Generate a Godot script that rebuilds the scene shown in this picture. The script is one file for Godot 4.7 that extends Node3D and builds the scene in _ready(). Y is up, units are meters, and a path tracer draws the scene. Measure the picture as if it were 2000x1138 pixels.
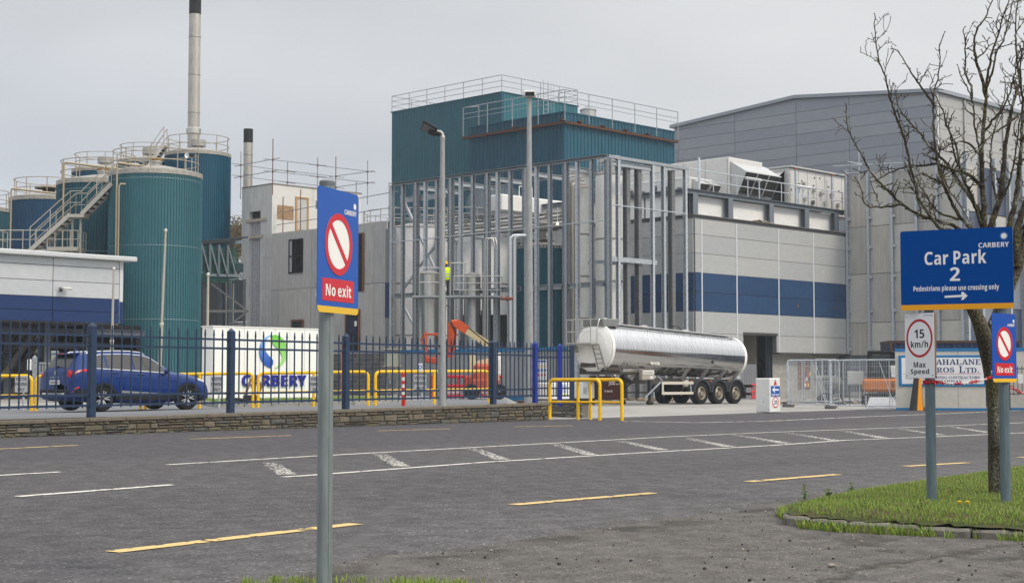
extends Node3D
# A dairy works behind a stone wall and a blue fence, seen across a road.
# World: y up, metres, the eye at (0, EYE, 0) looking along -z; the road lies at y = 0.
const EYE := 1.2
const FOCAL := 3000.0
const MID := Vector2(1000.0, 569.0)
const PITCH := 0.0576
const TURN := 0.7942
var rng := RandomNumberGenerator.new()
var mats := {}
var texs := {}
var taken := {}

# ------------------------------------------------------------------ mesh building
class B:
	var v := PackedVector3Array()
	var n := PackedVector3Array()
	var c := PackedColorArray()
	var ix := PackedInt32Array()
	var col := Color(1, 1, 1)
	var use_col := false
	func vert(p: Vector3, nn: Vector3) -> int:
		v.append(p); n.append(nn)
		if use_col: c.append(col)
		return v.size() - 1
	func quad(p: Vector3, q: Vector3, r: Vector3, s: Vector3) -> void:
		var nn := (r - p).cross(s - q)
		if nn.length_squared() < 1e-14: return
		nn = nn.normalized()
		var i := vert(p, nn); vert(q, nn); vert(r, nn); vert(s, nn)
		ix.append_array(PackedInt32Array([i, i + 2, i + 1, i, i + 3, i + 2]))
	func tri(p: Vector3, q: Vector3, r: Vector3) -> void:
		var nn := (q - p).cross(r - p)
		if nn.length_squared() < 1e-14: return
		nn = nn.normalized()
		var i := vert(p, nn); vert(q, nn); vert(r, nn)
		ix.append_array(PackedInt32Array([i, i + 2, i + 1]))
	func hexa(k: Array) -> void:
		quad(k[3], k[2], k[1], k[0]); quad(k[4], k[5], k[6], k[7])
		for i in 4:
			var j := (i + 1) % 4
			quad(k[i], k[j], k[j + 4], k[i + 4])
	func box(at: Vector3, size: Vector3, bs := Basis()) -> void:
		var h := size * 0.5
		var k := []
		for y in [-1.0, 1.0]:
			for q in [Vector2(-1, 1), Vector2(1, 1), Vector2(1, -1), Vector2(-1, -1)]:
				k.append(at + bs * Vector3(q.x * h.x, y * h.y, q.y * h.z))
		hexa(k)
	func span(a: Vector3, b: Vector3) -> void:
		box((a + b) * 0.5, (b - a).abs())
	func rbox(at: Vector3, size: Vector3, r: float, bs := Basis()) -> void:
		var h := size * 0.5
		r = minf(r, minf(h.x, minf(h.y, h.z)) * 0.9)
		for ax in 3:
			for s in [-1.0, 1.0]:
				var u := Vector3(); var w := Vector3(); var d := Vector3()
				u[(ax + 1) % 3] = h[(ax + 1) % 3] - r; w[(ax + 2) % 3] = h[(ax + 2) % 3] - r; d[ax] = s * h[ax]
				if s > 0: quad(at + bs * (d - u - w), at + bs * (d + u - w), at + bs * (d + u + w), at + bs * (d - u + w))
				else: quad(at + bs * (d - u + w), at + bs * (d + u + w), at + bs * (d + u - w), at + bs * (d - u - w))
			var a1 := (ax + 1) % 3; var a2 := (ax + 2) % 3
			for s1 in [-1.0, 1.0]:
				for s2 in [-1.0, 1.0]:
					var e := Vector3(); e[ax] = h[ax] - r
					var p := Vector3(); p[a1] = s1 * h[a1]; p[a2] = s2 * (h[a2] - r)
					var q := Vector3(); q[a1] = s1 * (h[a1] - r); q[a2] = s2 * h[a2]
					corner_quad(at, bs, p, q, e)
		for sx in [-1.0, 1.0]:
			for sy in [-1.0, 1.0]:
				for sz in [-1.0, 1.0]:
					var s := Vector3(sx, sy, sz)
					var p := Vector3(h.x, h.y - r, h.z - r) * s; var q := Vector3(h.x - r, h.y, h.z - r) * s; var t := Vector3(h.x - r, h.y - r, h.z) * s
					if sx * sy * sz > 0: tri(at + bs * p, at + bs * q, at + bs * t)
					else: tri(at + bs * p, at + bs * t, at + bs * q)
	func corner_quad(at: Vector3, bs: Basis, p: Vector3, q: Vector3, e: Vector3) -> void:
		var nn := (2.0 * e).cross(q - p)
		if nn.dot(p + q) > 0: quad(at + bs * (p - e), at + bs * (p + e), at + bs * (q + e), at + bs * (q - e))
		else: quad(at + bs * (p + e), at + bs * (p - e), at + bs * (q - e), at + bs * (q + e))
	func frame(d: Vector3, up := Vector3.UP) -> Basis:
		d = d.normalized()
		if absf(d.dot(up)) > 0.99: up = Vector3.RIGHT if absf(d.x) < 0.9 else Vector3.FORWARD
		var x := up.cross(d).normalized()
		return Basis(x, d.cross(x), d)
	func bar(p: Vector3, q: Vector3, w: float, h: float, up := Vector3.UP) -> void:
		box((p + q) * 0.5, Vector3(w, h, p.distance_to(q)), frame(q - p, up))
	func ibeam(p: Vector3, q: Vector3, w: float, h: float, t := 0.02, up := Vector3.UP) -> void:
		var f := frame(q - p, up)
		for s in [-0.5, 0.5]: box((p + q) * 0.5 + f.y * s * (h - t), Vector3(w, t, p.distance_to(q)), f)
		box((p + q) * 0.5, Vector3(t, h - 2.0 * t - 0.002, p.distance_to(q)), f)
	func channel(p: Vector3, q: Vector3, w: float, h: float, t := 0.012, up := Vector3.UP) -> void:
		var f := frame(q - p, up); var l := p.distance_to(q)
		box((p + q) * 0.5 - f.x * (w - t) * 0.5, Vector3(t, h, l), f)
		for s in [-0.5, 0.5]: box((p + q) * 0.5 + f.y * s * (h - t) + f.x * t * 0.5, Vector3(w - t - 0.001, t, l), f)
	func tube(pts: Array, r, sides := 8, caps := true) -> void:
		var m := pts.size()
		var prev := -1
		var x := Vector3()
		for i in m:
			var d: Vector3 = (pts[mini(i + 1, m - 1)] - pts[maxi(i - 1, 0)]).normalized()
			if i == 0:
				x = frame(d).x
			x = (x - d * d.dot(x)).normalized()
			var y := d.cross(x)
			var rr: float = r[i] if r is Array or r is PackedFloat32Array else r
			if i > 0 and i < m - 1:
				var cs: float = (pts[i] - pts[i - 1]).normalized().dot(d)
				rr /= maxf(cs, 0.6)
			var first := v.size()
			for k in sides:
				var a := TAU * k / sides
				var o := x * cos(a) + y * sin(a)
				vert(pts[i] + o * rr, o)
			if prev >= 0:
				for k in sides:
					var k2 := (k + 1) % sides
					ix.append_array(PackedInt32Array([prev + k, first + k, first + k2, prev + k, first + k2, prev + k2]))
			prev = first
			if caps and (i == 0 or i == m - 1):
				var nn := d if i else -d
				var ce := vert(pts[i], nn)
				for k in sides:
					var a := TAU * k / sides
					vert(pts[i] + (x * cos(a) + y * sin(a)) * rr, nn)
				for k in sides:
					var k2 := (k + 1) % sides
					ix.append_array(PackedInt32Array([ce, ce + 1 + k2, ce + 1 + k] if i else [ce, ce + 1 + k, ce + 1 + k2]))
	func rod(p: Vector3, q: Vector3, r: float, sides := 8) -> void: tube([p, q], r, sides)
	func lathe(prof: Array, sides := 32, xf := Transform3D(), smooth := true) -> void:
		for j in prof.size() - 1:
			var p: Vector2 = prof[j]; var q: Vector2 = prof[j + 1]
			var t := (q - p).normalized()
			var first := v.size()
			for k in sides + 1:
				var a := TAU * k / sides
				var o := Vector3(cos(a), 0, -sin(a))
				var nn := (xf.basis * (o * t.y + Vector3(0, -t.x, 0))).normalized()
				vert(xf * (o * p.x + Vector3(0, p.y, 0)), nn); vert(xf * (o * q.x + Vector3(0, q.y, 0)), nn)
			for k in sides:
				var i := first + 2 * k
				ix.append_array(PackedInt32Array([i, i + 1, i + 3, i, i + 3, i + 2]))
	func poly(pts: PackedVector2Array, z0: float, z1: float, xf := Transform3D()) -> void:
		if Geometry2D.is_polygon_clockwise(pts): pts.reverse()
		var fl := xf.basis.determinant() < 0
		var tr := Geometry2D.triangulate_polygon(pts)
		for i in range(0, tr.size(), 3):
			var a := pts[tr[i]]; var b := pts[tr[i + 1]]; var d := pts[tr[i + 2]]
			if ((b - a).cross(d - a) < 0) != fl:
				var other := b; b = d; d = other
			tri(xf * Vector3(a.x, a.y, z1), xf * Vector3(b.x, b.y, z1), xf * Vector3(d.x, d.y, z1))
			if z1 - z0 > 0.0005: tri(xf * Vector3(a.x, a.y, z0), xf * Vector3(d.x, d.y, z0), xf * Vector3(b.x, b.y, z0))
		if z1 - z0 > 0.0005:
			for i in pts.size():
				var a := pts[i]; var b := pts[(i + 1) % pts.size()]
				if fl:
					var other := a; a = b; b = other
				quad(xf * Vector3(a.x, a.y, z0), xf * Vector3(b.x, b.y, z0), xf * Vector3(b.x, b.y, z1), xf * Vector3(a.x, a.y, z1))
	func ring2(ro: Vector2, ri: Vector2, cen: Vector2, z: float, sides := 40) -> void:
		for k in sides:
			var a := TAU * k / sides; var b := TAU * (k + 1) / sides
			var e := Vector2(cos(a), sin(a)); var g := Vector2(cos(b), sin(b))
			var p := cen + e * ri; var q := cen + e * ro; var r := cen + g * ro; var s := cen + g * ri
			quad(Vector3(p.x, p.y, z), Vector3(q.x, q.y, z), Vector3(r.x, r.y, z), Vector3(s.x, s.y, z))
	func sheet(x0: float, x1: float, y0: float, y1: float, pitch: float, depth: float, xf := Transform3D()) -> void:
		var m := int(ceil((x1 - x0) / pitch)); var w := (x1 - x0) / m
		var last := Vector2(x0, 0)
		for i in m:
			for q in [Vector2(0.45, 0), Vector2(0.55, depth), Vector2(0.9, depth), Vector2(1.0, 0)]:
				var p := Vector2(x0 + (i + q.x) * w, q.y)
				quad(xf * Vector3(last.x, y0, last.y), xf * Vector3(p.x, y0, p.y), xf * Vector3(p.x, y1, p.y), xf * Vector3(last.x, y1, last.y))
				last = p
	func drum(r: float, y0: float, y1: float, ribs: int, depth: float) -> void:
		var last := Vector3(r, 0, 0)
		for i in ribs:
			for q in [Vector2(0.62, 0), Vector2(0.7, depth), Vector2(0.92, depth), Vector2(1.0, 0)]:
				var a: float = TAU * (i + q.x) / ribs
				var p = Vector3(cos(a), 0, -sin(a)) * (r + q.y)
				quad(last + Vector3(0, y0, 0), p + Vector3(0, y0, 0), p + Vector3(0, y1, 0), last + Vector3(0, y1, 0))
				last = p
	func mesh() -> ArrayMesh:
		var a := []; a.resize(Mesh.ARRAY_MAX)
		a[Mesh.ARRAY_VERTEX] = v; a[Mesh.ARRAY_NORMAL] = n; a[Mesh.ARRAY_INDEX] = ix
		if use_col: a[Mesh.ARRAY_COLOR] = c
		var m := ArrayMesh.new(); m.add_surface_from_arrays(Mesh.PRIMITIVE_TRIANGLES, a)
		return m

func nm(parent: Node, called: String) -> String:
	var key := "%d/%s" % [parent.get_instance_id(), called]
	taken[key] = taken.get(key, -1) + 1
	return called if taken[key] == 0 else "%s_%03d" % [called, taken[key]]
func put(parent: Node, o: Node3D, called: String) -> void:
	o.name = nm(parent, called); parent.add_child(o, true)
func inst(called: String, mesh: Mesh, m: Material, parent: Node, pos := Vector3.ZERO, bs := Basis()) -> MeshInstance3D:
	var o := MeshInstance3D.new(); o.mesh = mesh; o.material_override = m
	o.transform = Transform3D(bs, pos); put(parent, o, called)
	return o
func obj(called: String, b: B, m: Material, parent: Node = self) -> MeshInstance3D:
	return inst(called, b.mesh(), m, parent)
func tag(o: Node3D, label: String, category: String, group := "") -> Node3D:
	o.set_meta("label", label); o.set_meta("category", category)
	if group != "": o.set_meta("group", group)
	return o
func thing(called: String, label: String, category: String, at := Vector3.ZERO, turn := 0.0, group := "") -> Node3D:
	var o := Node3D.new(); put(self, o, called)
	o.position = at; o.rotation.y = turn
	tag(o, label, category, group)
	return o
func copy(o: Node3D, label: String, at: Vector3, turn := INF) -> Node3D:
	var c: Node3D = o.duplicate(); c.name = nm(self, str(o.name).rstrip("_0123456789")); add_child(c, true)
	c.position = at; c.set_meta("label", label)
	if turn != INF: c.rotation.y = turn
	return c
func struct(called: String, b: B, m: Material, parent: Node = self) -> MeshInstance3D:
	var o := obj(called, b, m, parent)
	if parent == self: o.set_meta("kind", "structure")
	return o
func stuff(o: Node3D) -> Node3D:
	o.set_meta("kind", "stuff"); return o

# ------------------------------------------------------------------ where a point of the place lies
func ray(px: float, py: float) -> Vector3:
	var dx := (px - MID.x) / FOCAL; var dy := (MID.y - py) / FOCAL
	return Vector3(dx, dy * cos(PITCH) + sin(PITCH), -(cos(PITCH) - dy * sin(PITCH)))
func at(px: float, py: float, depth: float) -> Vector3:
	var d := ray(px, py)
	return Vector3(0, EYE, 0) + d * (depth / -d.z)
func on(px: float, py: float, y := 0.0) -> Vector3:
	var d := ray(px, py)
	return Vector3(0, EYE, 0) + d * ((y - EYE) / d.y)
func hit(n: Node3D, axis: int, off: float, px: float, py: float) -> Vector3:
	var inv := n.transform.affine_inverse()
	var o := inv * Vector3(0, EYE, 0); var d := inv.basis * ray(px, py)
	return o + d * ((off - o[axis]) / d[axis])
func hz(n: Node3D, px: float, py: float, off := 0.0) -> Vector3: return hit(n, 2, off, px, py)
func hx(n: Node3D, px: float, py: float, off := 0.0) -> Vector3: return hit(n, 0, off, px, py)

const P0 := Vector2(-10.67, 32.0)
const ALONG := Vector2(0.6375, 0.7704)
const AWAY := Vector2(-0.7704, 0.6375)
func sw(p: Vector3) -> Vector2:
	var q := Vector2(p.x, -p.z) - P0
	return Vector2(q.dot(ALONG), q.dot(AWAY))
func ws(s: float, w: float, y := 0.0) -> Vector3:
	var q := P0 + ALONG * s + AWAY * w
	return Vector3(q.x, y, -q.y)
func level(x: float, depth: float) -> float:
	var q := sw(Vector3(x, 0, -depth))
	var l := lerpf(0.36, 0.49, clampf(q.x / 18.2, 0, 1)) - 0.09 * clampf((q.y - 2.0) / 7.0, 0, 1)
	var e := clampf(q.y * 0.0105, 0.0, 0.26)
	var b := q.x - 18.05 - maxf(q.y - 1.2, 0.0) * 1.2
	var h := lerpf(l, e, smoothstep(-0.15, 0.15, b))
	return lerpf(h, 0.4, smoothstep(28.0, 46.0, q.y))
func gnd(px: float, depth: float) -> Vector3:
	var p := at(px, 742, depth)
	return Vector3(p.x, level(p.x, depth), p.z)

# ------------------------------------------------------------------ materials
func noise_img(kind: int, freq: float, octaves: int, w: int, h: int, sd: int, cell := false) -> Image:
	var f := FastNoiseLite.new(); f.seed = sd; f.frequency = freq
	f.noise_type = kind
	f.fractal_type = FastNoiseLite.FRACTAL_FBM if octaves > 1 else FastNoiseLite.FRACTAL_NONE
	f.fractal_octaves = octaves
	if cell: f.cellular_return_type = FastNoiseLite.RETURN_CELL_VALUE; f.cellular_jitter = 1.0
	return f.get_seamless_image(w, h, false, false, 0.1, true)
func ramp_tex(im: Image, lo: float, hi: float, gamma := 1.0) -> ImageTexture:
	im.convert(Image.FORMAT_L8)
	var d := im.get_data(); var lut := PackedByteArray(); lut.resize(256)
	for i in 256: lut[i] = int(clampf(lerpf(lo, hi, pow(i / 255.0, gamma)), 0, 1) * 255)
	for i in d.size(): d[i] = lut[d[i]]
	return ImageTexture.create_from_image(mip(Image.create_from_data(im.get_width(), im.get_height(), false, Image.FORMAT_L8, d)))
func mip(im: Image) -> Image:
	im.convert(Image.FORMAT_RGB8); return im
func bump_tex(im: Image, k: float) -> ImageTexture:
	var g: Image = im.duplicate(); g.convert(Image.FORMAT_RGBA8); g.bump_map_to_normal_map(k); g.convert(Image.FORMAT_RGB8)
	return ImageTexture.create_from_image(g)
func make_textures() -> void:
	var S := FastNoiseLite.TYPE_SIMPLEX_SMOOTH
	var blotch := noise_img(S, 0.012, 5, 512, 512, 11)
	texs.blotch = ramp_tex(blotch.duplicate(), 0.8, 1.0)
	texs.faint = ramp_tex(blotch.duplicate(), 0.94, 1.0)
	texs.blotch_n = bump_tex(blotch, 3.0)
	var fine := noise_img(S, 0.11, 4, 512, 512, 12)
	texs.fine = ramp_tex(fine.duplicate(), 0.7, 1.0)
	texs.fine_n = bump_tex(fine, 2.5)
	var st := noise_img(S, 0.03, 5, 512, 48, 13); st.resize(512, 512, Image.INTERPOLATE_CUBIC)
	texs.streak = ramp_tex(st, 0.84, 1.0)
	var br := noise_img(S, 0.06, 4, 512, 8, 14); br.resize(512, 512, Image.INTERPOLATE_CUBIC)
	texs.brushed = ramp_tex(br.duplicate(), 0.8, 1.0)
	br.rotate_90(CLOCKWISE)
	texs.brushed_along = ramp_tex(br, 0.82, 1.0)
	var ga := noise_img(FastNoiseLite.TYPE_CELLULAR, 0.05, 1, 512, 512, 15, true)
	texs.galv = ramp_tex(ga, 0.74, 1.0)
	var a := noise_img(FastNoiseLite.TYPE_CELLULAR, 0.14, 1, 1024, 1024, 16, true); a.convert(Image.FORMAT_L8)
	var b := noise_img(S, 0.006, 5, 1024, 1024, 17); b.convert(Image.FORMAT_L8)
	var f2 := noise_img(S, 0.3, 2, 1024, 1024, 18); f2.convert(Image.FORMAT_L8)
	var da := a.get_data(); var db := b.get_data(); var df := f2.get_data()
	var o := PackedByteArray(); o.resize(da.size()); var hh := PackedByteArray(); hh.resize(da.size())
	for i in da.size():
		var t := da[i] / 255.0; var u := db[i] / 255.0; var w := df[i] / 255.0
		var val := 0.56 + 0.16 * (u - 0.5) + 0.2 * (w - 0.5) + 0.13 * (t - 0.5)
		if t > 0.975: val += 0.2
		elif t < 0.06: val -= 0.11
		o[i] = int(clampf(val, 0, 1) * 255); hh[i] = int(clampf(0.5 + 0.4 * (t - 0.5) + 0.5 * (w - 0.5), 0, 1) * 255)
	texs.asphalt = ImageTexture.create_from_image(mip(Image.create_from_data(1024, 1024, false, Image.FORMAT_L8, o)))
	texs.asphalt_n = bump_tex(Image.create_from_data(1024, 1024, false, Image.FORMAT_L8, hh), 2.0)
	var cb := noise_img(FastNoiseLite.TYPE_CELLULAR, 0.09, 1, 256, 256, 19, true); cb.resize(512, 256)
	texs.flake = ramp_tex(cb, 0.55, 1.0)
	var bk := noise_img(S, 0.07, 5, 256, 128, 20); bk.resize(256, 256, Image.INTERPOLATE_CUBIC)
	texs.bark = ramp_tex(bk.duplicate(), 0.35, 1.0)
	texs.bark_n = bump_tex(bk, 7.0)
	var wp := noise_img(S, 0.035, 5, 512, 512, 21)
	texs.worn = wp
# colours are given as they look (sRGB); tile is the size of one texture tile in metres
func M(col: Color, rough := 0.6, metal := 0.0, tex := "", tile := 2.0, bump := "", bump_k := 1.0, world := true) -> StandardMaterial3D:
	var key := "%s/%s/%s/%s/%s/%s/%s/%s" % [col.to_html(), rough, metal, tex, tile, bump, bump_k, world]
	if mats.has(key): return mats[key]
	var m := StandardMaterial3D.new()
	m.albedo_color = col; m.roughness = rough; m.metallic = metal; m.metallic_specular = 0.35
	if tex != "" or bump != "":
		m.uv1_triplanar = true; m.uv1_world_triplanar = world; m.uv1_scale = Vector3.ONE / tile; m.uv1_triplanar_sharpness = 8.0
	if tex != "": m.albedo_texture = texs[tex]
	if bump != "":
		m.normal_enabled = true; m.normal_texture = texs[bump]; m.normal_scale = bump_k
	mats[key] = m
	return m
func C(r: int, g: int, b: int) -> Color: return Color8(r, g, b)
func painted(col: Color, rough := 0.45) -> StandardMaterial3D: return M(col, rough, 0.0, "faint", 1.7)
func galv(k := 1.0) -> StandardMaterial3D: return M(Color(0.8 * k, 0.83 * k, 0.86 * k), 0.5, 0.15, "galv", 0.9)
func steel(rough := 0.28) -> StandardMaterial3D: return M(Color(0.8, 0.79, 0.77), rough, 0.95, "faint", 1.1)
var font_regular: SystemFont
var font_bold: SystemFont
var font_serif: SystemFont
func make_fonts() -> void:
	font_regular = SystemFont.new(); font_regular.font_names = PackedStringArray(["Droid Sans"])
	font_bold = SystemFont.new(); font_bold.font_names = PackedStringArray(["Droid Sans"]); font_bold.font_weight = 700
	font_serif = SystemFont.new(); font_serif.font_names = PackedStringArray(["Droid Serif"]); font_serif.font_weight = 700
# lettering centred at pos, as tall as h and as wide as w (0: natural), facing the local +z of bs
func letter(parent: Node, s: String, m: Material, pos: Vector3, h: float, w := 0.0, f: Font = null, bs := Basis(), depth := 0.0, called := "lettering") -> MeshInstance3D:
	var t := TextMesh.new(); t.font = f if f else font_bold; t.text = s; t.font_size = 48; t.pixel_size = 0.01; t.depth = 0.02 if depth > 0 else 0.0; t.curve_step = 1.2
	var bb := t.get_aabb()
	var k := h / bb.size.y; var kx := w / bb.size.x if w > 0 else k
	var kz := depth / 0.02 if depth > 0 else k
	var o := inst(called, t, m, parent)
	var sb := Basis(bs.x * kx, bs.y * k, bs.z * kz)
	o.transform = Transform3D(sb, pos - sb * Vector3(bb.get_center().x, bb.get_center().y, 0))
	return o
func round_rect(x0: float, y0: float, x1: float, y1: float, r: float, steps := 4) -> PackedVector2Array:
	var p := PackedVector2Array()
	for q in [[x1 - r, y1 - r, 0.0], [x0 + r, y1 - r, 0.5], [x0 + r, y0 + r, 1.0], [x1 - r, y0 + r, 1.5]]:
		for i in steps + 1:
			var a: float = PI * (q[2] + 0.5 * i / steps)
			p.append(Vector2(q[0] + r * cos(a), q[1] + r * sin(a)))
	return p
func ellipse(cx: float, cy: float, rx: float, ry: float, sides := 40) -> PackedVector2Array:
	var p := PackedVector2Array()
	for i in sides: p.append(Vector2(cx + rx * cos(TAU * i / sides), cy + ry * sin(TAU * i / sides)))
	return p
# a hand rail along points on the deck: posts, top rail and mid rails
func railing(b: B, pts: Array, h: float, every: float, r := 0.022, mids := 1, closed := false) -> void:
	var n := pts.size(); var m := n if closed else n - 1
	for i in m:
		var p: Vector3 = pts[i]; var q: Vector3 = pts[(i + 1) % n]
		for k in mids + 1:
			var y := h * (1.0 - float(k) / (mids + 1))
			b.rod(p + Vector3(0, y, 0), q + Vector3(0, y, 0), r * (1.0 if k == 0 else 0.8), 6)
		var c := maxi(1, int(round(p.distance_to(q) / every)))
		for k in c: b.rod(p.lerp(q, float(k) / c), p.lerp(q, float(k) / c) + Vector3(0, h, 0), r, 6)
	if not closed: b.rod(pts[n - 1], pts[n - 1] + Vector3(0, h, 0), r, 6)

func _ready() -> void:
	rng.seed = 7
	var cam := Camera3D.new(); cam.name = "camera"; add_child(cam)
	cam.position = Vector3(0, EYE, 0); cam.rotation.x = PITCH
	cam.fov = rad_to_deg(2.0 * atan(569.0 / FOCAL)); cam.near = 0.1; cam.far = 4000.0; cam.current = true
	var env := Environment.new()
	env.background_mode = Environment.BG_SKY; env.tonemap_mode = Environment.TONE_MAPPER_LINEAR; env.tonemap_exposure = 1.0
	env.sdfgi_enabled = true; env.ssao_enabled = true; env.ssil_enabled = true
	env.volumetric_fog_enabled = true; env.volumetric_fog_density = 0.0; env.fog_enabled = true; env.fog_density = 0.0005; env.fog_light_color = Color(0.8, 0.83, 0.87)
	var sky := Sky.new(); sky.sky_material = cloud_sky(); env.sky = sky
	var we := WorldEnvironment.new(); we.name = "world_environment"; we.environment = env; add_child(we)
	var sun := DirectionalLight3D.new(); sun.name = "sun"; add_child(sun)
	sun.light_energy = 0.6; sun.light_angular_distance = 11.0; sun.light_color = Color(1.0, 0.95, 0.87); sun.shadow_enabled = true
	sun.look_at_from_position(Vector3.ZERO, -Vector3(0.72, 0.78, 0.42))
	make_textures(); make_fonts()
	build_ground()
	build_buildings()
	build_silos()
	build_steelwork()
	build_boundary()
	build_yard()
	build_tanker()
	build_car()
	build_signs()
	build_island()
	build_tree()
	build_worker()

func cloud_sky() -> PanoramaSkyMaterial:
	var f := FastNoiseLite.new(); f.seed = 5; f.frequency = 1.0; f.noise_type = FastNoiseLite.TYPE_SIMPLEX_SMOOTH; f.fractal_octaves = 5
	var w := 1024; var h := 512
	var im := Image.create(w, h, false, Image.FORMAT_RGBF)
	var to_sun := Vector3(0.72, 0.78, 0.42).normalized()
	for y in h:
		var el := PI * (0.5 - (y + 0.5) / h)
		for x in w:
			var az := TAU * (x + 0.5) / w
			var d := Vector3(sin(az) * cos(el), sin(el), -cos(az) * cos(el))
			var q := Vector3(d.x, maxf(d.y, 0.0) * 3.0, d.z) * 2.2
			var c := f.get_noise_3dv(q) * 0.5 + 0.5
			var near_sun := clampf(d.dot(to_sun) * 0.5 + 0.5, 0, 1)
			var k := (0.58 + 0.15 * smoothstep(-0.32, 0.3, d.x) + 0.32 * near_sun * near_sun + (c - 0.5) * 0.26) * (1.0 + 1.1 * smoothstep(0.22, 0.9, d.y))
			var grey := Vector3(0.99, 1.0, 1.015); var blue := Vector3(0.915, 1.0, 1.13)
			var low := clampf(1.15 - absf(d.y) * 3.0, 0, 1) * (1.0 - smoothstep(-0.36, 0.3, d.x))
			var tint := grey.lerp(blue, clampf(low * 0.9 + (0.5 - c) * 0.3, 0, 1))
			var v := tint * k
			if d.y < 0.0: v = v.lerp(Vector3(0.16, 0.16, 0.155), smoothstep(0.0, 0.06, -d.y))
			im.set_pixel(x, y, Color(v.x, v.y, v.z))
	var p := PanoramaSkyMaterial.new(); p.panorama = ImageTexture.create_from_image(im)
	return p

# ------------------------------------------------------------------ the ground
var near_edge := PackedVector2Array()
func edge_w(s: float) -> float:
	var n := near_edge.size()
	if s <= near_edge[0].x: return near_edge[0].y + (near_edge[1].y - near_edge[0].y) / (near_edge[1].x - near_edge[0].x) * (s - near_edge[0].x)
	for i in n - 1:
		if s <= near_edge[i + 1].x:
			return lerpf(near_edge[i].y, near_edge[i + 1].y, (s - near_edge[i].x) / (near_edge[i + 1].x - near_edge[i].x))
	return near_edge[n - 1].y
func grid(b: B, cols: int, rows: int, f: Callable) -> void:
	b.use_col = true
	var first := b.v.size()
	for i in cols:
		for j in rows:
			var r: Array = f.call(i, j)
			b.col = r[1]; b.vert(r[0], Vector3.UP)
	for i in cols - 1:
		for j in rows - 1:
			var k := first + i * rows + j
			b.ix.append_array(PackedInt32Array([k, k + 1, k + rows + 1, k, k + rows + 1, k + rows]))
	for i in cols:
		for j in rows:
			var k := first + i * rows + j
			var dx := b.v[first + mini(i + 1, cols - 1) * rows + j] - b.v[first + maxi(i - 1, 0) * rows + j]
			var dz := b.v[first + i * rows + mini(j + 1, rows - 1)] - b.v[first + i * rows + maxi(j - 1, 0)]
			var nn := dz.cross(dx).normalized()
			b.n[k] = nn if nn.y > 0 else -nn
func road_mat(tile: float, bump: float) -> StandardMaterial3D:
	var m := M(Color(1, 1, 1), 0.88, 0.0, "asphalt", tile, "asphalt_n", bump)
	m.vertex_color_use_as_albedo = true
	return m
# a painted mark: a ribbon of small cells, some of them worn off
func mark(pts: Array, width: float, wear: float, m: Material, called := "lane_marking", y := 0.012, hard := false, fade := 0.0, fine := 90.0) -> void:
	var b := B.new(); var im: Image = texs.worn
	var g := []
	for p in pts: g.append(on(p[0], p[1], y))
	var along := 0.0
	for i in g.size() - 1:
		var p: Vector3 = g[i]; var q: Vector3 = g[i + 1]
		var d := (q - p).normalized(); var x := Vector3(-d.z, 0, d.x); var l := p.distance_to(q)
		var n := maxi(1, int(l / 0.04)); var k := maxi(3, int(width / 0.026))
		for a in n:
			for c in k:
				var u := p + d * (l * (a + 0.5) / n) + x * (width * ((c + 0.5) / k - 0.5))
				var v := im.get_pixel(posmod(int(u.x * fine), 512), posmod(int(u.z * fine), 512)).r
				var rim := 0.16 if (c == 0 or c == k - 1) else 0.0
				if hard and (a == 0 or a == n - 1): rim = 0.1
				if v + rng.randf_range(-0.12, 0.12) < wear + rim + fade * a / n: continue
				var e := d * (l / n * 0.5); var w := x * (width / k * 0.5)
				b.quad(u - e - w, u - e + w, u + e + w, u + e - w)
	if b.v.size() == 0: return
	for i in b.n.size(): b.n[i] = Vector3.UP
	struct(called, b, m)

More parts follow.
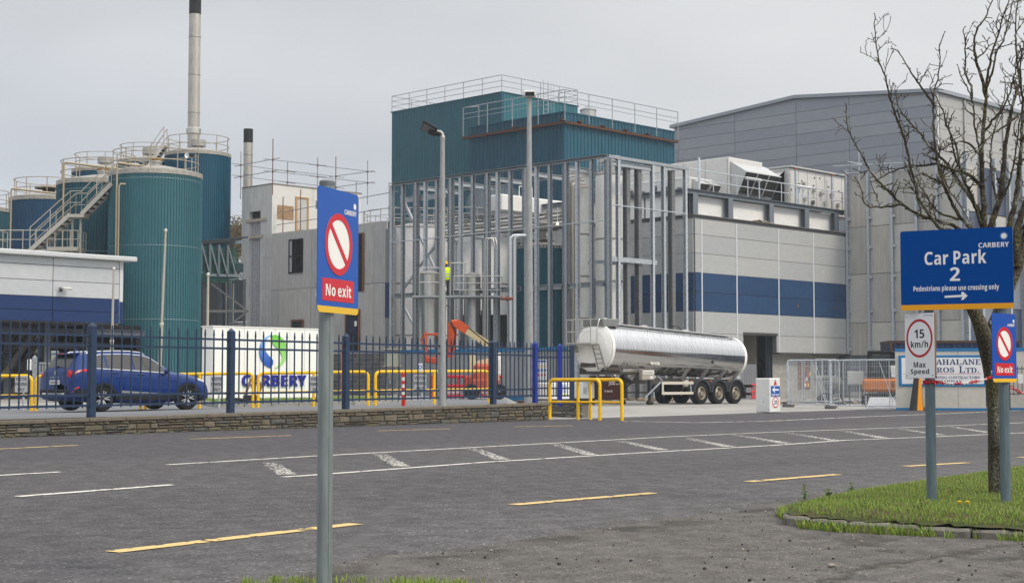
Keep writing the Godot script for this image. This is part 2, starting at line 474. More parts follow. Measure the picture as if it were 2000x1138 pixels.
func build_ground() -> void:
	for p in [[-400, 1205], [300, 1180], [600, 1122], [700, 1103], [1000, 1060], [1180, 1032], [1400, 1003], [1520, 987], [1640, 966], [1800, 942], [2000, 920], [2200, 900], [2500, 880]]:
		var q := sw(on(p[0], p[1])); near_edge.append(q)
	var big := B.new()
	big.box(Vector3(0, -0.55, -300), Vector3(3000, 1.0, 3000))
	struct("ground", big, M(C(96, 98, 78), 0.95, 0, "blotch", 30.0))
	var ns := FastNoiseLite.new(); ns.seed = 3; ns.frequency = 1.0; ns.fractal_octaves = 4
	var b := B.new(); var cols := 300; var rows := 56
	grid(b, cols, rows, func(i, j):
		var s: float = -28.0 + 92.0 * i / (cols - 1)
		if i == 0: s = -160.0
		if i == cols - 1: s = 400.0
		var jag := ns.get_noise_2d(s * 1.1, 4.0) * 0.28 + ns.get_noise_2d(s * 5.0, 9.0) * 0.1
		var w0 := edge_w(s) + jag
		var t: float = float(j) / (rows - 1)
		t = t * t * 0.35 + t * 0.65
		var w: float = lerpf(w0, 0.25, t)
		var p := ws(s, w, 0.006)
		var k := 0.28 + 0.02 * ns.get_noise_2d(s * 0.12, w * 0.5)
		var far := smoothstep(-9.6, -8.6, w + 0.5 * ns.get_noise_2d(s * 0.3, 1.0))
		k *= lerpf(1.0, 0.84, far)
		var edge: float = (w - w0)
		k *= 1.0 + 0.22 * (1.0 - smoothstep(0.0, 2.6, edge + ns.get_noise_2d(s * 0.7, w * 0.7)))
		k *= 1.0 + 0.12 * smoothstep(-1.3, -0.4, w)
		for tr in [[2.3, 0.07], [3.4, -0.1], [5.1, -0.1], [6.6, 0.08], [9.3, -0.06], [11.0, -0.06]]:
			k *= 1.0 + tr[1] * exp(-pow((edge - tr[0]) / 0.5, 2.0)) * (0.8 + ns.get_noise_2d(s * 0.2, tr[0]))
		var c := Color(k * 1.0, k * 0.945, k * lerpf(0.975, 1.03, far))
		if edge < 0.12: c = c.lerp(Color(0.33, 0.32, 0.32), 0.5); p.y = -0.03
		return [p, c])
	struct("road", b, road_mat(2.6, 0.9))
	var l := B.new(); var crack := []
	for q in [[1600, 1136], [1690, 1108], [1760, 1094], [1830, 1086], [1900, 1068], [1990, 1060], [2060, 1062]]:
		var cp := on(q[0], q[1]); crack.append(Vector2(cp.x, cp.z))
	grid(l, 300, 200, func(i, j):
		var x: float = -6.0 + 16.0 * i / 299.0; var z: float = 7.0 + 12.0 * j / 199.0
		if i == 0: x = -60.0
		if i == 299: x = 60.0
		if j == 0: z = -30.0
		var hole := ns.get_noise_2d(x * 0.9 + 20.0, z * 0.9)
		var y := -0.004 + 0.004 * ns.get_noise_2d(x * 2.0, z * 2.0)
		var k := 0.36 + 0.04 * ns.get_noise_2d(x * 0.6, z * 0.6)
		var c := Color(k * 1.05, k * 0.965, k * 0.9)
		var sq := sw(Vector3(x, 0, -z))
		var deep := smoothstep(0.2, 0.32, hole) * smoothstep(1.0, 3.0, x) * (1.0 - smoothstep(11.5, 12.6, z))
		var lip := exp(-pow((edge_w(sq.x) - sq.y - 0.1) / 0.26, 2.0)) * smoothstep(-0.1, 0.2, ns.get_noise_2d(x * 0.8, z * 0.8 + 50.0))
		deep = maxf(deep, lip)
		y -= 0.012 * deep * (1.0 - lip)
		c = c.lerp(Color(0.13, 0.12, 0.1), deep * 0.7)
		var near := 9.0; var q2 := Vector2(x, -z) + 0.14 * Vector2(ns.get_noise_2d(x * 2.5, z * 2.5), ns.get_noise_2d(x * 2.5 + 40.0, z * 2.5))
		for k2 in crack.size() - 1: near = minf(near, q2.distance_to(Geometry2D.get_closest_point_to_segment(q2, crack[k2], crack[k2 + 1])))
		var wide := 0.05 + 0.12 * maxf(0.0, ns.get_noise_2d(x * 1.7, z * 1.7 + 9.0))
		c = c.lerp(Color(0.46, 0.44, 0.42), 0.5 * (1.0 - smoothstep(0.1, 0.5, near)) * smoothstep(-0.3, 0.3, hole))
		c = c.lerp(Color(0.15, 0.135, 0.11), 0.8 * (1.0 - smoothstep(wide * 0.5, wide, near)))
		y -= 0.008 * (1.0 - smoothstep(wide * 0.5, wide, near))
		return [Vector3(x, y - 0.004, -z), c])
	struct("lay_by", l, road_mat(1.9, 1.4))
	var y := B.new()
	grid(y, 260, 150, func(i, j):
		var s: float = -30.0 + 110.0 * i / 259.0
		var w: float = 0.12 + 110.0 * pow(j / 149.0, 2.0)
		if i == 0: s = -200.0
		if i == 259: s = 300.0
		var p := ws(s, w)
		p.y = level(p.x, -p.z) + 0.01 * ns.get_noise_2d(s * 0.5, w * 0.5)
		if j == 0: p.y = 0.004
		var bnd := s - 18.05 - maxf(w - 1.2, 0.0) * 1.2
		var dust := smoothstep(-0.15, 0.15, bnd)
		var k := 0.25 + 0.03 * ns.get_noise_2d(s * 0.2, w * 0.2)
		var c := Color(k * 0.94, k * 0.97, k * 1.04)
		var g := 0.43 + 0.10 * ns.get_noise_2d(s * 0.11, w * 0.3) + 0.07 * ns.get_noise_2d(s * 0.9, w * 1.2)
		var gc := Color(g, g * 0.965, g * 0.91)
		gc = gc.lerp(Color(0.36, 0.29, 0.21), smoothstep(24.0, 32.0, w + bnd * 0.1) * 0.75)
		c = c.lerp(gc, maxf(dust, smoothstep(12.0, 16.0, w)))
		return [p, c])
	var ym := M(Color(1, 1, 1), 0.9, 0.0, "fine", 3.1, "asphalt_n", 0.7); ym.vertex_color_use_as_albedo = true
	struct("yard_ground", y, ym)
	var white := M(C(212, 209, 201), 0.8, 0, "faint", 0.6); var yellow := M(C(208, 181, 124), 0.8, 0, "faint", 0.6)
	for q in [[[218, 1077], [460, 1049], [695, 1022]], [[1003, 985], [1278, 962]], [[1462, 940], [1637, 926]], [[1770, 910], [1890, 903]], [[1993, 893], [2080, 888]]]: mark(q, 0.16, 0.2, yellow, "edge_marking", 0.012, true)
	for q in [[[-160, 884], [150, 869]], [[370, 857], [568, 850]], [[738, 841], [878, 837]], [[1005, 833], [1120, 831]]]: mark(q, 0.15, 0.26, yellow, "edge_marking")
	mark([[-60, 931], [118, 921]], 0.14, 0.2, white); mark([[33, 969], [336, 946]], 0.14, 0.18, white)
	mark([[327, 907], [600, 891], [950, 872], [1300, 853], [1500, 844], [1807, 833], [2000, 825], [2150, 820]], 0.13, 0.2, white, "hatch_border_marking")
	mark([[553, 931], [600, 928], [950, 902], [1300, 881], [1500, 870], [1657, 859], [1815, 853], [1928, 848], [2150, 838]], 0.13, 0.18, white, "hatch_border_marking")
	for q in [[[526, 903], [561, 926]], [[740, 886], [785, 910]], [[922, 875], [982, 897]], [[1083, 867], [1158, 888]], [[1212, 861], [1294, 878]], [[1342, 855], [1425, 872]], [[1438, 849], [1535, 865]], [[1538, 845], [1635, 860]], [[1648, 841], [1728, 855]], [[1760, 837], [1838, 849]], [[1860, 833], [1930, 844]]]:
		mark(q, 0.26, 0.68, M(C(196, 193, 186), 0.8), "hatch_marking", 0.012, false, -0.2, 400.0)
	mark([[1216, 822], [1365, 825], [1500, 822], [1700, 813], [1807, 809], [2000, 801]], 0.22, 0.36, M(C(196, 190, 180), 0.85), "entrance_edge_line")
	var st := B.new(); var rm := B.new()
	for k in 2600:
		var x := rng.randf_range(-4.5, 6.0); var z := rng.randf_range(8.6, 15.5)
		var sq := sw(Vector3(x, 0, -z)); var over := edge_w(sq.x) - sq.y
		var keep := 0.75 if over > 0 else exp(over * 1.2) * 0.5
		if rng.randf() > keep: continue
		var r := 0.002 + 0.007 * pow(rng.randf(), 6.0)
		var dst := st if rng.randf() < 0.6 else rm
		dst.box(Vector3(x, r * 0.3 - 0.004, -z), Vector3(r * 2.2, r * 1.4, r * 1.8), Basis.from_euler(Vector3(rng.randf() * 0.6, rng.randf() * TAU, rng.randf() * 0.6)))
	stuff(tag(obj("dark_gravel", st, M(C(58, 55, 54), 0.9)), "loose dark stone chips scattered over the lay-by", "gravel"))
	stuff(tag(obj("pale_gravel", rm, M(C(150, 142, 132), 0.9)), "loose pale stone chips scattered over the lay-by", "gravel"))
	var gm := blades(Vector2(-1.6, -0.15), Vector2(8.75, 9.35), 900, 0.02, 0.05, func(x, z): return ns.get_noise_2d(x * 1.5, z * 2.0) > -0.15)
	stuff(tag(gm, "thin tufts of grass at the foot of the nearest no exit post", "grass"))

func grass_mat() -> StandardMaterial3D:
	if mats.has("grass"): return mats.grass
	var m := StandardMaterial3D.new(); m.vertex_color_use_as_albedo = true; m.roughness = 0.7; m.backlight_enabled = true; m.backlight = Color(0.1, 0.14, 0.03)
	mats.grass = m
	return m
func blades(xr: Vector2, zr: Vector2, count: int, lo: float, hi: float, keep: Callable, height = null, called := "grass", dry := 0.12) -> MultiMeshInstance3D:
	var t := B.new()
	for k in 3:
		var a := TAU * k / 3.0 + 0.3; var d := Vector3(cos(a), 0, sin(a)); var s := Vector3(-d.z, 0, d.x) * 0.07
		var o := d * 0.16
		t.quad(o - s, o + s, o + d * 0.18 + s * 0.7 + Vector3(0, 0.6, 0), o + d * 0.18 - s * 0.7 + Vector3(0, 0.6, 0))
		t.tri(o + d * 0.18 - s * 0.7 + Vector3(0, 0.6, 0), o + d * 0.18 + s * 0.7 + Vector3(0, 0.6, 0), o + d * 0.5 + Vector3(0, 1, 0))
	var mm := MultiMesh.new(); mm.transform_format = MultiMesh.TRANSFORM_3D; mm.use_colors = true; mm.mesh = t.mesh()
	var xs := []; var cs := []
	var tries := 0
	while xs.size() < count and tries < count * 4:
		tries += 1
		var x := rng.randf_range(xr.x, xr.y); var z := rng.randf_range(zr.x, zr.y)
		if not keep.call(x, z): continue
		var h := rng.randf_range(lo, hi)
		var y: float = height.call(x, z) if height != null else -0.01
		xs.append(Transform3D(Basis.from_euler(Vector3(rng.randf_range(-0.3, 0.3), rng.randf() * TAU, rng.randf_range(-0.3, 0.3))).scaled(Vector3(h * 0.8, h, h * 0.8)), Vector3(x, y, -z)))
		var g := rng.randf()
		var c := Color(0.12, 0.21, 0.02).lerp(Color(0.29, 0.38, 0.06), g)
		if rng.randf() < dry: c = Color(0.22, 0.2, 0.09)
		cs.append(c)
	mm.instance_count = xs.size()
	for i in xs.size(): mm.set_instance_transform(i, xs[i]); mm.set_instance_color(i, cs[i])
	var o := MultiMeshInstance3D.new(); o.multimesh = mm; o.material_override = grass_mat(); put(self, o, called)
	return o

# ------------------------------------------------------------------ buildings
func corner(px: float, py: float, depth: float) -> Vector3:
	var p := at(px, py, depth); p.y = 0.0
	return p
# cladding panels between joints xs and seams ys on the plane z = zz of n (or x = zz turned); skip(i, j) leaves one out
func panels(n: Node3D, xs: Array, ys: Array, tint: Callable, zz: float, side := false, gap := 0.022, thick := 0.06, called := "panel") -> void:
	for i in xs.size() - 1:
		for j in ys.size() - 1:
			var m: Material = tint.call(i, j)
			if m == null: continue
			var b := B.new()
			var a0: float = xs[i] + gap * 0.5; var a1: float = xs[i + 1] - gap * 0.5
			var c := Vector3((a0 + a1) * 0.5, (ys[j] + ys[j + 1]) * 0.5, zz)
			var s := Vector3(a1 - a0, ys[j + 1] - ys[j] - gap * 0.8, thick)
			if side:
				c = Vector3(zz, c.y, -c.x); s = Vector3(thick, s.y, s.x)
			b.rbox(c, s, 0.012)
			obj(called, b, m, n)
func build_buildings() -> void:
	process_block(); gable_hall(); teal_blocks(); concrete_wing(); stair_tower(); corner_building(); back_structures()

func process_block() -> void:
	var n := thing("process_building", "grey clad block with a broad dark blue band and a doorway behind the tanker", "building", corner(1356, 540, 83.0), TURN)
	var xs := []
	for px in [1357, 1369.5, 1437.8, 1519.7, 1588, 1657]: xs.append(hz(n, px, 560).x)
	var ys := []
	for py in [702, 653, 611.4, 575.3, 538.4, 501.5, 466, 436]: ys.append(hz(n, 1437.8, py).y)
	ys[0] = hz(n, 1590, 690).y
	var L: float = xs[5]; var top: float = ys[7]
	var greys := [M(C(174, 176, 177), 0.5, 0.1, "faint", 3.0), M(C(170, 172, 174), 0.5, 0.1, "faint", 2.3), M(C(177, 178, 178), 0.5, 0.1, "faint", 2.7)]
	var blues := [M(C(44, 76, 116), 0.42, 0.1, "streak", 2.6), M(C(41, 72, 111), 0.42, 0.1, "streak", 2.2)]
	var pick := func(i, j): return blues[(i + j) % 2] if j == 2 or j == 3 else greys[(i * 2 + j) % 3]
	var dx0: float = hz(n, 1451, 670).x; var dx1: float = hz(n, 1516, 670).x; var dtop: float = ys[1] + 0.05
	panels(n, xs, ys, func(i, j): return null if j == 0 and i == 2 else pick.call(i, j), 0.03)
	panels(n, [xs[0], xs[1], dx0], [0.2, ys[0]], func(_i, _j): return greys[0], 0.03)
	panels(n, [xs[2], dx0], [ys[0], ys[1]], func(_i, _j): return greys[1], 0.03)
	panels(n, [dx1, xs[3]], [ys[0], ys[1]], func(_i, _j): return greys[1], 0.03)
	var zs := [0.0]
	for k in 9: zs.append(0.5 + 3.2 * k)
	panels(n, zs, [0.2, ys[0]] + ys.slice(1), func(i, j): return pick.call(i, j - 1), -0.03, true)
	var b := B.new(); var depth := 26.0
	b.span(Vector3(0.05, 0.1, -0.25), Vector3(dx0, top, -0.01)); b.span(Vector3(dx1 + 0.02, ys[0], -0.25), Vector3(L + 0.3, top, -0.01)); b.span(Vector3(dx0 + 0.001, ys[1], -0.248), Vector3(dx1 + 0.019, top - 0.002, -0.012))
	b.span(Vector3(0.01, 0.1, -depth), Vector3(0.24, top, -0.251))
	b.span(Vector3(L + 0.06, 0.1, -depth), Vector3(L + 0.3, top, -0.252)); b.span(Vector3(0.25, 0.1, -depth), Vector3(L + 0.05, top, -depth + 0.25))
	obj("wall", b, M(C(120, 120, 120), 0.8), n)
	var r := B.new(); r.span(Vector3(0.02, top + 0.002, -depth + 0.02), Vector3(L + 0.28, top + 0.16, -0.03))
	obj("roof", r, M(C(120, 122, 124), 0.7), n)
	var tr := B.new()
	for i in 4: tr.span(Vector3(xs[i + 1] - 0.045, ys[0] if i > 1 else 0.3, 0.062), Vector3(xs[i + 1] + 0.045, top - 0.02, 0.085))
	var wt := M(C(205, 208, 214), 0.4, 0.1)
	for i in 4:
		var t := B.new(); t.span(Vector3(xs[i + 1] - 0.045, ys[0] if i > 1 else 0.3, 0.062), Vector3(xs[i + 1] + 0.045, top - 0.02, 0.085)); obj("joint_cover", t, wt, n)
	var cap := B.new(); cap.rbox(Vector3(L * 0.5, top + 0.2, 0.0), Vector3(L + 0.3, 0.06, 0.26), 0.01); cap.rbox(Vector3(-0.02, top + 0.201, -13), Vector3(0.26, 0.058, 25.7), 0.01)
	obj("coping", cap, M(C(110, 108, 104), 0.6, 0.2, "faint", 1.0), n)
	var room := B.new()
	room.span(Vector3(dx0 - 1.0, 0.2, -6.1), Vector3(L - 0.1, 4.5, -5.9))
	room.span(Vector3(dx0 - 0.6, 0.2, -5.9), Vector3(dx0 - 0.45, 4.5, -0.26))
	room.span(Vector3(dx1 + 0.25, 0.2, -5.88), Vector3(dx1 + 0.4, 4.5, -1.6))
	obj("inner_wall", room, M(C(190, 184, 172), 0.8, 0, "faint", 2.0), n)
	var dd := hz(n, 1476, 720, -5.9); var d0 := B.new(); d0.span(Vector3(dd.x - 0.75, 0.3, -5.88), Vector3(dd.x + 0.75, 2.5, -5.84)); obj("inner_door", d0, M(C(20, 21, 24), 0.6), n)
	for s in [-0.82, 0.82]:
		var df := B.new(); df.span(Vector3(dd.x + s - 0.06, 0.3, -5.88), Vector3(dd.x + s + 0.06, 2.6, -5.82)); obj("door_jamb", df, M(C(205, 202, 192), 0.6), n)
	var post := B.new(); post.ibeam(Vector3(dx1 + 0.14, 0.2, -0.6), Vector3(dx1 + 0.14, ys[1], -0.6), 0.3, 0.3, 0.025); obj("steel_column", post, M(C(86, 96, 108), 0.5, 0.4), n)
	var lint := B.new(); lint.span(Vector3(dx0 - 0.02, ys[1] + 0.0, 0.064), Vector3(dx1 + 0.05, ys[1] + 0.14, 0.1)); obj("lintel", lint, M(C(70, 70, 72), 0.6), n)
	var rw := B.new(); rw.span(Vector3(dx1 + 0.42, 0.1, -1.0), Vector3(L + 0.0, ys[0] + 0.3, -0.72)); obj("ground_floor_wall", rw, M(C(176, 174, 168), 0.85, 0, "blotch", 2.0), n)
	var so := B.new(); so.span(Vector3(dx1 + 0.41, ys[0] - 0.06, -0.71), Vector3(L + 0.28, ys[0] - 0.005, -0.02)); obj("soffit", so, M(C(120, 120, 118), 0.8), n)
	var hb := hz(n, 1571, 732, -0.69); var bb := B.new(); bb.rbox(hb, Vector3(1.25, 1.7, 0.05), 0.01); obj("notice_board", bb, M(C(132, 98, 78), 0.8, 0, "streak", 0.7), n)
	var sc := [C(225, 222, 215), C(205, 70, 80), C(220, 200, 60), C(60, 70, 130), C(210, 120, 140)]
	for k in 9:
		var q := B.new(); q.rbox(hb + Vector3(0.08 + 0.16 * (k % 4), -0.6 + 0.3 * int(k / 3.0) + 0.06 * (k % 2), 0.035), Vector3(0.13, 0.2, 0.012), 0.004); obj("notice", q, M(sc[k % 5], 0.7), n)
	var wn := hz(n, 1612, 718, -0.7)
	var fr := B.new()
	for s in [-1.05, -0.35, 0.35, 1.05]: fr.span(wn + Vector3(s - 0.045, -0.5, 0.0), wn + Vector3(s + 0.045, 0.55, 0.08))
	for s in [-0.5, 0.55]: fr.span(wn + Vector3(-1.0, s - 0.04, 0.005), wn + Vector3(1.0, s + 0.04, 0.075))
	var w := obj("window", fr, M(C(222, 222, 218), 0.5), n)
	for k in 3:
		var g := B.new(); g.span(wn + Vector3(-1.0 + 0.7 * k, -0.46, 0.02), wn + Vector3(-0.4 + 0.7 * k, 0.5, 0.03)); obj("pane", g, M(C(40, 44, 48), 0.08, 0.0), w)
	var sl := B.new(); sl.rbox(wn + Vector3(0, -0.6, 0.06), Vector3(2.4, 0.07, 0.16), 0.01); obj("window_sill", sl, M(C(210, 208, 200), 0.6), n)
	for px in [[1560, 597], [1632, 601]]:
		var h := hz(n, px[0], px[1], 0.062); var o := B.new(); o.span(h + Vector3(-0.06, -0.1, 0), h + Vector3(0.06, 0.1, 0.006)); obj("cut_hole", o, M(C(30, 24, 18), 0.9), n)
		var o2 := B.new(); o2.span(h + Vector3(-0.05, -0.09, 0.006), h + Vector3(-0.015, 0.09, 0.01)); obj("hole_edge", o2, M(C(190, 140, 70), 0.9), n)
	var z1 := -0.35; var yb := hz(n, 1431, 389, z1).y; var deck := yb + 0.12
	var stm := M(C(118, 126, 135), 0.5, 0.2, "faint", 1.2)
	var px0 := [1355, 1424, 1504, 1573, 1631]
	var xp := []
	for p in px0: xp.append(hz(n, p, 420, z1).x)
	xp.append(L - 0.1)
	for i in 5:
		var o := B.new(); o.ibeam(Vector3(xp[i], top + 0.17, z1), Vector3(xp[i], deck - 0.13, z1), 0.42, 0.3, 0.03, Vector3.BACK); obj("roof_post", o, stm, n)
	var be := B.new(); be.ibeam(Vector3(-0.1, deck, z1), Vector3(L + 0.2, deck, z1), 0.3, 0.26, 0.03); be.ibeam(Vector3(-0.05, deck - 0.01, z1 - 0.3), Vector3(-0.05, deck - 0.01, -20), 0.3, 0.26, 0.03)
	obj("roof_beam", be, stm, n)
	var wb := M(C(232, 232, 232), 0.55, 0, "faint", 2.0)
	for i in 5:
		var o := B.new(); o.rbox(Vector3((xp[i] + xp[i + 1]) * 0.5, (top + 0.2 + deck - 0.14) * 0.5, z1 - 0.3), Vector3(xp[i + 1] - xp[i] - 0.06, deck - 0.14 - top - 0.22, 0.05), 0.01); obj("white_board", o, wb, n)
	for k in 5:
		var o := B.new(); o.rbox(Vector3(-0.02 , (top + deck) * 0.5 + 0.05, -1.9 - 3.0 * k), Vector3(0.05, deck - top - 0.36, 2.9), 0.01); obj("white_board", o, wb, n)
	var dk := B.new(); dk.span(Vector3(0.2, deck + 0.14, -20), Vector3(L + 0.2, deck + 0.2, -0.62)); obj("roof_deck", dk, M(C(120, 122, 125), 0.7), n)
	var rl := B.new(); railing(rl, [Vector3(0.0, deck + 0.13, -9), Vector3(0.0, deck + 0.13, -0.3), Vector3(L, deck + 0.13, -0.3)], 1.1, 2.1, 0.03, 1); obj("guard_rail", rl, galv(1.05), n)
	var rag := B.new()
	for k in 7: rag.rbox(Vector3(hz(n, 1488, 436).x + 0.25 * k - 0.8 + rng.randf() * 0.1, top + 0.26 + 0.03 * (k % 3), 0.02 - 0.05 * (k % 2)), Vector3(0.5, 0.03, 0.22), 0.01, Basis.from_euler(Vector3(0.1 * (k % 3), rng.randf() * 0.8, rng.randf_range(-0.25, 0.25))))
	obj("offcut", rag, M(C(205, 190, 165), 0.7), n)
	air_units(n, deck + 0.2)

func air_units(n: Node3D, y: float) -> void:
	var pale := M(C(216, 215, 212), 0.42, 0.25, "faint", 1.5); var alu := M(C(196, 196, 194), 0.35, 0.55, "faint", 1.1); var dark := M(C(28, 28, 28), 0.8); var lou := M(C(62, 60, 56), 0.6, 0.2)
	var z := -2.2; var c := hz(n, 1424, 340, z); var e := hz(n, 1490, 340, z); var h := hz(n, 1424, 306, z).y - y
	var o := n.transform * Vector3(c.x, y, z)
	var a := thing("air_handling_unit", "pale metal air handling unit with a three bay slanted hood on the roof deck", "ventilation unit", o, TURN)
	var w := e.x - c.x
	var b := B.new(); b.rbox(Vector3(w * 0.5, h * 0.5, -5.0), Vector3(w, h, 10.0), 0.03); obj("casing", b, pale, a)
	for k in 6:
		var s := B.new(); s.span(Vector3(-0.012, 0.15, -0.1 - 1.6 * k - 0.03), Vector3(-0.001, h - 0.1, -0.1 - 1.6 * k)); obj("casing_joint", s, M(C(150, 150, 150), 0.6), a)
	var hd := B.new(); var x0 := 0.15; var x1 := w + 0.25
	var pr := [Vector2(0.01, h - 0.25), Vector2(1.15, h - 0.95), Vector2(0.55, 0.35), Vector2(0.01, 0.2)]
	hd.quad(Vector3(x0, pr[0].y, pr[0].x), Vector3(x0, pr[1].y, pr[1].x), Vector3(x1, pr[1].y, pr[1].x), Vector3(x1, pr[0].y, pr[0].x))
	for x in [x0, x1]: hd.quad(Vector3(x, pr[0].y, pr[0].x), Vector3(x, pr[3].y, pr[3].x), Vector3(x, pr[2].y, pr[2].x), Vector3(x, pr[1].y, pr[1].x))
	hd.quad(Vector3(x0, pr[3].y, pr[3].x), Vector3(x1, pr[3].y, pr[3].x), Vector3(x1, pr[2].y, pr[2].x), Vector3(x0, pr[2].y, pr[2].x))
	var hood := obj("hood", hd, alu, a)
	for k in 3:
		var p := B.new(); var u0 := lerpf(x0, x1, k / 3.0) + 0.05; var u1 := lerpf(x0, x1, (k + 1) / 3.0) - 0.05
		var lo2: Vector2 = pr[2] + Vector2(-0.05, 0.03); var hi2: Vector2 = pr[1] + Vector2(-0.05, -0.03)
		p.quad(Vector3(u0, lo2.y, lo2.x), Vector3(u1, lo2.y, lo2.x), Vector3(u1, hi2.y, hi2.x), Vector3(u0, hi2.y, hi2.x))
		for q in 12:
			var ctr := lo2.lerp(hi2, (q + 0.5) / 12.0); p.box(Vector3((u0 + u1) * 0.5, ctr.y, ctr.x + 0.015), Vector3(u1 - u0, 0.02, 0.03))
		obj("louvre", p, lou, hood)
		if k > 0:
			var m := B.new(); m.bar(Vector3(u0 - 0.05, pr[2].y, pr[2].x + 0.01), Vector3(u0 - 0.05, pr[1].y, pr[1].x + 0.01), 0.05, 0.03); obj("mullion", m, pale, hood)
	var rim := B.new(); rim.bar(Vector3(x0, pr[1].y, pr[1].x), Vector3(x1, pr[1].y, pr[1].x), 0.04, 0.06); obj("hood_rim", rim, pale, hood)
	z = -2.8; c = hz(n, 1542, 360, z); h = hz(n, 1542, 327, z).y - y
	var L: float = hz(n, 1660, 360, z).x - c.x
	a = thing("air_handling_unit", "pale metal air handling unit with gauges and a black open hood on the roof deck", "ventilation unit", n.transform * Vector3(c.x, y, z), TURN)
	b = B.new(); b.rbox(Vector3(L * 0.5, h * 0.5, -4.0), Vector3(L, h, 8.0), 0.03); obj("casing", b, pale, a)
	b = B.new(); b.rbox(Vector3(L * 0.5, h + 0.06, -3.95), Vector3(L + 0.2, 0.1, 8.3), 0.02); obj("roof_cap", b, alu, a)
	var hb := B.new(); var q0 := [Vector2(-0.01, h - 0.15), Vector2(-0.95, h - 0.75), Vector2(-0.5, 0.2), Vector2(-0.01, 0.1)]
	for zz in [-2.6]: hb.quad(Vector3(q0[0].x, q0[0].y, zz), Vector3(q0[1].x, q0[1].y, zz), Vector3(q0[2].x, q0[2].y, zz), Vector3(q0[3].x, q0[3].y, zz))
	hb.quad(Vector3(q0[0].x, q0[0].y, -0.3), Vector3(q0[0].x, q0[0].y, -2.6), Vector3(q0[1].x, q0[1].y, -2.6), Vector3(q0[1].x, q0[1].y, -0.3))
	obj("hood", hb, alu, a)
	var bk := B.new(); bk.quad(Vector3(q0[2].x + 0.1, q0[2].y, -2.55), Vector3(q0[2].x + 0.1, q0[2].y, -0.35), Vector3(q0[1].x + 0.12, q0[1].y - 0.03, -0.35), Vector3(q0[1].x + 0.12, q0[1].y - 0.03, -2.55)); bk.span(Vector3(-0.02, 0.1, -2.55), Vector3(-0.012, h - 0.2, -0.35)); obj("hood_opening", bk, dark, a)
	for k in 7:
		var s := B.new(); s.span(Vector3(L * k / 7.0 + 0.02, 0.1, 0.001), Vector3(L * k / 7.0 + 0.05, h - 0.06, 0.012)); obj("casing_joint", s, M(C(165, 165, 165), 0.5, 0.2), a)
	var gauges := [[0.75, 0.62], [1.1, 0.66], [1.9, 0.55], [2.5, 0.5], [1.15, 0.3], [2.75, 0.28], [3.4, 0.5], [3.9, 0.28], [0.5, 0.25], [1.8, 0.25]]
	for g in gauges:
		var i := B.new(); i.rbox(Vector3(g[0] * L / 5.0, g[1] * h, 0.1), Vector3(0.22 + 0.1 * sin(g[0] * 9), 0.24, 0.18), 0.02)
		i.rod(Vector3(g[0] * L / 5.0, g[1] * h - 0.12, 0.1), Vector3(g[0] * L / 5.0, g[1] * h - 0.5, 0.04), 0.02, 6)
		obj("instrument", i, M(C(90, 92, 95) if int(g[0] * 10) % 2 == 0 else C(170, 168, 160), 0.5, 0.2), a)
	for k in 12:
		var i := B.new(); i.box(Vector3(rng.randf_range(0.2, L - 0.2), rng.randf_range(0.3, h - 0.3), 0.02), Vector3(0.07, 0.1, 0.03)); obj("latch", i, dark, a)
	for x in [0.2, L * 0.62]:
		var i := B.new(); i.bar(Vector3(x, -0.2, 0.35), Vector3(x, h - 0.1, 0.35), 0.12, 0.12); obj("steel_post", i, galv(), a)
		var t := B.new(); t.rbox(Vector3(x - 0.05, h - 0.1, 0.4), Vector3(0.22, 0.1, 0.12), 0.02); obj("clamp", t, M(C(150, 60, 50), 0.6), a)
	for px in [[1565, 378], [1455, 368]]:
		pass
	z = -1.2
	for k in 2:
		var u: float = hz(n, [1472.0, 1570.0][k], 375, z).x; var t := thing("pipe_stand", ["short insulated pipe on two legs in front of the three bay hood", "short insulated pipe on two legs in front of the instrument panel"][k], "pipe", n.transform * Vector3(u, y, z), TURN, "")
		var i := B.new(); i.rod(Vector3(-0.75, 1.2, 0), Vector3(0.75, 1.2, 0), 0.09, 10); obj("insulated_pipe", i, M(C(228, 228, 226), 0.4, 0.1), t)
		for s in [-0.55, 0.55]:
			i = B.new(); i.rod(Vector3(s, 0, 0), Vector3(s, 1.12, 0), 0.035, 6); obj("leg", i, galv(), t)
	z = -2.5; c = hz(n, 1349, 365, z); h = hz(n, 1349, 345, z).y - y
	a = thing("air_handling_unit", "low pale air handling unit with two small hoods beside the bare steel frame", "ventilation unit", n.transform * Vector3(c.x, y, z), TURN)
	b = B.new(); b.rbox(Vector3(0.95, h * 0.5, -3.0), Vector3(2.3, h, 6.0), 0.03); obj("casing", b, pale, a)
	for k in 2:
		var u := 0.15 + 1.05 * k
		var i := B.new()
		for x in [u, u + 0.85]: i.quad(Vector3(x, h - 0.1, 0.02), Vector3(x, h * 0.1, 0.02), Vector3(x, h * 0.1, 0.3), Vector3(x, h * 0.6, 0.65))
		i.quad(Vector3(u, h - 0.1, 0.02), Vector3(u, h * 0.6, 0.65), Vector3(u + 0.85, h * 0.6, 0.65), Vector3(u + 0.85, h - 0.1, 0.02))
		var hh := obj("hood", i, alu, a)
		i = B.new(); i.quad(Vector3(u + 0.04, h * 0.12, 0.29), Vector3(u + 0.81, h * 0.12, 0.29), Vector3(u + 0.81, h * 0.58, 0.61), Vector3(u + 0.04, h * 0.58, 0.61)); obj("hood_opening", i, lou, hh)
	for k in 5:
		var i := B.new(); i.rbox(Vector3(-0.28, h * (0.3 + 0.12 * (k % 3)), -0.6 - 0.9 * k), Vector3(0.16, 0.3, 0.25), 0.02); obj("instrument", i, M(C(90, 92, 95), 0.5), a)
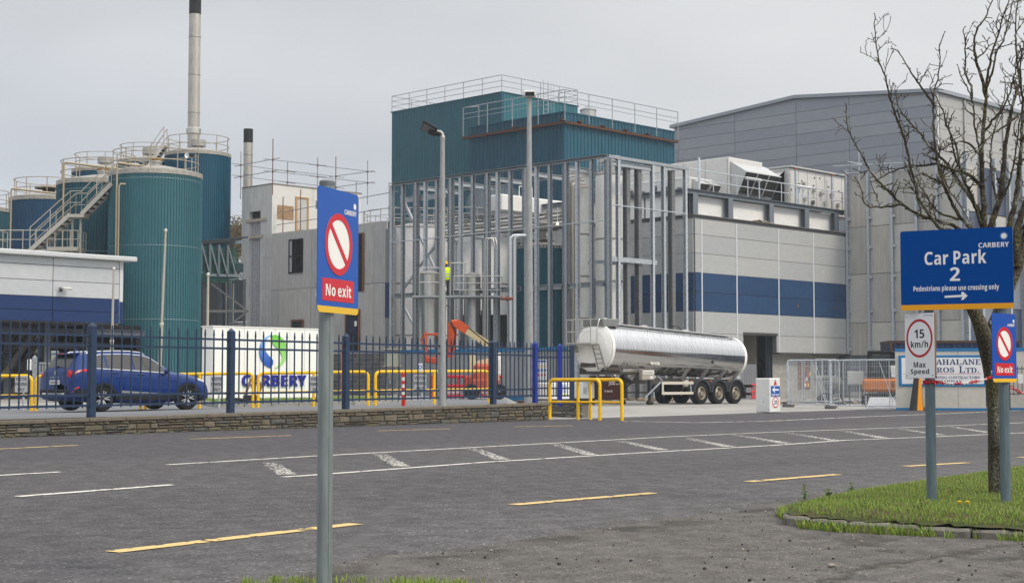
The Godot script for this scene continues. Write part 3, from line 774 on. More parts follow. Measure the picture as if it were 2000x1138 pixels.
	var vp := B.new(); var q := hz(n, 1366, 375, -0.8); vp.rod(Vector3(0, 0, 0), Vector3(0, hz(n, 1364, 307, -0.8).y - y, 0), 0.07, 10)
	var v := obj("vent_pipe", vp, galv(1.1)); v.position = n.transform * Vector3(q.x, y, -0.8); tag(v, "thin vertical steel vent pipe on the roof deck by the two small hoods", "pipe")

func gable_hall() -> void:
	var n := thing("gable_hall", "large plain grey hall with a low gable behind the bare tree", "building", corner(1832, 300, 118.0), TURN)
	var xa: float = -hx(n, 1555, 193).z; var ya: float = hx(n, 1555, 193).y
	var xe: float = -hx(n, 1318, 250).z; var ye: float = hx(n, 1318, 250).y
	var y0: float = hx(n, 1832, 180).y
	var gable := PackedVector2Array([Vector2(0, 0), Vector2(xe, 0), Vector2(xe, ye), Vector2(xa, ya), Vector2(0, y0)])
	var js := [0.0]
	for px in [1765, 1661, 1557, 1437, 1326]: js.append(-hx(n, px, 300).z)
	js.append(xe)
	var tint := [M(C(150, 154, 163), 0.5, 0.1, "faint", 4.0), M(C(146, 150, 160), 0.5, 0.1, "faint", 3.1), M(C(153, 157, 165), 0.5, 0.1, "faint", 5.0)]
	var side := Transform3D(Basis(Vector3(0, 0, -1), Vector3(0, 1, 0), Vector3(-1, 0, 0)).orthonormalized(), Vector3.ZERO)
	var row := 0.93
	for i in js.size() - 1:
		for j in 16:
			var yy := ya - 1.15 - row * j
			var rc := PackedVector2Array([Vector2(js[i] + 0.02, yy), Vector2(js[i + 1] - 0.02, yy), Vector2(js[i + 1] - 0.02, yy + row - 0.03), Vector2(js[i] + 0.02, yy + row - 0.03)])
			if j == 0:
				rc[2].y += 2.0; rc[3].y += 2.0
			for pg in Geometry2D.intersect_polygons(rc, gable):
				if pg.size() < 3: continue
				var b := B.new(); b.poly(pg, 0.0, 0.07, side); obj("panel", b, tint[(i * 5 + j * 2) % 3], n)
	var L := 34.0
	for i in 8:
		for j in 16:
			if i > 4 and j > 2: continue
			var yy := y0 - row * (j + 1)
			var b := B.new(); b.rbox(Vector3(0.3 + 4.2 * i + 2.1, yy + row * 0.5, 0.03), Vector3(4.17, row - 0.02, 0.07), 0.01); obj("panel", b, M(C(176, 176, 175), 0.5, 0.1, "faint", 3.0) if (i + j) % 2 else M(C(172, 172, 172), 0.5, 0.1, "faint", 3.6), n)
	for i in 4:
		var dp := B.new(); dp.rod(Vector3(4.1 + 6.5 * i, 2, 0.16), Vector3(4.1 + 6.5 * i, y0 - 0.1, 0.16), 0.08, 8); obj("downpipe", dp, M(C(190, 190, 190), 0.5), n)
	var core := B.new(); core.poly(gable, -L, -0.01, Transform3D(Basis(Vector3(0, 0, -1), Vector3(0, 1, 0), Vector3(-1, 0, 0)), Vector3.ZERO)); obj("wall", core, M(C(110, 112, 116), 0.7), n)
	var rf := B.new()
	for q in [[Vector2(-0.35, y0 - 0.02), Vector2(xa, ya)], [Vector2(xa, ya), Vector2(xe + 0.35, ye - 0.02)]]:
		var p0: Vector2 = q[0]; var p1: Vector2 = q[1]
		rf.hexa([Vector3(-0.3, p0.y + 0.02, -p0.x), Vector3(L, p0.y + 0.02, -p0.x), Vector3(L, p1.y + 0.02, -p1.x), Vector3(-0.3, p1.y + 0.02, -p1.x), Vector3(-0.3, p0.y + 0.3, -p0.x), Vector3(L, p0.y + 0.3, -p0.x), Vector3(L, p1.y + 0.3, -p1.x), Vector3(-0.3, p1.y + 0.3, -p1.x)])
	obj("roof", rf, M(C(150, 156, 164), 0.5, 0.2), n)
	var cn := B.new(); cn.span(Vector3(-0.1, 2, -0.12), Vector3(0.14, y0, 0.1)); obj("corner_trim", cn, M(C(196, 197, 198), 0.5), n)
	var fb := B.new(); var f0 := hx(n, 1700, 334); fb.span(Vector3(-0.12, f0.y - 1.0, -11.0), Vector3(-0.075, f0.y - 0.1, 0)); obj("blue_base_strip", fb, M(C(50, 70, 112), 0.5), n)

func teal_blocks() -> void:
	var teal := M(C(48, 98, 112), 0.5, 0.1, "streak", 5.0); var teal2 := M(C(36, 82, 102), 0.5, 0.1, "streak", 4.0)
	var n := thing("teal_tower", "taller teal ribbed building with a railing round its roof", "building", corner(980, 300, 112.0), TURN)
	var top := hx(n, 980, 180).y; var W: float = -hx(n, 765, 290).z; var L: float = hz(n, 1128, 200).x
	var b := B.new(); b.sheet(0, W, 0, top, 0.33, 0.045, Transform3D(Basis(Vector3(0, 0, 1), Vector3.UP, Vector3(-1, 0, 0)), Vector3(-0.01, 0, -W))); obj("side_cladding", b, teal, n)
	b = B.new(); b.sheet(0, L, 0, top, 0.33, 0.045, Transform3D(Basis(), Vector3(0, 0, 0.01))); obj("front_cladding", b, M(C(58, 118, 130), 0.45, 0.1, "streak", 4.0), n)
	b = B.new(); b.span(Vector3(0.01, 0, -W), Vector3(L, top - 0.02, -0.01)); obj("core", b, M(C(40, 80, 92), 0.7), n)
	b = B.new(); b.span(Vector3(-0.08, top - 0.015, -W - 0.1), Vector3(L + 0.1, top + 0.06, 0.1)); b.span(Vector3(-0.07, 0, -0.1), Vector3(0.1, top - 0.02, 0.07)); obj("trim", b, M(C(40, 84, 98), 0.5), n)
	b = B.new(); railing(b, [Vector3(L - 0.3, top + 0.05, -W + 0.2), Vector3(0.0, top + 0.05, -W), Vector3(0, top + 0.05, 0), Vector3(L, top + 0.05, 0), Vector3(L, top + 0.05, -2)], 1.25, 2.1, 0.03, 2); obj("guard_rail", b, galv(0.9), n)
	var lx := hz(n, 1066, 200, 0.3).x; b = B.new()
	for s in [-0.25, 0.25]: b.rod(Vector3(lx + s, top - 3.5, 0.3), Vector3(lx + s, top + 1.4, 0.3), 0.03, 6)
	for k in 12: b.rod(Vector3(lx - 0.25, top - 3.3 + 0.32 * k, 0.3), Vector3(lx + 0.25, top - 3.3 + 0.32 * k, 0.3), 0.02, 6)
	for s in [-0.3, 0.0, 0.3]: b.rod(Vector3(lx + s, top - 2.0, 0.85), Vector3(lx + s, top + 1.2, 0.85), 0.015, 5)
	obj("ladder", b, galv(), n)

	n = thing("teal_annex", "lower teal ribbed block with a rusty gutter beam in front of the teal tower", "building", corner(1103, 300, 102.0), TURN)
	top = hx(n, 1103, 219).y; W = -hx(n, 917, 290).z; L = hz(n, 1317, 260).x
	var yg := hx(n, 1103, 240).y
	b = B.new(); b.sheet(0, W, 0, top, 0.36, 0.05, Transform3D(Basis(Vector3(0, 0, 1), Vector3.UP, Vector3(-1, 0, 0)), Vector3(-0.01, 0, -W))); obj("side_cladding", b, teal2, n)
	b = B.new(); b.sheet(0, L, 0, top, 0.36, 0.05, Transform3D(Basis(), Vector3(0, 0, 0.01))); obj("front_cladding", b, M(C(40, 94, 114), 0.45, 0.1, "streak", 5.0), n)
	b = B.new(); b.span(Vector3(0.01, 0, -W), Vector3(L, top - 0.02, -0.01)); obj("core", b, M(C(35, 75, 90), 0.7), n)
	b = B.new(); b.span(Vector3(-0.1, top - 0.01, -W), Vector3(L, top + 0.08, 0.1)); b.span(Vector3(-0.075, 0, -0.1), Vector3(0.1, top - 0.02, 0.075)); obj("trim", b, M(C(30, 84, 104), 0.5), n)
	b = B.new(); b.channel(Vector3(-0.25, yg, -W - 0.4), Vector3(-0.25, yg, 0.25), 0.2, 0.17); b.channel(Vector3(-0.24, yg - 0.005, 0.25), Vector3(L, yg - 0.005, 0.25), 0.2, 0.17); obj("gutter_beam", b, M(C(98, 66, 48), 0.8, 0.2, "blotch", 1.2), n)
	b = B.new(); railing(b, [Vector3(1.2, top - 0.3, -W - 0.3), Vector3(-0.35, yg + 0.12, -W - 0.3), Vector3(-0.35, yg + 0.12, 0.35), Vector3(L, yg + 0.12, 0.35)], 2.05, 2.4, 0.032, 0); railing(b, [Vector3(-0.35, yg + 1.05, -W - 0.3), Vector3(-0.35, yg + 1.05, 0.35), Vector3(L, yg + 1.05, 0.35)], 0.65, 50.0, 0.025, 1); obj("guard_rail", b, galv(0.85), n)
	for k in 6:
		b = B.new(); b.rbox(Vector3(-0.25 if k < 2 else (k - 1.5) * 2.4, yg + 0.18, -4.4 * k if k < 2 else 0.28), Vector3(0.3, 0.12, 0.3), 0.02); obj("post_foot", b, M(C(80, 50, 38), 0.8), n)
	var v := hz(n, 1149, 215, -3.0); var t := thing("roof_vent", "round stainless roof vent with a conical cap on the teal annex", "vent", n.transform * Vector3(v.x, top + 0.05, -3.0))
	var r := 16.0 * 104.0 / 3000.0
	b = B.new(); b.lathe([Vector2(r, 0), Vector2(r, 1.1), Vector2(r * 0.97, 1.12)], 28); obj("drum", b, steel(0.35), t)
	b = B.new(); b.lathe([Vector2(r * 1.07, 1.1), Vector2(r * 1.07, 1.2), Vector2(0.02, 1.55)], 28); obj("cap", b, M(C(150, 152, 156), 0.4, 0.7), t)

func concrete_wing() -> void:
	var o := corner(1657, 540, 93.8)
	var far := Node3D.new(); far.transform = Transform3D(Basis(Vector3.UP, TURN), o)
	var wl := hx(far, 1884, 540).z
	far.free()
	var u := Basis(Vector3.UP, TURN)
	var n := thing("concrete_wing", "bare precast concrete wall braced by grey steel columns behind the car park sign", "building", o + u * Vector3(0, 0, wl), TURN)
	var top := hx(n, 1858, 320).y; var y0 := hx(n, 1700, 694).y
	var pc := [M(C(182, 181, 176), 0.85, 0, "faint", 3.5, "fine_n", 0.3), M(C(176, 175, 171), 0.85, 0, "streak", 2.9, "fine_n", 0.3), M(C(183, 180, 173), 0.85, 0, "streak", 3.0, "fine_n", 0.3)]
	var zs := [0.0]
	for px in [1838, 1797, 1749, 1702.5, 1661]: zs.append(-hx(n, px, 560).z)
	var yy := [y0]
	for py in [630, 535, 442]: yy.append(hx(n, 1700, py).y)
	yy.append(top)
	panels(n, zs, yy, func(i, j): return pc[(i * 2 + j) % 3], -0.04, true, 0.035, 0.1, "precast_panel")
	var L := 30.0; var W: float = wl + 0.2
	var b := B.new(); b.span(Vector3(0.02, y0, -W), Vector3(L, top, -0.03)); obj("core", b, M(C(120, 118, 112), 0.8), n)
	b = B.new(); b.span(Vector3(-0.16, y0 - 0.22, -W), Vector3(0.3, y0 - 0.02, 0.1)); b.span(Vector3(0.31, y0 - 0.218, -0.2), Vector3(L, y0 - 0.022, 0.1)); obj("edge_beam", b, M(C(96, 100, 104), 0.6, 0.3), n)
	var gs := galv(0.95)
	for i in zs.size():
		b = B.new(); b.channel(Vector3(-0.19, y0 + 0.1, -zs[i] - 0.02), Vector3(-0.19, top + (0.3 if i % 2 else 0.0), -zs[i] - 0.02), 0.16, 0.2, 0.016, Vector3.RIGHT); obj("steel_column", b, gs, n)
		for y in [y0 + 0.4, yy[1] + 0.7, yy[2] - 0.2, yy[2] + 1.6, yy[3] + 0.5]:
			b = B.new(); b.rbox(Vector3(-0.2, y, -zs[i] + 0.12), Vector3(0.16, 0.16, 0.14), 0.01); obj("bracket", b, gs, n)
	for k in 9:
		var x := 0.1 + 1.75 * k
		b = B.new(); b.ibeam(Vector3(x, y0, 0.14), Vector3(x, top + 0.6, 0.14), 0.2, 0.22, 0.02, Vector3.BACK); obj("steel_column", b, gs, n)
		for j in 4:
			if k == 0 and j == 0: pass
			b = B.new(); var ph := (top - y0) / 4.0; b.rbox(Vector3(x + 0.88, y0 + ph * (j + 0.5), 0.0), Vector3(1.68, ph - 0.06, 0.06), 0.01)
			obj("panel", b, [M(C(74, 84, 104), 0.25, 0.1), M(C(122, 128, 138), 0.4, 0.1), pc[0], M(C(60, 70, 92), 0.25, 0.1)][(k + j * 2) % 4], n)
	for z in [-0.6, -3.4, -6.2]:
		b = B.new(); b.rbox(Vector3(0.1, (y0 - 0.2) * 0.5 + 0.1, z), Vector3(0.45, y0 - 0.22, 0.45), 0.02); obj("concrete_column", b, M(C(150, 144, 132), 0.85, 0, "blotch", 1.0), n)
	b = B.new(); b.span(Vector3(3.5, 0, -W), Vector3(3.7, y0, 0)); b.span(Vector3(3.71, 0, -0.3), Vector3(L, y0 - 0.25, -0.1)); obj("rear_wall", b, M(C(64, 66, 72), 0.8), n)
	b = B.new(); b.span(Vector3(3.42, 0.3, -4.6), Vector3(3.49, y0 - 0.2, -3.0)); obj("blue_door", b, M(C(38, 48, 110), 0.6), n)
	b = B.new()
	b.rod(Vector3(-0.2, top - 0.4, -W + 1.2), Vector3(-0.2, top + 1.5, -W + 1.2), 0.03, 6); b.rod(Vector3(-0.25, top + 0.6, -W - 0.6), Vector3(-0.25, top + 0.3, -W + 5.0), 0.03, 6); b.rod(Vector3(-0.5, top + 0.75, -W + 0.6), Vector3(1.5, top + 0.75, -W + 0.6), 0.03, 6); b.rod(Vector3(-0.25, top + 0.1, -W - 0.6), Vector3(-0.25, top - 0.1, -W + 5.0), 0.03, 6)
	obj("scaffold_tube", b, galv(), n)

func stair_tower() -> void:
	var n := thing("concrete_building", "bare concrete building under construction with a white stair head and window openings", "building", corner(757, 560, 89.0), TURN)
	var pc := [M(C(184, 184, 183), 0.85, 0, "streak", 3.0, "fine_n", 0.3), M(C(178, 179, 179), 0.85, 0, "streak", 2.5, "fine_n", 0.3), M(C(188, 187, 185), 0.85, 0, "streak", 2.7, "fine_n", 0.3)]
	var top := hx(n, 757, 431).y; var W: float = -hx(n, 475, 560).z
	var ym := hx(n, 700, 560).y - 0.1
	var ys := [0.2, hx(n, 700, 556).y, top]
	var zs := []
	for px in [757, 732, 699, 640, 609, 546, 513.5]: zs.append(-hx(n, px, 600).z)
	var win := hx(n, 581, 500); var hole0: float = zs[4]; var hole1: float = zs[5]
	panels(n, zs, ys, func(i, j): return null if i == 4 and j == 1 else pc[(i * 2 + j) % 3], -0.05, true, 0.03, 0.12, "precast_panel")
	var w0: float = -hx(n, 594, 500).z; var w1: float = -hx(n, 567, 500).z; var wy0 := hx(n, 581, 532).y; var wy1 := hx(n, 581, 468).y
	panels(n, [hole0, w0], [ys[1], top], func(_i, _j): return pc[0], -0.05, true, 0.004, 0.12, "precast_panel"); panels(n, [w1, hole1], [ys[1], top], func(_i, _j): return pc[2], -0.05, true, 0.004, 0.12, "precast_panel")
	panels(n, [w0, w1], [ys[1], wy0], func(_i, _j): return pc[0], -0.05, true, 0.004, 0.12, "precast_panel"); panels(n, [w0, w1], [wy1, top], func(_i, _j): return pc[0], -0.05, true, 0.004, 0.12, "precast_panel")
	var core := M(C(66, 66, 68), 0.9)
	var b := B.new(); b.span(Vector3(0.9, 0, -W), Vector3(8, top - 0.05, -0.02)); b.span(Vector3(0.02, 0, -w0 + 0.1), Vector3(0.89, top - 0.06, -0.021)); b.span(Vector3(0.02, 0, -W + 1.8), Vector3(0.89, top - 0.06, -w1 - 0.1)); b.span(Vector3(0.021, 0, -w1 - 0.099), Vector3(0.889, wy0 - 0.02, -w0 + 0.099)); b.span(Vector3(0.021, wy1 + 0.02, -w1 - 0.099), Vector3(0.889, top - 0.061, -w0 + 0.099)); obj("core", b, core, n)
	b = B.new()
	for z in [w0 + 0.02, (w0 + w1) * 0.5, w1 - 0.02]: b.span(Vector3(-0.16, wy0, -z - 0.04), Vector3(-0.08, wy1, -z + 0.04))
	for y in [wy0, (wy0 + wy1) * 0.5, wy1]: b.span(Vector3(-0.165, y - 0.04, -w1), Vector3(-0.085, y + 0.04, -w0))
	var wf := obj("window", b, M(C(28, 28, 30), 0.6), n)
	b = B.new(); b.span(Vector3(-0.13, wy0 + 0.05, -w1 + 0.05), Vector3(-0.12, wy1 - 0.05, -w1 + 0.3)); obj("membrane", b, M(C(150, 155, 165), 0.5), wf)
	for q in [[705, 512, 0.25, 1.7], [581, 660, 0.55, 1.1], [689, 645, 0.62, 1.2]]:
		var h := hx(n, q[0], q[1], -0.12); b = B.new(); b.span(h + Vector3(-0.05, -q[3], -q[2]), h + Vector3(0.0, q[3], q[2])); var w := obj("window", b, M(C(16, 17, 20), 0.4), n)
		b = B.new()
		for s in [-1.0, 1.0]: b.span(h + Vector3(-0.09, -q[3], s * q[2] - 0.05), h + Vector3(0.0, q[3], s * q[2] + 0.05))
		b.span(h + Vector3(-0.088, q[3] - 0.04, -q[2]), h + Vector3(0.0, q[3] + 0.05, q[2])); obj("frame", b, M(C(120, 84, 58), 0.8), w)
	var bl := hx(n, 689, 637, -0.17); b = B.new(); b.rbox(bl, Vector3(0.04, 1.0, 0.95), 0.01); obj("blue_shutter", b, M(C(30, 36, 66), 0.5), n)
	b = B.new(); b.rbox(bl + Vector3(-0.03, 0.15, 0.28), Vector3(0.01, 0.3, 0.22), 0.003); obj("paper_notice", b, M(C(225, 225, 225), 0.7), n)
	var z0: float = -hx(n, 533, 450).z; var ht := hx(n, 533, 360).y; var sx := hz(n, 705, 380, -z0).x
	var gr := M(C(204, 205, 205), 0.85, 0, "streak", 2.6, "fine_n", 0.25); var wh := M(C(218, 217, 213), 0.8, 0, "faint", 3.2, "fine_n", 0.2)
	var slot0: float = -hx(n, 510, 520).z; var slot1: float = -hx(n, 489, 520).z; var sy := hx(n, 500, 413).y
	b = B.new(); b.span(Vector3(-0.11, 0.1, -slot0 + 0.002), Vector3(0.2, ht, -z0)); b.span(Vector3(-0.108, sy, -slot1 + 0.001), Vector3(0.198, ht - 0.002, -slot0)); b.span(Vector3(-0.11, 0.1, -W - 0.1), Vector3(0.2, ht, -slot1)); b.span(Vector3(0.21, top - 0.3, -W - 0.1), Vector3(0.6, ht - 0.01, -z0 - 0.3)); obj("stair_head_side_wall", b, gr, n)
	b = B.new(); b.span(Vector3(-0.105, top - 0.4, -z0 - 0.2), Vector3(sx, ht - 0.004, -z0 + 0.012)); b.span(Vector3(sx - 0.2, top - 0.4, -W), Vector3(sx + 0.003, ht - 0.006, -z0 - 0.21)); obj("stair_head_front_wall", b, wh, n)
	b = B.new(); b.span(Vector3(-0.13, ht, -W - 0.12), Vector3(sx + 0.03, ht + 0.08, -z0 + 0.04)); obj("stair_head_roof", b, M(C(130, 124, 116), 0.8), n)
	b = B.new(); var last := Vector3()
	for k in 15:
		var p := Vector3(0.02 + 0.05 * sin(k * 2.1) + rng.randf() * 0.03, 0, -lerpf(slot0, slot1, k / 14.0))
		if k: b.quad(p, last, last + Vector3(0.01 * sin(k), sy - 0.5, 0), p + Vector3(0.01 * cos(k), sy - 0.5, 0))
		last = p
	obj("plastic_sheet", b, M(C(176, 178, 184), 0.2, 0.0, "blotch", 0.9, "blotch_n", 3.0), n)
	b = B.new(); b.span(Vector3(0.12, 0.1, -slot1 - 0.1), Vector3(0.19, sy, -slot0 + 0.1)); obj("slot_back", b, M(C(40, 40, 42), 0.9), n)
	for q in [[500, 430, 1.1], [500, 462, 0.7]]:
		var h := hx(n, q[0], q[1], -0.14); b = B.new(); b.rbox(h, Vector3(0.06, 0.2, 2.0 * q[2]), 0.01); obj("timber_rail", b, M(C(182, 174, 156), 0.8, 0, "streak", 0.8), n)
	var d := hz(n, 589, 418, -z0 + 0.02); var dw: float = (hz(n, 599, 418, -z0).x - hz(n, 579, 418, -z0).x) * 0.5; b = B.new(); b.span(d + Vector3(-dw, -1.0, -0.005), d + Vector3(dw, 1.0, 0.02)); obj("door", b, M(C(192, 192, 188), 0.7, 0, "faint", 1.0), n)
	b = B.new()
	for s in [-dw - 0.05, dw + 0.05]: b.span(d + Vector3(s - 0.06, -1.05, -0.006), d + Vector3(s + 0.06, 1.05, 0.06))
	b.span(d + Vector3(-dw - 0.11, 1.0, -0.006), d + Vector3(dw + 0.11, 1.1, 0.062)); b.span(d + Vector3(-dw - 0.11, -1.12, -0.006), d + Vector3(dw + 0.11, -1.0, 0.062)); obj("door_frame", b, M(C(176, 142, 100), 0.8), n)
	var cbm := M(C(198, 164, 126), 0.85, 0, "flake", 0.8); d = hz(n, 557, 415, -z0 + 0.02); b = B.new(); b.rbox(d, Vector3(hz(n, 573, 415, -z0).x - hz(n, 541, 415, -z0).x, 0.9, 0.03), 0.006); obj("chipboard", b, cbm, n)
	scaffold(n, z0, W, sx, ht, top)
	b = B.new(); b.span(Vector3(-0.2, 0.2, 0.02), Vector3(-0.02, hx(n, 765, 447).y, 0.75)); obj("insulated_panel", b, M(C(120, 122, 124), 0.6), n)
	b = B.new(); b.span(Vector3(-0.215, hx(n, 765, 620).y, 0.01), Vector3(-0.201, hx(n, 765, 552).y, 0.755)); obj("blue_band", b, M(C(40, 56, 92), 0.5), n)

func scaffold(n: Node3D, z0: float, W: float, sx: float, ht: float, top: float) -> void:
	var t := thing("scaffold", "steel tube scaffold rails round the flat roof of the white stair head", "scaffold", n.position, TURN)
	var m := galv(0.8); var rust := M(C(120, 88, 70), 0.6, 0.4)
	var posts := [Vector3(-0.3, ht, -W), Vector3(-0.3, ht, -z0 + 0.3), Vector3(sx * 0.45, ht, -z0 + 0.35), Vector3(sx + 0.3, ht, -z0 + 0.3), Vector3(sx + 0.35, ht, -W), Vector3(sx * 0.5, ht, -W - 0.2)]
	for i in 6:
		var b := B.new(); b.rod(posts[i] - Vector3(0, 0.7, 0), posts[i] + Vector3(0, 2.4 + 0.5 * sin(i * 2.0), 0), 0.03, 6); obj("upright", b, rust if i % 3 == 1 else m, t)
	for k in 2:
		for i in 6:
			var p: Vector3 = posts[i]; var q: Vector3 = posts[(i + 1) % 6]; var e := (q - p).normalized() * 0.7
			var b := B.new(); b.rod(p - e + Vector3(0, 0.75 + 0.75 * k, 0), q + e + Vector3(0, 0.8 + 0.75 * k, 0), 0.026, 6); obj("rail", b, m, t)
			b = B.new(); b.rbox(p + Vector3(0, 0.76 + 0.75 * k, 0), Vector3(0.12, 0.12, 0.12), 0.02); obj("clamp", b, rust, t)
	t = thing("scaffold", "steel tube guard rails along the parapet of the bare concrete wall", "scaffold", n.position, TURN)
	var pz := [-0.2, -3.2, -6.0, -8.6, -10.4]
	for i in 5:
		var b := B.new(); b.rod(Vector3(0.25, top - 0.5, pz[i]), Vector3(0.25, top + 2.3 + 0.3 * (i % 2), pz[i]), 0.03, 6); obj("upright", b, rust if i == 4 or i == 3 else m, t)
	for k in 2:
		var b := B.new(); b.rod(Vector3(0.21, top + 0.8 + 0.9 * k, 0.6), Vector3(0.21, top + 0.55 + 0.75 * k, -z0 + 0.1), 0.026, 6); obj("rail", b, m, t)

func corner_building() -> void:
	var n := thing("corner_building", "low building at the left edge with silver and blue cladding over an open undercroft", "building", corner(237, 560, 66.0), TURN)
	var top := hz(n, 237, 511).y; var x0 := -14.0
	var ys := []
	for py in [632, 611, 585, 555, 526, 511]: ys.append(hz(n, 237, py).y)
	var sv := [M(C(200, 203, 207), 0.36, 0.3, "faint", 3.0), M(C(194, 198, 202), 0.36, 0.3, "faint", 2.2)]; var bl := M(C(30, 54, 100), 0.4, 0.1, "faint", 2.0)
	var xs := [x0, -9.0, hz(n, 101, 560).x, -0.15]
	panels(n, xs, ys, func(i, j): return bl if j < 2 else sv[(i + j) % 2], 0.03)
	var b := B.new(); b.span(Vector3(-0.145, ys[0], -0.15), Vector3(0.02, top, 0.07)); obj("corner_trim", b, M(C(205, 208, 210), 0.4, 0.2), n)
	b = B.new(); b.span(Vector3(-0.14, ys[0] - 0.001, -0.14), Vector3(0.025, ys[2] - 0.1, 0.075)); obj("corner_trim", b, bl, n)
	b = B.new(); b.span(Vector3(x0, ys[0], -12), Vector3(-0.15, top, -0.01)); obj("core", b, M(C(110, 112, 116), 0.7), n)
	b = B.new(); b.rbox(Vector3(x0 * 0.5 + 0.1, top + 0.1, -5.8), Vector3(-x0 + 0.7, 0.2, 12.6), 0.03); obj("roof_edge", b, M(C(205, 208, 210), 0.4, 0.3, "faint", 2.0), n)
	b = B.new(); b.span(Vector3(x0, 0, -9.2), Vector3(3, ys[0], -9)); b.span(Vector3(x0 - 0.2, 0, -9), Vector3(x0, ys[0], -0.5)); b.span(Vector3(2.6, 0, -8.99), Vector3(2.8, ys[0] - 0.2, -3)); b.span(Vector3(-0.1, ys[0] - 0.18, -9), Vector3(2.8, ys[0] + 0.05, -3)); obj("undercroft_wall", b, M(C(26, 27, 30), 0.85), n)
	var cm := M(C(92, 98, 106), 0.5, 0.4)
	for q in [[88, -1.5], [170, -1.2], [10, -3.0], [250, -4.0]]:
		var p := hz(n, q[0], 700, q[1]); b = B.new(); b.ibeam(Vector3(p.x, 0.2, q[1]), Vector3(p.x, ys[0], q[1]), 0.28, 0.26, 0.03, Vector3.BACK); obj("steel_column", b, cm, n)
	for k in 2:
		b = B.new(); b.ibeam(Vector3(x0, ys[0] - 0.35 - 0.5 * k, -2.0 - 3.0 * k), Vector3(2.4, ys[0] - 0.35 - 0.5 * k, -2.0 - 3.0 * k), 0.2, 0.3, 0.03); obj("floor_beam", b, cm, n)
	for k in 2:
		var p := hz(n, 25.0 + 40.0 * k, 690, -2.5 - k); b = B.new()
		for s in [-0.45, 0.45]:
			b.bar(Vector3(p.x - 1.3, 0.6, p.z + s), Vector3(p.x + 1.6, 4.4, p.z + s), 0.05, 0.24); b.rod(Vector3(p.x - 1.3, 1.6, p.z + s), Vector3(p.x + 1.6, 5.4, p.z + s), 0.025, 6)
			for q in 4: b.rod(Vector3(p.x - 1.3 + 0.9 * q, 0.6 + 1.18 * q, p.z + s), Vector3(p.x - 1.3 + 0.9 * q, 1.6 + 1.18 * q, p.z + s), 0.022, 6)
		for q in 17: b.box(Vector3(p.x - 1.25 + 0.17 * q, 0.75 + 0.223 * q, p.z), Vector3(0.25, 0.03, 0.88))
		obj("stair", b, M(C(84, 82, 76), 0.6, 0.3), n)
	for k in 6:
		b = B.new(); b.rod(Vector3(x0 + 2 + 2.2 * k, 0.3, -5.5), Vector3(x0 + 2 + 2.2 * k, ys[0], -5.5), 0.08 + 0.05 * (k % 2), 8); obj("pipe", b, steel(0.5), n)
	b = B.new(); var pl := hz(n, 40, 692, -6.5); b.rbox(Vector3(pl.x, 1.3, -6.5), Vector3(3.4, 1.6, 1.6), 0.1); obj("plant_box", b, M(C(70, 72, 76), 0.6), n)
	var f := thing("wall_light", "small flood light on a bracket on the silver cladding at the left", "light", n.transform * hz(n, 122, 563, 0.07), TURN)
	b = B.new(); b.rbox(Vector3(0, 0, 0.28), Vector3(0.42, 0.09, 0.3), 0.02, Basis(Vector3.RIGHT, 0.25)); obj("lamp_head", b, M(C(195, 195, 192), 0.5), f)
	b = B.new(); b.rod(Vector3(-0.1, -0.05, 0), Vector3(-0.1, -0.02, 0.18), 0.03, 6); b.rbox(Vector3(-0.1, -0.05, 0.02), Vector3(0.14, 0.18, 0.04), 0.01); obj("bracket", b, M(C(90, 90, 92), 0.5), f)

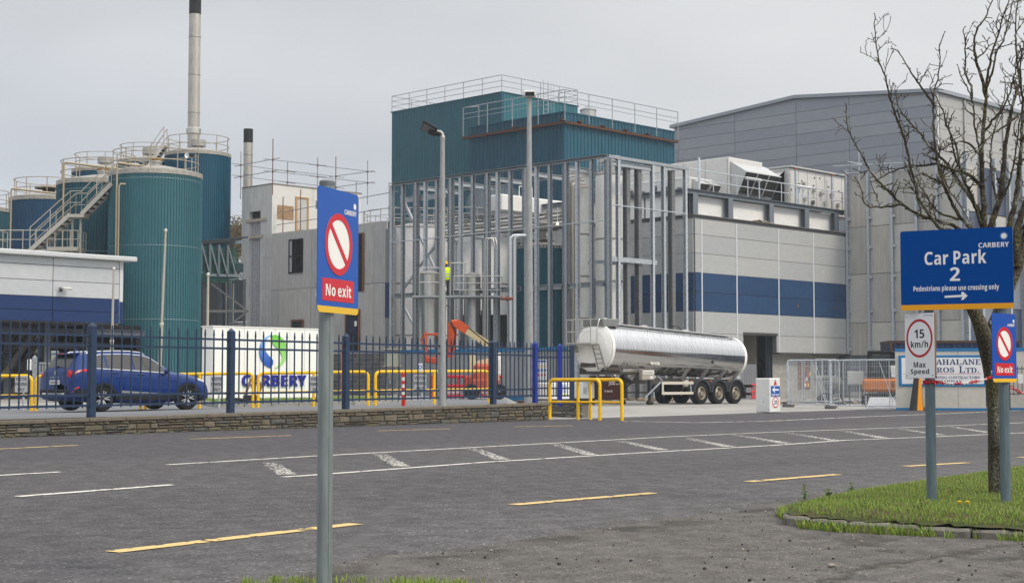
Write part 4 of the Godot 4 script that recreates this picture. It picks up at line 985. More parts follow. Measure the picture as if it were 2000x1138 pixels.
func back_structures() -> void:
	var z := 84.0
	var a := at(388, 475, z); var c := at(480, 468, z + 2.0); var lo := at(430, 545, z).y
	var u := (c - a); u.y = 0; u = u.normalized()
	var t := thing("pipe_bridge", "covered bridge in dark green netting beside the tall blue silo", "bridge", Vector3(a.x, 0, a.z), 0.0)
	var o := Vector3(a.x, 0, a.z); var L := 2.5; var bk := Vector3(0, 0, -1.6)
	var b := B.new()
	for s in [Vector3.ZERO, bk]:
		b.bar(s + Vector3(-0.4, a.y, 0), s + u * L + Vector3(0, c.y, 0), 0.14, 0.16); b.bar(s + Vector3(-0.4, lo + 0.25, 0), s + u * L + Vector3(0, lo + 0.3, 0), 0.12, 0.14)
		for k in 4:
			var p = s + u * (0.15 + 0.56 * k); b.bar(p + Vector3(0, lo + 0.3, 0), p + Vector3(0, a.y, 0), 0.12, 0.1); b.bar(p + Vector3(0, a.y, 0), p + u * 0.54 + Vector3(0, lo + 0.3, 0), 0.07, 0.07)
	obj("truss", b, M(C(116, 128, 136), 0.5, 0.2), t)
	b = B.new(); b.bar(Vector3(-0.5, a.y + 0.12, -0.8), u * L + Vector3(0, c.y + 0.12, -0.8), 1.9, 0.08); obj("roof", b, M(C(52, 58, 66), 0.5), t)
	b = B.new(); b.use_col = true
	for k in 13:
		for j in 10:
			if (k * 7 + j * 3) % 31 == 0: continue
			b.col = Color(0.012, 0.05 + 0.012 * ((k * 5 + j) % 3), 0.045)
			var p := u * (0.1 + 0.18 * k) + Vector3(0, lo - 0.15 + 0.2 * j, -0.14 + 0.015 * sin(k * 1.3 + j)); var q := u * (0.1 + 0.18 * (k + 1)) + Vector3(0, lo - 0.15 + 0.2 * j, -0.14 + 0.015 * sin(k * 1.3 + 1.3 + j))
			b.quad(p, q, q + Vector3(0, 0.2, 0), p + Vector3(0, 0.2, 0))
	var net := M(C(255, 255, 255), 0.8); net.vertex_color_use_as_albedo = true; net.transparency = BaseMaterial3D.TRANSPARENCY_ALPHA; net.albedo_color.a = 0.72
	obj("netting", b, net, t)
	b = B.new(); b.bar(Vector3(-0.3, lo + 0.8, -1.0), u * L + Vector3(0, lo + 0.8, -1.0), 0.5, 0.5); obj("conveyor", b, M(C(40, 60, 66), 0.5), t)
	t = thing("steel_trestle", "open steel trestle with braces and a louvred box under the green netting bridge", "steel frame", Vector3(a.x, 0, a.z - 0.8))
	for k in 4:
		b = B.new(); b.ibeam(Vector3(0.2 + 0.7 * k, 0.3, -0.5 * (k % 2)), Vector3(0.2 + 0.7 * k, lo + 0.1, -0.5 * (k % 2)), 0.14, 0.14, 0.015); obj("column", b, M(C(110, 116, 120), 0.5, 0.4), t)
	for k in 3:
		b = B.new(); b.bar(Vector3(0.2, 1.6 + 1.7 * k, 0), Vector3(2.4, 1.6 + 1.7 * k, 0), 0.1, 0.14); obj("beam", b, M(C(130, 132, 130), 0.5, 0.4), t)
		b = B.new(); b.bar(Vector3(0.3 if k % 2 else 2.6, 1.6 + 1.7 * k, 0.02), Vector3(2.6 if k % 2 else 0.3, 3.3 + 1.7 * k, 0.02), 0.08, 0.08); obj("brace", b, M(C(120, 122, 124), 0.5, 0.4), t)
	for k in 8:
		b = B.new(); b.rod(Vector3(0.9 + 0.13 * k, 0.5, -1.2), Vector3(0.9 + 0.13 * k, lo, -1.2), 0.045, 6); obj("pipe", b, [M(C(46, 84, 100), 0.5), M(C(60, 62, 66), 0.5), M(C(150, 150, 148), 0.5)][k % 3], t)
	for k in 14:
		b = B.new(); b.box(Vector3(2.0, 2.6 + 0.14 * k, -0.9), Vector3(0.8, 0.03, 0.14), Basis(Vector3.RIGHT, 0.6)); obj("louvre", b, M(C(150, 152, 156), 0.5, 0.3), t)
	b = B.new(); b.span(Vector3(-3.0, 0.3, -7.5), Vector3(1.0, lo + 0.5, -7.3)); obj("back_panel", b, M(C(52, 56, 62), 0.8), t)
	chimney("small_chimney", "shorter steel chimney with a black top behind the bare concrete building", 484, 252, 279, 380, 9.0, 108.0)
	chimney("tall_chimney", "tall steel chimney with a black top rising behind the silos", 377, -3, 28, 300, 11.5, 106.0, 256)
	for k in 3:
		var p := at(448 + 16 * k, 440, 150.0 + 4 * k); var h := at(448 + 16 * k, 414 + [6, 0, 10][k], 150.0 + 4 * k).y
		var tr := thing("far_tree", ["brown bare bushy tree right behind the tall blue silo", "brown bare bushy tree midway between the blue silo and the concrete stair tower", "brown bare bushy tree against the edge of the concrete stair tower"][k], "tree", Vector3(p.x, 0, p.z), 0, "")
		b = B.new(); b.tube([Vector3.ZERO, Vector3(0.1, h * 0.5, 0), Vector3(0, h * 0.8, 0)], [0.25, 0.18, 0.06], 7); obj("trunk", b, M(C(74, 60, 46), 0.9), tr)
		b = B.new(); b.use_col = true
		for q in 2600:
			var d := Vector3(rng.randfn(), rng.randfn() * 0.9, rng.randfn()) * 0.42
			var c0 := Vector3(d.x * 2.6, h - 2.6 + d.y * 2.4, d.z * 2.6)
			if c0.y > h: continue
			b.col = Color(0.09, 0.065, 0.03).lerp(Color(0.15, 0.12, 0.05), rng.randf())
			var e := Vector3(rng.randfn(), rng.randfn(), rng.randfn()).normalized() * 0.34; var g := e.cross(Vector3(rng.randfn(), rng.randfn(), rng.randfn())).normalized() * 0.06
			b.tri(c0 - g, c0 + g, c0 + e)
		var cm := M(C(255, 255, 254), 0.9); cm.vertex_color_use_as_albedo = true; obj("crown", b, cm, tr)

func chimney(called: String, label: String, px: float, ytop: float, yblack: float, ybase: float, rpx: float, z: float, flange := 0.0) -> void:
	var p := at(px, 300, z); var r := rpx * z / FOCAL
	var t := thing(called, label, "chimney", Vector3(p.x, 0, p.z))
	var y1 := at(px, ytop, z).y; var y0 := at(px, yblack, z).y
	var b := B.new(); b.lathe([Vector2(r * 1.06, 0.3), Vector2(r, y0)], 28); obj("shaft", b, M(C(196, 192, 184), 0.4, 0.55, "streak", 2.0), t)
	b = B.new(); b.lathe([Vector2(r * 1.02, y0), Vector2(r * 1.02, y1), Vector2(r * 0.86, y1), Vector2(r * 0.86, y1 - 0.5)], 28); obj("black_top", b, M(C(36, 36, 38), 0.7), t)
	for k in 7:
		var y := lerpf(y0, 8.0, (k + 0.6) / 7.0); b = B.new(); b.lathe([Vector2(r * 1.05, y - 0.04), Vector2(r * 1.065, y), Vector2(r * 1.05, y + 0.04)], 28); obj("seam", b, M(C(160, 158, 152), 0.4, 0.6), t)
	if flange > 0:
		var y := at(px, flange, z).y; b = B.new(); b.lathe([Vector2(r, y - 0.25), Vector2(r * 1.28, y - 0.18), Vector2(r * 1.28, y + 0.16), Vector2(r, y + 0.25)], 28); obj("collar", b, steel(0.4), t)

# ------------------------------------------------------------------ silos
func silo(called: String, label: String, cx: float, rpx: float, ytop: float, z: float, col: Color, cap: int, bands: Array, rail_px := 0.0) -> Node3D:
	var p := at(cx, 400, z); var r := rpx * z / FOCAL
	var t := thing(called, label, "silo", Vector3(p.x, 0.25, p.z), 0.3 * cx)
	var top := at(cx, ytop, z - r).y - 0.25
	var b := B.new(); b.drum(r, 0, top, int(r * 44.0), 0.042); obj("cladding", b, M(col, 0.42, 0.1, "faint", 6.0), t)
	var grey := M(C(178, 174, 166), 0.5, 0.35, "blotch", 1.6)
	b = B.new(); b.lathe([Vector2(r, top - 0.03), Vector2(r + 0.06, top - 0.03), Vector2(r + 0.06, top + 0.2), Vector2(r - 0.02, top + 0.23), Vector2(r * 0.8, top + 0.33), Vector2(r * 0.3, top + 0.56), Vector2(0.01, top + 0.6)], 56); obj("roof", b, grey, t)
	for y in bands:
		var yy := at(cx, y, z - r).y - 0.25
		b = B.new(); b.lathe([Vector2(r + 0.02, yy - 0.025), Vector2(r + 0.032, yy), Vector2(r + 0.02, yy + 0.025)], 56); obj("band", b, M(C(120, 140, 146), 0.5, 0.3), t)
	var cy := top + 0.56
	if cap == 0:
		b = B.new(); b.lathe([Vector2(0.36, cy - 0.06), Vector2(0.2, cy + 0.1), Vector2(0.2, cy + 0.18), Vector2(0.3, cy + 0.22), Vector2(0.3, cy + 0.28), Vector2(0.24, cy + 0.3)], 28); obj("vent_neck", b, steel(0.45), t)
		b = B.new(); b.lathe([Vector2(0.24, cy + 0.29), Vector2(0.3, cy + 0.31), Vector2(0.3, cy + 0.42), Vector2(0.02, cy + 0.47)], 28); obj("vent_cap", b, M(C(176, 138, 70), 0.5, 0.5, "blotch", 0.7), t)
	elif cap == 1:
		b = B.new(); b.lathe([Vector2(0.34, cy - 0.1), Vector2(0.28, cy + 0.2)], 24); obj("vent_neck", b, steel(0.45), t)
		b = B.new(); b.lathe([Vector2(0.2, cy + 0.16), Vector2(0.5, cy + 0.16), Vector2(0.5, cy + 0.58), Vector2(0.02, cy + 0.62)], 28); obj("vent_cap", b, M(C(170, 170, 168), 0.5, 0.4, "faint", 1.0), t)
	else:
		b = B.new(); b.lathe([Vector2(0.36, cy - 0.1), Vector2(0.36, cy + 0.3)], 24); obj("vent_neck", b, M(C(70, 56, 44), 0.7), t)
		b = B.new(); b.lathe([Vector2(0.8, cy + 0.24), Vector2(0.78, cy + 0.3), Vector2(0.02, cy + 0.5)], 28); obj("vent_cap", b, M(C(150, 140, 126), 0.5, 0.4, "blotch", 0.8), t)
	if rail_px > 0:
		var rr := rail_px * z / FOCAL; var pts := []
		for k in 40: pts.append(Vector3(cos(TAU * k / 40.0) * rr, top + 0.2, sin(TAU * k / 40.0) * rr))
		b = B.new(); var m := M(C(164, 154, 136), 0.5, 0.3, "faint", 0.8)
		var loop := []
		for y in [1.05, 0.5]:
			b = B.new()
			for k in 40: b.rod(pts[k] + Vector3(0, y, 0), pts[(k + 1) % 40] + Vector3(0, y, 0), 0.024, 6)
			obj("ring_rail", b, m, t)
		for k in range(0, 40, 4):
			b = B.new(); b.rod(pts[k], pts[k] + Vector3(0, 1.05, 0), 0.026, 6); obj("rail_post", b, m, t)
	return t

func build_silos() -> void:
	silo("silo", "very tall blue silo under the tall chimney with a round railing", 385, 63, 298, 100.0, C(20, 82, 106), 1, [], 60)
	silo("silo", "blue silo half hidden behind the big teal silo, under the upper stair", 291, 61, 314, 102.0, C(32, 88, 112), 1, [], 58)
	silo("silo", "blue silo peeping over the teal silo with the stair", 203, 62, 331, 104.0, C(30, 84, 108), 1, [], 58)
	silo("silo", "dark blue silo with a low cowl behind the lower stair", 94, 72, 387, 88.0, C(38, 78, 110), 2, [450], 66)
	silo("silo", "teal silo cut off by the left edge of the view", -52, 71, 407, 92.0, C(54, 94, 108), 1, [], 66)
	silo("silo", "dark teal silo crossed by the zigzag stair", 199, 86, 354, 79.0, C(38, 84, 97), 0, [367, 490], 80)
	var big := silo("silo", "largest teal silo standing nearest beside the white sign", 303, 88, 336, 75.0, C(58, 106, 116), 0, [346, 478, 623], 83)
	var pm := M(C(168, 156, 134), 0.5, 0.35, "faint", 0.8)
	for q in [[228, 318, 341, 72.7, "tan vertical pipes climbing the left flank of the largest teal silo"], [124, 317, 305, 76.0, "tan pipe climbing the left flank of the stair silo"], [21, 368, 200, 84.5, "tan pipe climbing the left flank of the dark blue silo"]]:
		var a := at(q[0], q[1], q[3]); var e := at(q[2], q[1] + 10.0, q[3] + 0.6)
		var t := thing("silo_pipe", q[4], "pipe", Vector3(a.x, 0.3, a.z))
		var b := B.new(); var h := a.y - 0.3; var reach := minf(absf(e.x - a.x), 2.9)
		b.tube([Vector3.ZERO, Vector3(0, h - 0.1, 0), Vector3(0.03, h - 0.03, 0), Vector3(0.1, h, 0), Vector3(reach - 0.1, h - 0.2, -1.3), Vector3(reach, h - 0.3, -1.35), Vector3(reach, h - 1.05, -1.35)], 0.05, 8); obj("pipe", b, pm, t)
		if q[0] > 200:
			b = B.new(); b.tube([Vector3(0.12, 0, 0.05), Vector3(0.12, h - 1.1, 0.05), Vector3(0.2, h - 1.0, 0.02), Vector3(0.4, h - 1.0, -0.1)], 0.04, 8); obj("pipe", b, pm, t)
	var lb := thing("cable_box", "small grey junction box on the roof edge of the largest teal silo", "box", at(263, 326, 73.5))
	var b2 := B.new(); b2.rbox(Vector3.ZERO, Vector3(0.36, 0.36, 0.3), 0.03); obj("casing", b2, M(C(190, 190, 186), 0.5), lb)
	b2 = B.new(); b2.rbox(Vector3(0, 0, 0.155), Vector3(0.26, 0.26, 0.02), 0.01); obj("cover", b2, M(C(176, 176, 172), 0.5), lb)
	var da := at(364, 303, 74.0); var d := thing("dish_aerial", "round white dish aerial on a pole above the largest teal silo's railing", "aerial", da)
	b2 = B.new(); b2.lathe([Vector2(0.02, 0.08), Vector2(0.1, 0.0), Vector2(0.1, -0.02), Vector2(0.02, 0.06)], 20, Transform3D(Basis(Vector3.RIGHT, -PI / 2).scaled(Vector3(1, 1.45, 1)), Vector3.ZERO)); obj("dish", b2, M(C(228, 228, 228), 0.4), d)
	b2 = B.new(); b2.rod(Vector3(-0.05, -0.75, -0.1), Vector3(-0.05, 0.02, -0.08), 0.02, 6); obj("pole", b2, galv(), d)
	d = thing("flood_light", "small black flood light beside the white dish aerial", "light", at(374, 304, 74.0))
	b2 = B.new(); b2.rbox(Vector3.ZERO, Vector3(0.16, 0.13, 0.1), 0.02, Basis(Vector3.UP, 0.6)); obj("lamp_head", b2, M(C(22, 22, 24), 0.5), d)
	b2 = B.new(); b2.rod(Vector3(0, -0.8, -0.03), Vector3(0, -0.06, -0.03), 0.02, 6); obj("pole", b2, galv(), d)
	stairs()

func flight(b: B, tr: B, rl: B, p: Vector3, q: Vector3, wide: float) -> void:
	var x := Vector3(0, 0, -1)
	for s in [0.0, wide]:
		b.bar(p + x * s, q + x * s, 0.06, 0.2)
		for k in 2: rl.rod(p + x * s + Vector3(0, 0.62 + 0.5 * k, 0), q + x * s + Vector3(0, 0.62 + 0.5 * k, 0), 0.024, 6)
		var c := maxi(2, int(p.distance_to(q) / 1.3))
		for k in c + 1: rl.rod(p.lerp(q, float(k) / c) + x * s, p.lerp(q, float(k) / c) + x * s + Vector3(0, 1.12, 0), 0.024, 6)
	var n := int(absf(q.y - p.y) / 0.2)
	for k in n:
		var o := p.lerp(q, (k + 0.5) / n) + x * wide * 0.5
		tr.box(o + Vector3(0, 0.04, 0), Vector3(0.26, 0.04, wide - 0.07))

func stairs() -> void:
	var z := 73.6
	var lo := at(57, 489, z); var m0 := at(136, 418, z); var m1 := at(158, 418, z); var hi := at(217, 358, z)
	var t := thing("silo_stair", "zigzag grey steel stair climbing from the lower platform to the largest teal silo", "stair", Vector3(lo.x, 0, lo.z))
	var o := Vector3(lo.x, 0, lo.z)
	var gm := M(C(172, 168, 158), 0.5, 0.2, "faint", 0.9); var dark := M(C(58, 54, 46), 0.7, 0.2)
	for q in [[lo, m0], [m1, hi]]:
		var b := B.new(); var tr := B.new(); var rl := B.new(); flight(b, tr, rl, q[0] - o, q[1] - o, 0.95)
		obj("stringer", b, gm, t); stuff(obj("treads", tr, dark, t)); obj("hand_rail", rl, gm, t)
	var w := Vector3(0, 0, -0.95)
	var b := B.new(); b.rbox((m0 + m1) * 0.5 - o + w * 0.5 + Vector3(0, -0.08, 0), Vector3(m1.x - m0.x + 0.25, 0.16, 1.05), 0.01); obj("landing", b, gm, t)
	b = B.new(); railing(b, [m0 - o + w, m1 - o + w], 1.12, 1.2, 0.024, 1); railing(b, [m0 - o, m1 - o], 1.12, 1.2, 0.024, 1); obj("landing_rail", b, gm, t)
	b = B.new()
	for p in [m0, m1 + Vector3(-0.15, 0, 0)]: b.bar(Vector3(p.x - o.x, 0.2, -0.45), Vector3(p.x - o.x, p.y - 0.1, -0.45), 0.1, 0.1)
	obj("post", b, gm, t)
	var pa := at(8, 489, z + 1.2); var pb := at(104, 488, z + 1.2); var pc := at(152, 490, z + 0.2)
	t = thing("access_platform", "railed steel platform at the foot of the silo stair, above the corner building", "platform", Vector3(pa.x, pa.y, pa.z))
	b = B.new(); b.rbox(Vector3((pb.x - pa.x) * 0.5, -0.1, 0.3), Vector3(pb.x - pa.x + 0.1, 0.14, 1.6), 0.01); obj("deck", b, gm, t)
	b = B.new(); railing(b, [Vector3(0, 0, 1.0), Vector3(pb.x - pa.x, 0, 1.0)], 0.9, 0.62, 0.024, 1); railing(b, [Vector3(0, 0, -0.4), Vector3(0, 0, 1.0)], 0.9, 0.8, 0.024, 1); obj("guard_rail", b, gm, t)
	t = thing("access_platform", "small railed steel platform on posts to the right of the stair foot", "platform", Vector3(pb.x, pb.y, pc.z))
	var W := pc.x - pb.x
	b = B.new(); b.rbox(Vector3(W * 0.5, -0.05, -0.6), Vector3(W, 0.2, 1.5), 0.01); obj("deck", b, gm, t)
	b = B.new(); railing(b, [Vector3(0, 0, -1.3), Vector3(0, 0, 0.1), Vector3(W, 0, 0.1), Vector3(W, 0, -1.3)], 0.85, 0.42, 0.024, 1); obj("guard_rail", b, gm, t)
	b = B.new()
	for s in [0.5, 0.75, 1.0]: b.rod(Vector3(s, -0.1, -0.7), Vector3(s, 1.2, -0.7), 0.03, 6)
	obj("upright", b, gm, t)
	var a := at(278, 340, 96.0); var e := at(333, 291, 98.0)
	t = thing("upper_stair", "short railed stair rising to the roof of the tall blue silo", "stair", Vector3(a.x, 0, a.z))
	b = B.new(); var tr2 := B.new(); var rl2 := B.new(); flight(b, tr2, rl2, Vector3(0, a.y, 0), Vector3(e.x - a.x, e.y, 0), 0.9)
	obj("stringer", b, M(C(196, 192, 184), 0.5, 0.3), t); stuff(obj("treads", tr2, dark, t)); obj("hand_rail", rl2, M(C(176, 170, 158), 0.5, 0.4), t)
	b = B.new(); b.bar(Vector3(0.4, 0.3, -0.4), Vector3(0.4, a.y + 0.1, -0.4), 0.12, 0.12); obj("post", b, gm, t)

# ------------------------------------------------------------------ the bare steel frame and what stands inside it
func build_steelwork() -> void:
	var n := thing("steel_structure", "bare galvanised steel frame of closely spaced studs wrapped round the silver tanks", "steel frame", corner(1184, 480, 76.5), TURN)
	var top := hx(n, 1185, 302).y - 0.06
	var W: float = -hx(n, 765, 480).z; var L: float = hz(n, 1339, 480).x
	var g := [galv(0.93), galv(0.86), galv(1.0)]
	var dk := M(C(138, 146, 155), 0.5, 0.3, "galv", 0.9)
	for i in 18:
		var z := -W * i / 17.0
		var heavy := i % 3 == 0
		var b := B.new()
		if heavy: b.ibeam(Vector3(0.16, 0.2, z), Vector3(0.16, top - 0.16, z), 0.26, 0.3, 0.03, Vector3.RIGHT)
		else: b.channel(Vector3(0.0, 0.2, z), Vector3(0.0, top - 0.08, z), 0.17, 0.2, 0.012, Vector3.RIGHT)
		obj("heavy_column" if heavy else "stud", b, dk if heavy else g[i % 3], n)
		if heavy:
			b = B.new(); b.channel(Vector3(-0.04, 0.2, z + 0.24), Vector3(-0.04, top - 0.08, z + 0.24), 0.15, 0.2, 0.012, Vector3.RIGHT); obj("stud", b, g[(i + 1) % 3], n)
			b = B.new(); b.ibeam(Vector3(0.3, top - 0.3, z), Vector3(3.6, top - 0.3, z), 0.16, 0.24, 0.02); obj("roof_beam", b, g[0], n)
	for i in range(1, 8):
		var x := L * i / 7.0
		var heavy := i == 2 or i == 3 or i == 6
		var b := B.new()
		if heavy: b.ibeam(Vector3(x, 0.2, -0.2), Vector3(x, top - 0.16, -0.2), 0.26, 0.3, 0.03, Vector3.BACK)
		else: b.channel(Vector3(x, 0.2, 0.0), Vector3(x, top - 0.08, 0.0), 0.16, 0.2, 0.012, Vector3.BACK)
		obj("heavy_column" if heavy else "stud", b, M(C(132, 134, 136), 0.5, 0.3, "galv", 0.9) if heavy else g[(i + 1) % 3], n)
	for q in [[Vector3(-0.02, top, 0.05), Vector3(-0.02, top, -W - 0.1)], [Vector3(0.12, top - 0.002, 0.0), Vector3(L + 0.1, top - 0.002, 0.0)], [Vector3(3.6, top - 0.1, -0.2), Vector3(3.6, top - 0.1, -W)]]:
		var b := B.new(); b.channel(q[0], q[1], 0.24, 0.16, 0.014); obj("top_rail", b, g[1], n)
	var mid := hx(n, 960, 567).y
	for i in 17:
		var z0 := -W * i / 17.0 - 0.12; var z1 := -W * (i + 1) / 17.0 + 0.12
		var b := B.new(); b.channel(Vector3(0.02, mid, z0), Vector3(0.02, mid, z1), 0.16, 0.26, 0.014); obj("mid_rail", b, g[i % 3], n)
		b = B.new(); b.rbox(Vector3(-0.1, mid, z0 + 0.02), Vector3(0.12, 0.22, 0.1), 0.01); obj("cleat", b, dk, n)
	var rod_y := hx(n, 960, 452).y
	for r in [[0.0, 17], [-7.0, 12]]:
		pass
	var tie := B.new(); tie.rod(Vector3(-0.12, rod_y, -0.1), Vector3(-0.12, rod_y - 0.1, -W), 0.03, 6); obj("tie_rod", tie, g[2], n)
	tie = B.new(); tie.rod(Vector3(0.1, hz(n, 1290, 412).y, 0.12), Vector3(L, hz(n, 1290, 412).y, 0.12), 0.03, 6); obj("tie_rod", tie, g[2], n)
	var br := hz(n, 1225, 508); tie = B.new(); tie.channel(Vector3(0.1, br.y, -0.05), Vector3(L * 0.62, br.y, -0.05), 0.2, 0.24, 0.014); obj("bracket_beam", tie, g[0], n)
	for k in 3:
		tie = B.new(); tie.bar(Vector3(0.5 + 1.2 * k, br.y - 0.1, -0.2), Vector3(0.5 + 1.2 * k, br.y - 0.1, -1.6), 0.12, 0.16); obj("bracket_arm", tie, g[1], n)
	var za := -W + 0.4; var zb := -W * 12.6 / 17.0
	for q in [[top - 0.6, mid], [mid + 0.2, top * 0.55 + mid * 0.45], [mid - 0.3, 1.0], [1.2, mid - 0.6]]:
		var b := B.new(); b.bar(Vector3(0.35, q[0], za), Vector3(0.35, q[1], zb), 0.12, 0.12); obj("brace", b, g[2], n)
	var cross := B.new(); cross.ibeam(Vector3(0.3, top - 0.9, za), Vector3(0.3, top - 0.9, zb), 0.14, 0.3, 0.02); obj("roof_beam", cross, M(C(190, 194, 200), 0.4, 0.5), n)
	inside(n, top, W, L, mid)

func tank(called: String, label: String, cat: String, pos: Vector3, r: float, h: float, m: Material, rings: Array, ribs := 0, cone := 0.3) -> Node3D:
	var t := thing(called, label, cat, pos)
	var b := B.new()
	if ribs > 0: b.drum(r, 0, h, ribs, 0.02)
	else: b.lathe([Vector2(r, 0), Vector2(r, h)], 48)
	obj("shell", b, m, t)
	b = B.new(); b.lathe([Vector2(r + 0.015, h - 0.04), Vector2(r + 0.02, h + 0.02), Vector2(r * 0.5, h + cone * 0.7), Vector2(0.01, h + cone)], 48); obj("lid", b, M(C(170, 168, 162), 0.45, 0.4, "blotch", 1.0), t)
	for y in rings:
		b = B.new(); b.lathe([Vector2(r, y - 0.05), Vector2(r + 0.02, y - 0.03), Vector2(r + 0.02, y + 0.03), Vector2(r, y + 0.05)], 48); obj("ring", b, M(C(150, 148, 144), 0.45, 0.4), t)
	return t

func stand(px: float, depth: float) -> Vector3: return gnd(px, depth)

func inside(n: Node3D, top: float, W: float, L: float, mid: float) -> void:
	var white := M(C(238, 237, 232), 0.42, 0.1, "faint", 3.0); var tan := M(C(176, 168, 152), 0.45, 0.4, "faint", 1.0)
	var p := stand(1134, 80.5); var y := at(1134, 338, 80.5).y
	var t := tank("pale_silo", "tall pale grey insulated silo, left one of the pair at the frame's corner", "silo", p, 24.0 * 80.5 / FOCAL, y - p.y, white, [2.0, 4.2, 6.4, 8.6])
	p = stand(1191, 79.6); y = at(1191, 342, 79.6).y
	t = tank("pale_silo", "tall pale grey insulated silo, right one of the pair at the frame's corner", "silo", p, 27.0 * 79.6 / FOCAL, y - p.y, white, [1.7, 3.9, 6.1, 8.3])
	var b := B.new(); var pts := []
	for k in 16: pts.append(Vector3(cos(TAU * k / 16.0) * 0.62, y - p.y, sin(TAU * k / 16.0) * 0.62))
	railing(b, pts, 0.95, 0.7, 0.02, 1, true); obj("guard_rail", b, galv(1.05), t)
	b = B.new(); b.lathe([Vector2(0.34, y - p.y), Vector2(0.3, y - p.y + 0.6), Vector2(0.5, y - p.y + 0.65), Vector2(0.5, y - p.y + 0.9), Vector2(0.02, y - p.y + 0.95)], 20); obj("vent_cap", b, steel(0.4), t)
	t = thing("pipe_cluster", "cluster of tan and steel pipes bent over beside the left pale silo", "pipes", stand(1112, 79.5))
	var h := at(1112, 338, 79.5).y - t.position.y
	for k in 5:
		b = B.new(); var x := -0.1 + 0.1 * k; var hh := h - 0.18 * k; b.tube([Vector3(x, 0, 0.1 * (k % 2)), Vector3(x, hh - 0.15, 0.1 * (k % 2)), Vector3(x + 0.05, hh - 0.04, 0), Vector3(x + 0.16, hh, 0), Vector3(x + 0.7, hh, -0.1)], 0.045, 8); obj("pipe", b, tan if k % 2 == 0 else steel(0.35), t)
	p = stand(1058, 81.5); y = at(1058, 478, 81.5 - 1.4).y
	t = tank("teal_silo", "dark teal ribbed silo with a capped vent inside the steel frame", "silo", p, 51.0 * 81.5 / FOCAL, y - p.y, M(C(26, 84, 100), 0.45, 0.15, "streak", 4.0), [y - p.y - 0.1], 46, 0.3)
	h = y - p.y
	b = B.new(); b.lathe([Vector2(0.62, h + 0.3), Vector2(0.7, h + 0.36), Vector2(0.25, h + 0.45), Vector2(0.25, h + 0.9), Vector2(0.42, h + 0.92), Vector2(0.42, h + 1.25), Vector2(0.3, h + 1.4), Vector2(0.02, h + 1.45)], 24); obj("vent", b, M(C(150, 146, 138), 0.4, 0.6, "blotch", 0.6), t)
	t = thing("silver_duct", "pair of silver elbow ducts beside the dark teal ribbed silo", "duct", stand(1001, 80.0))
	h = at(1001, 460, 80.0).y - t.position.y
	for k in 2:
		b = B.new(); var x := -0.1 + 0.22 * k; b.tube([Vector3(x, 0, 0), Vector3(x, h - 0.3, 0), Vector3(x + 0.04, h - 0.12, 0), Vector3(x + 0.16, h - 0.02, 0), Vector3(x + 0.35, h, 0), Vector3(x + 0.9, h, -0.2)], 0.1, 12); obj("duct", b, M(C(214, 216, 218), 0.3, 0.7), t)
	t = thing("bulkhead_lamp", "small lit lamp above the dark teal ribbed silo", "lamp", at(1089, 437, 79.0))
	b = B.new(); b.lathe([Vector2(0.02, -0.07), Vector2(0.07, -0.03), Vector2(0.07, 0.03), Vector2(0.02, 0.07)], 12)
	var em := StandardMaterial3D.new(); em.albedo_color = Color(0.9, 0.88, 0.8); em.emission_enabled = true; em.emission = Color(1, 0.9, 0.72); em.emission_energy_multiplier = 2.0
	obj("bulb", b, em, t)
	b = B.new(); b.rod(Vector3(0, 0.05, -0.12), Vector3(0, 0.9, -0.3), 0.02, 6); obj("stem", b, galv(), t)
	var lo := OmniLight3D.new(); lo.name = "lamp_glow"; lo.light_energy = 0.12; lo.light_color = Color(1, 0.9, 0.72); lo.omni_range = 8.0; lo.omni_attenuation = 2.0; lo.light_size = 0.07; lo.shadow_enabled = true; lo.position = Vector3(0, 0, 0.1); t.add_child(lo)
	t = thing("white_duct", "big white horizontal duct passing behind the studs below the teal annex", "duct", at(1075, 408, 92.0), TURN)
	b = B.new(); b.rbox(Vector3(-1.4, 0, 0), Vector3(6.5, 0.95, 1.0), 0.05); obj("duct", b, M(C(222, 222, 220), 0.45, 0.1), t)
	b = B.new(); railing(b, [Vector3(-3.0, 0.48, 0.3), Vector3(-1.9, 0.48, 0.3)], 0.6, 1.0, 0.025, 0); obj("hand_rail", b, M(C(230, 230, 230), 0.5), t)
	b = B.new(); b.span(Vector3(-4.2, -8.0, -0.6), Vector3(-4.0, -0.48, -0.4)); b.span(Vector3(1.3, -8.0, -0.6), Vector3(1.5, -0.48, -0.4)); obj("support", b, galv(), t)
	t = thing("pipe_rack", "rack of steel pipes and valves running behind the studs at half height", "pipes", at(1000, 445, 86.0), TURN)
	for k in 5:
		b = B.new(); b.rod(Vector3(-0.8 + 0.2 * k, 0.22 * k - 0.3, 5.0), Vector3(-0.8 + 0.2 * k, 0.22 * k - 0.3, -7.0), 0.06 + 0.03 * (k % 2), 8); obj("pipe", b, steel(0.4) if k % 2 else M(C(120, 116, 110), 0.6, 0.3), t)
	for k in 6:
		b = B.new(); b.bar(Vector3(-1.0, -0.5, 4.5 - 2.2 * k), Vector3(0.6, -0.5, 4.5 - 2.2 * k), 0.14, 0.12); b.bar(Vector3(-0.2, -0.5, 4.5 - 2.2 * k), Vector3(-0.2, -5.5, 4.5 - 2.2 * k), 0.12, 0.12); obj("rack_frame", b, galv(0.9), t)
	for k in 9:
		b = B.new(); b.lathe([Vector2(0.05, 0), Vector2(0.16, 0.02), Vector2(0.16, 0.1), Vector2(0.05, 0.12), Vector2(0.05, 0.4), Vector2(0.12, 0.42), Vector2(0.02, 0.46)], 12, Transform3D(Basis(), Vector3(-0.4 + 0.15 * (k % 3), 0.3, 4.2 - 1.25 * k))); obj("valve", b, M(C(140, 138, 132), 0.4, 0.6), t)
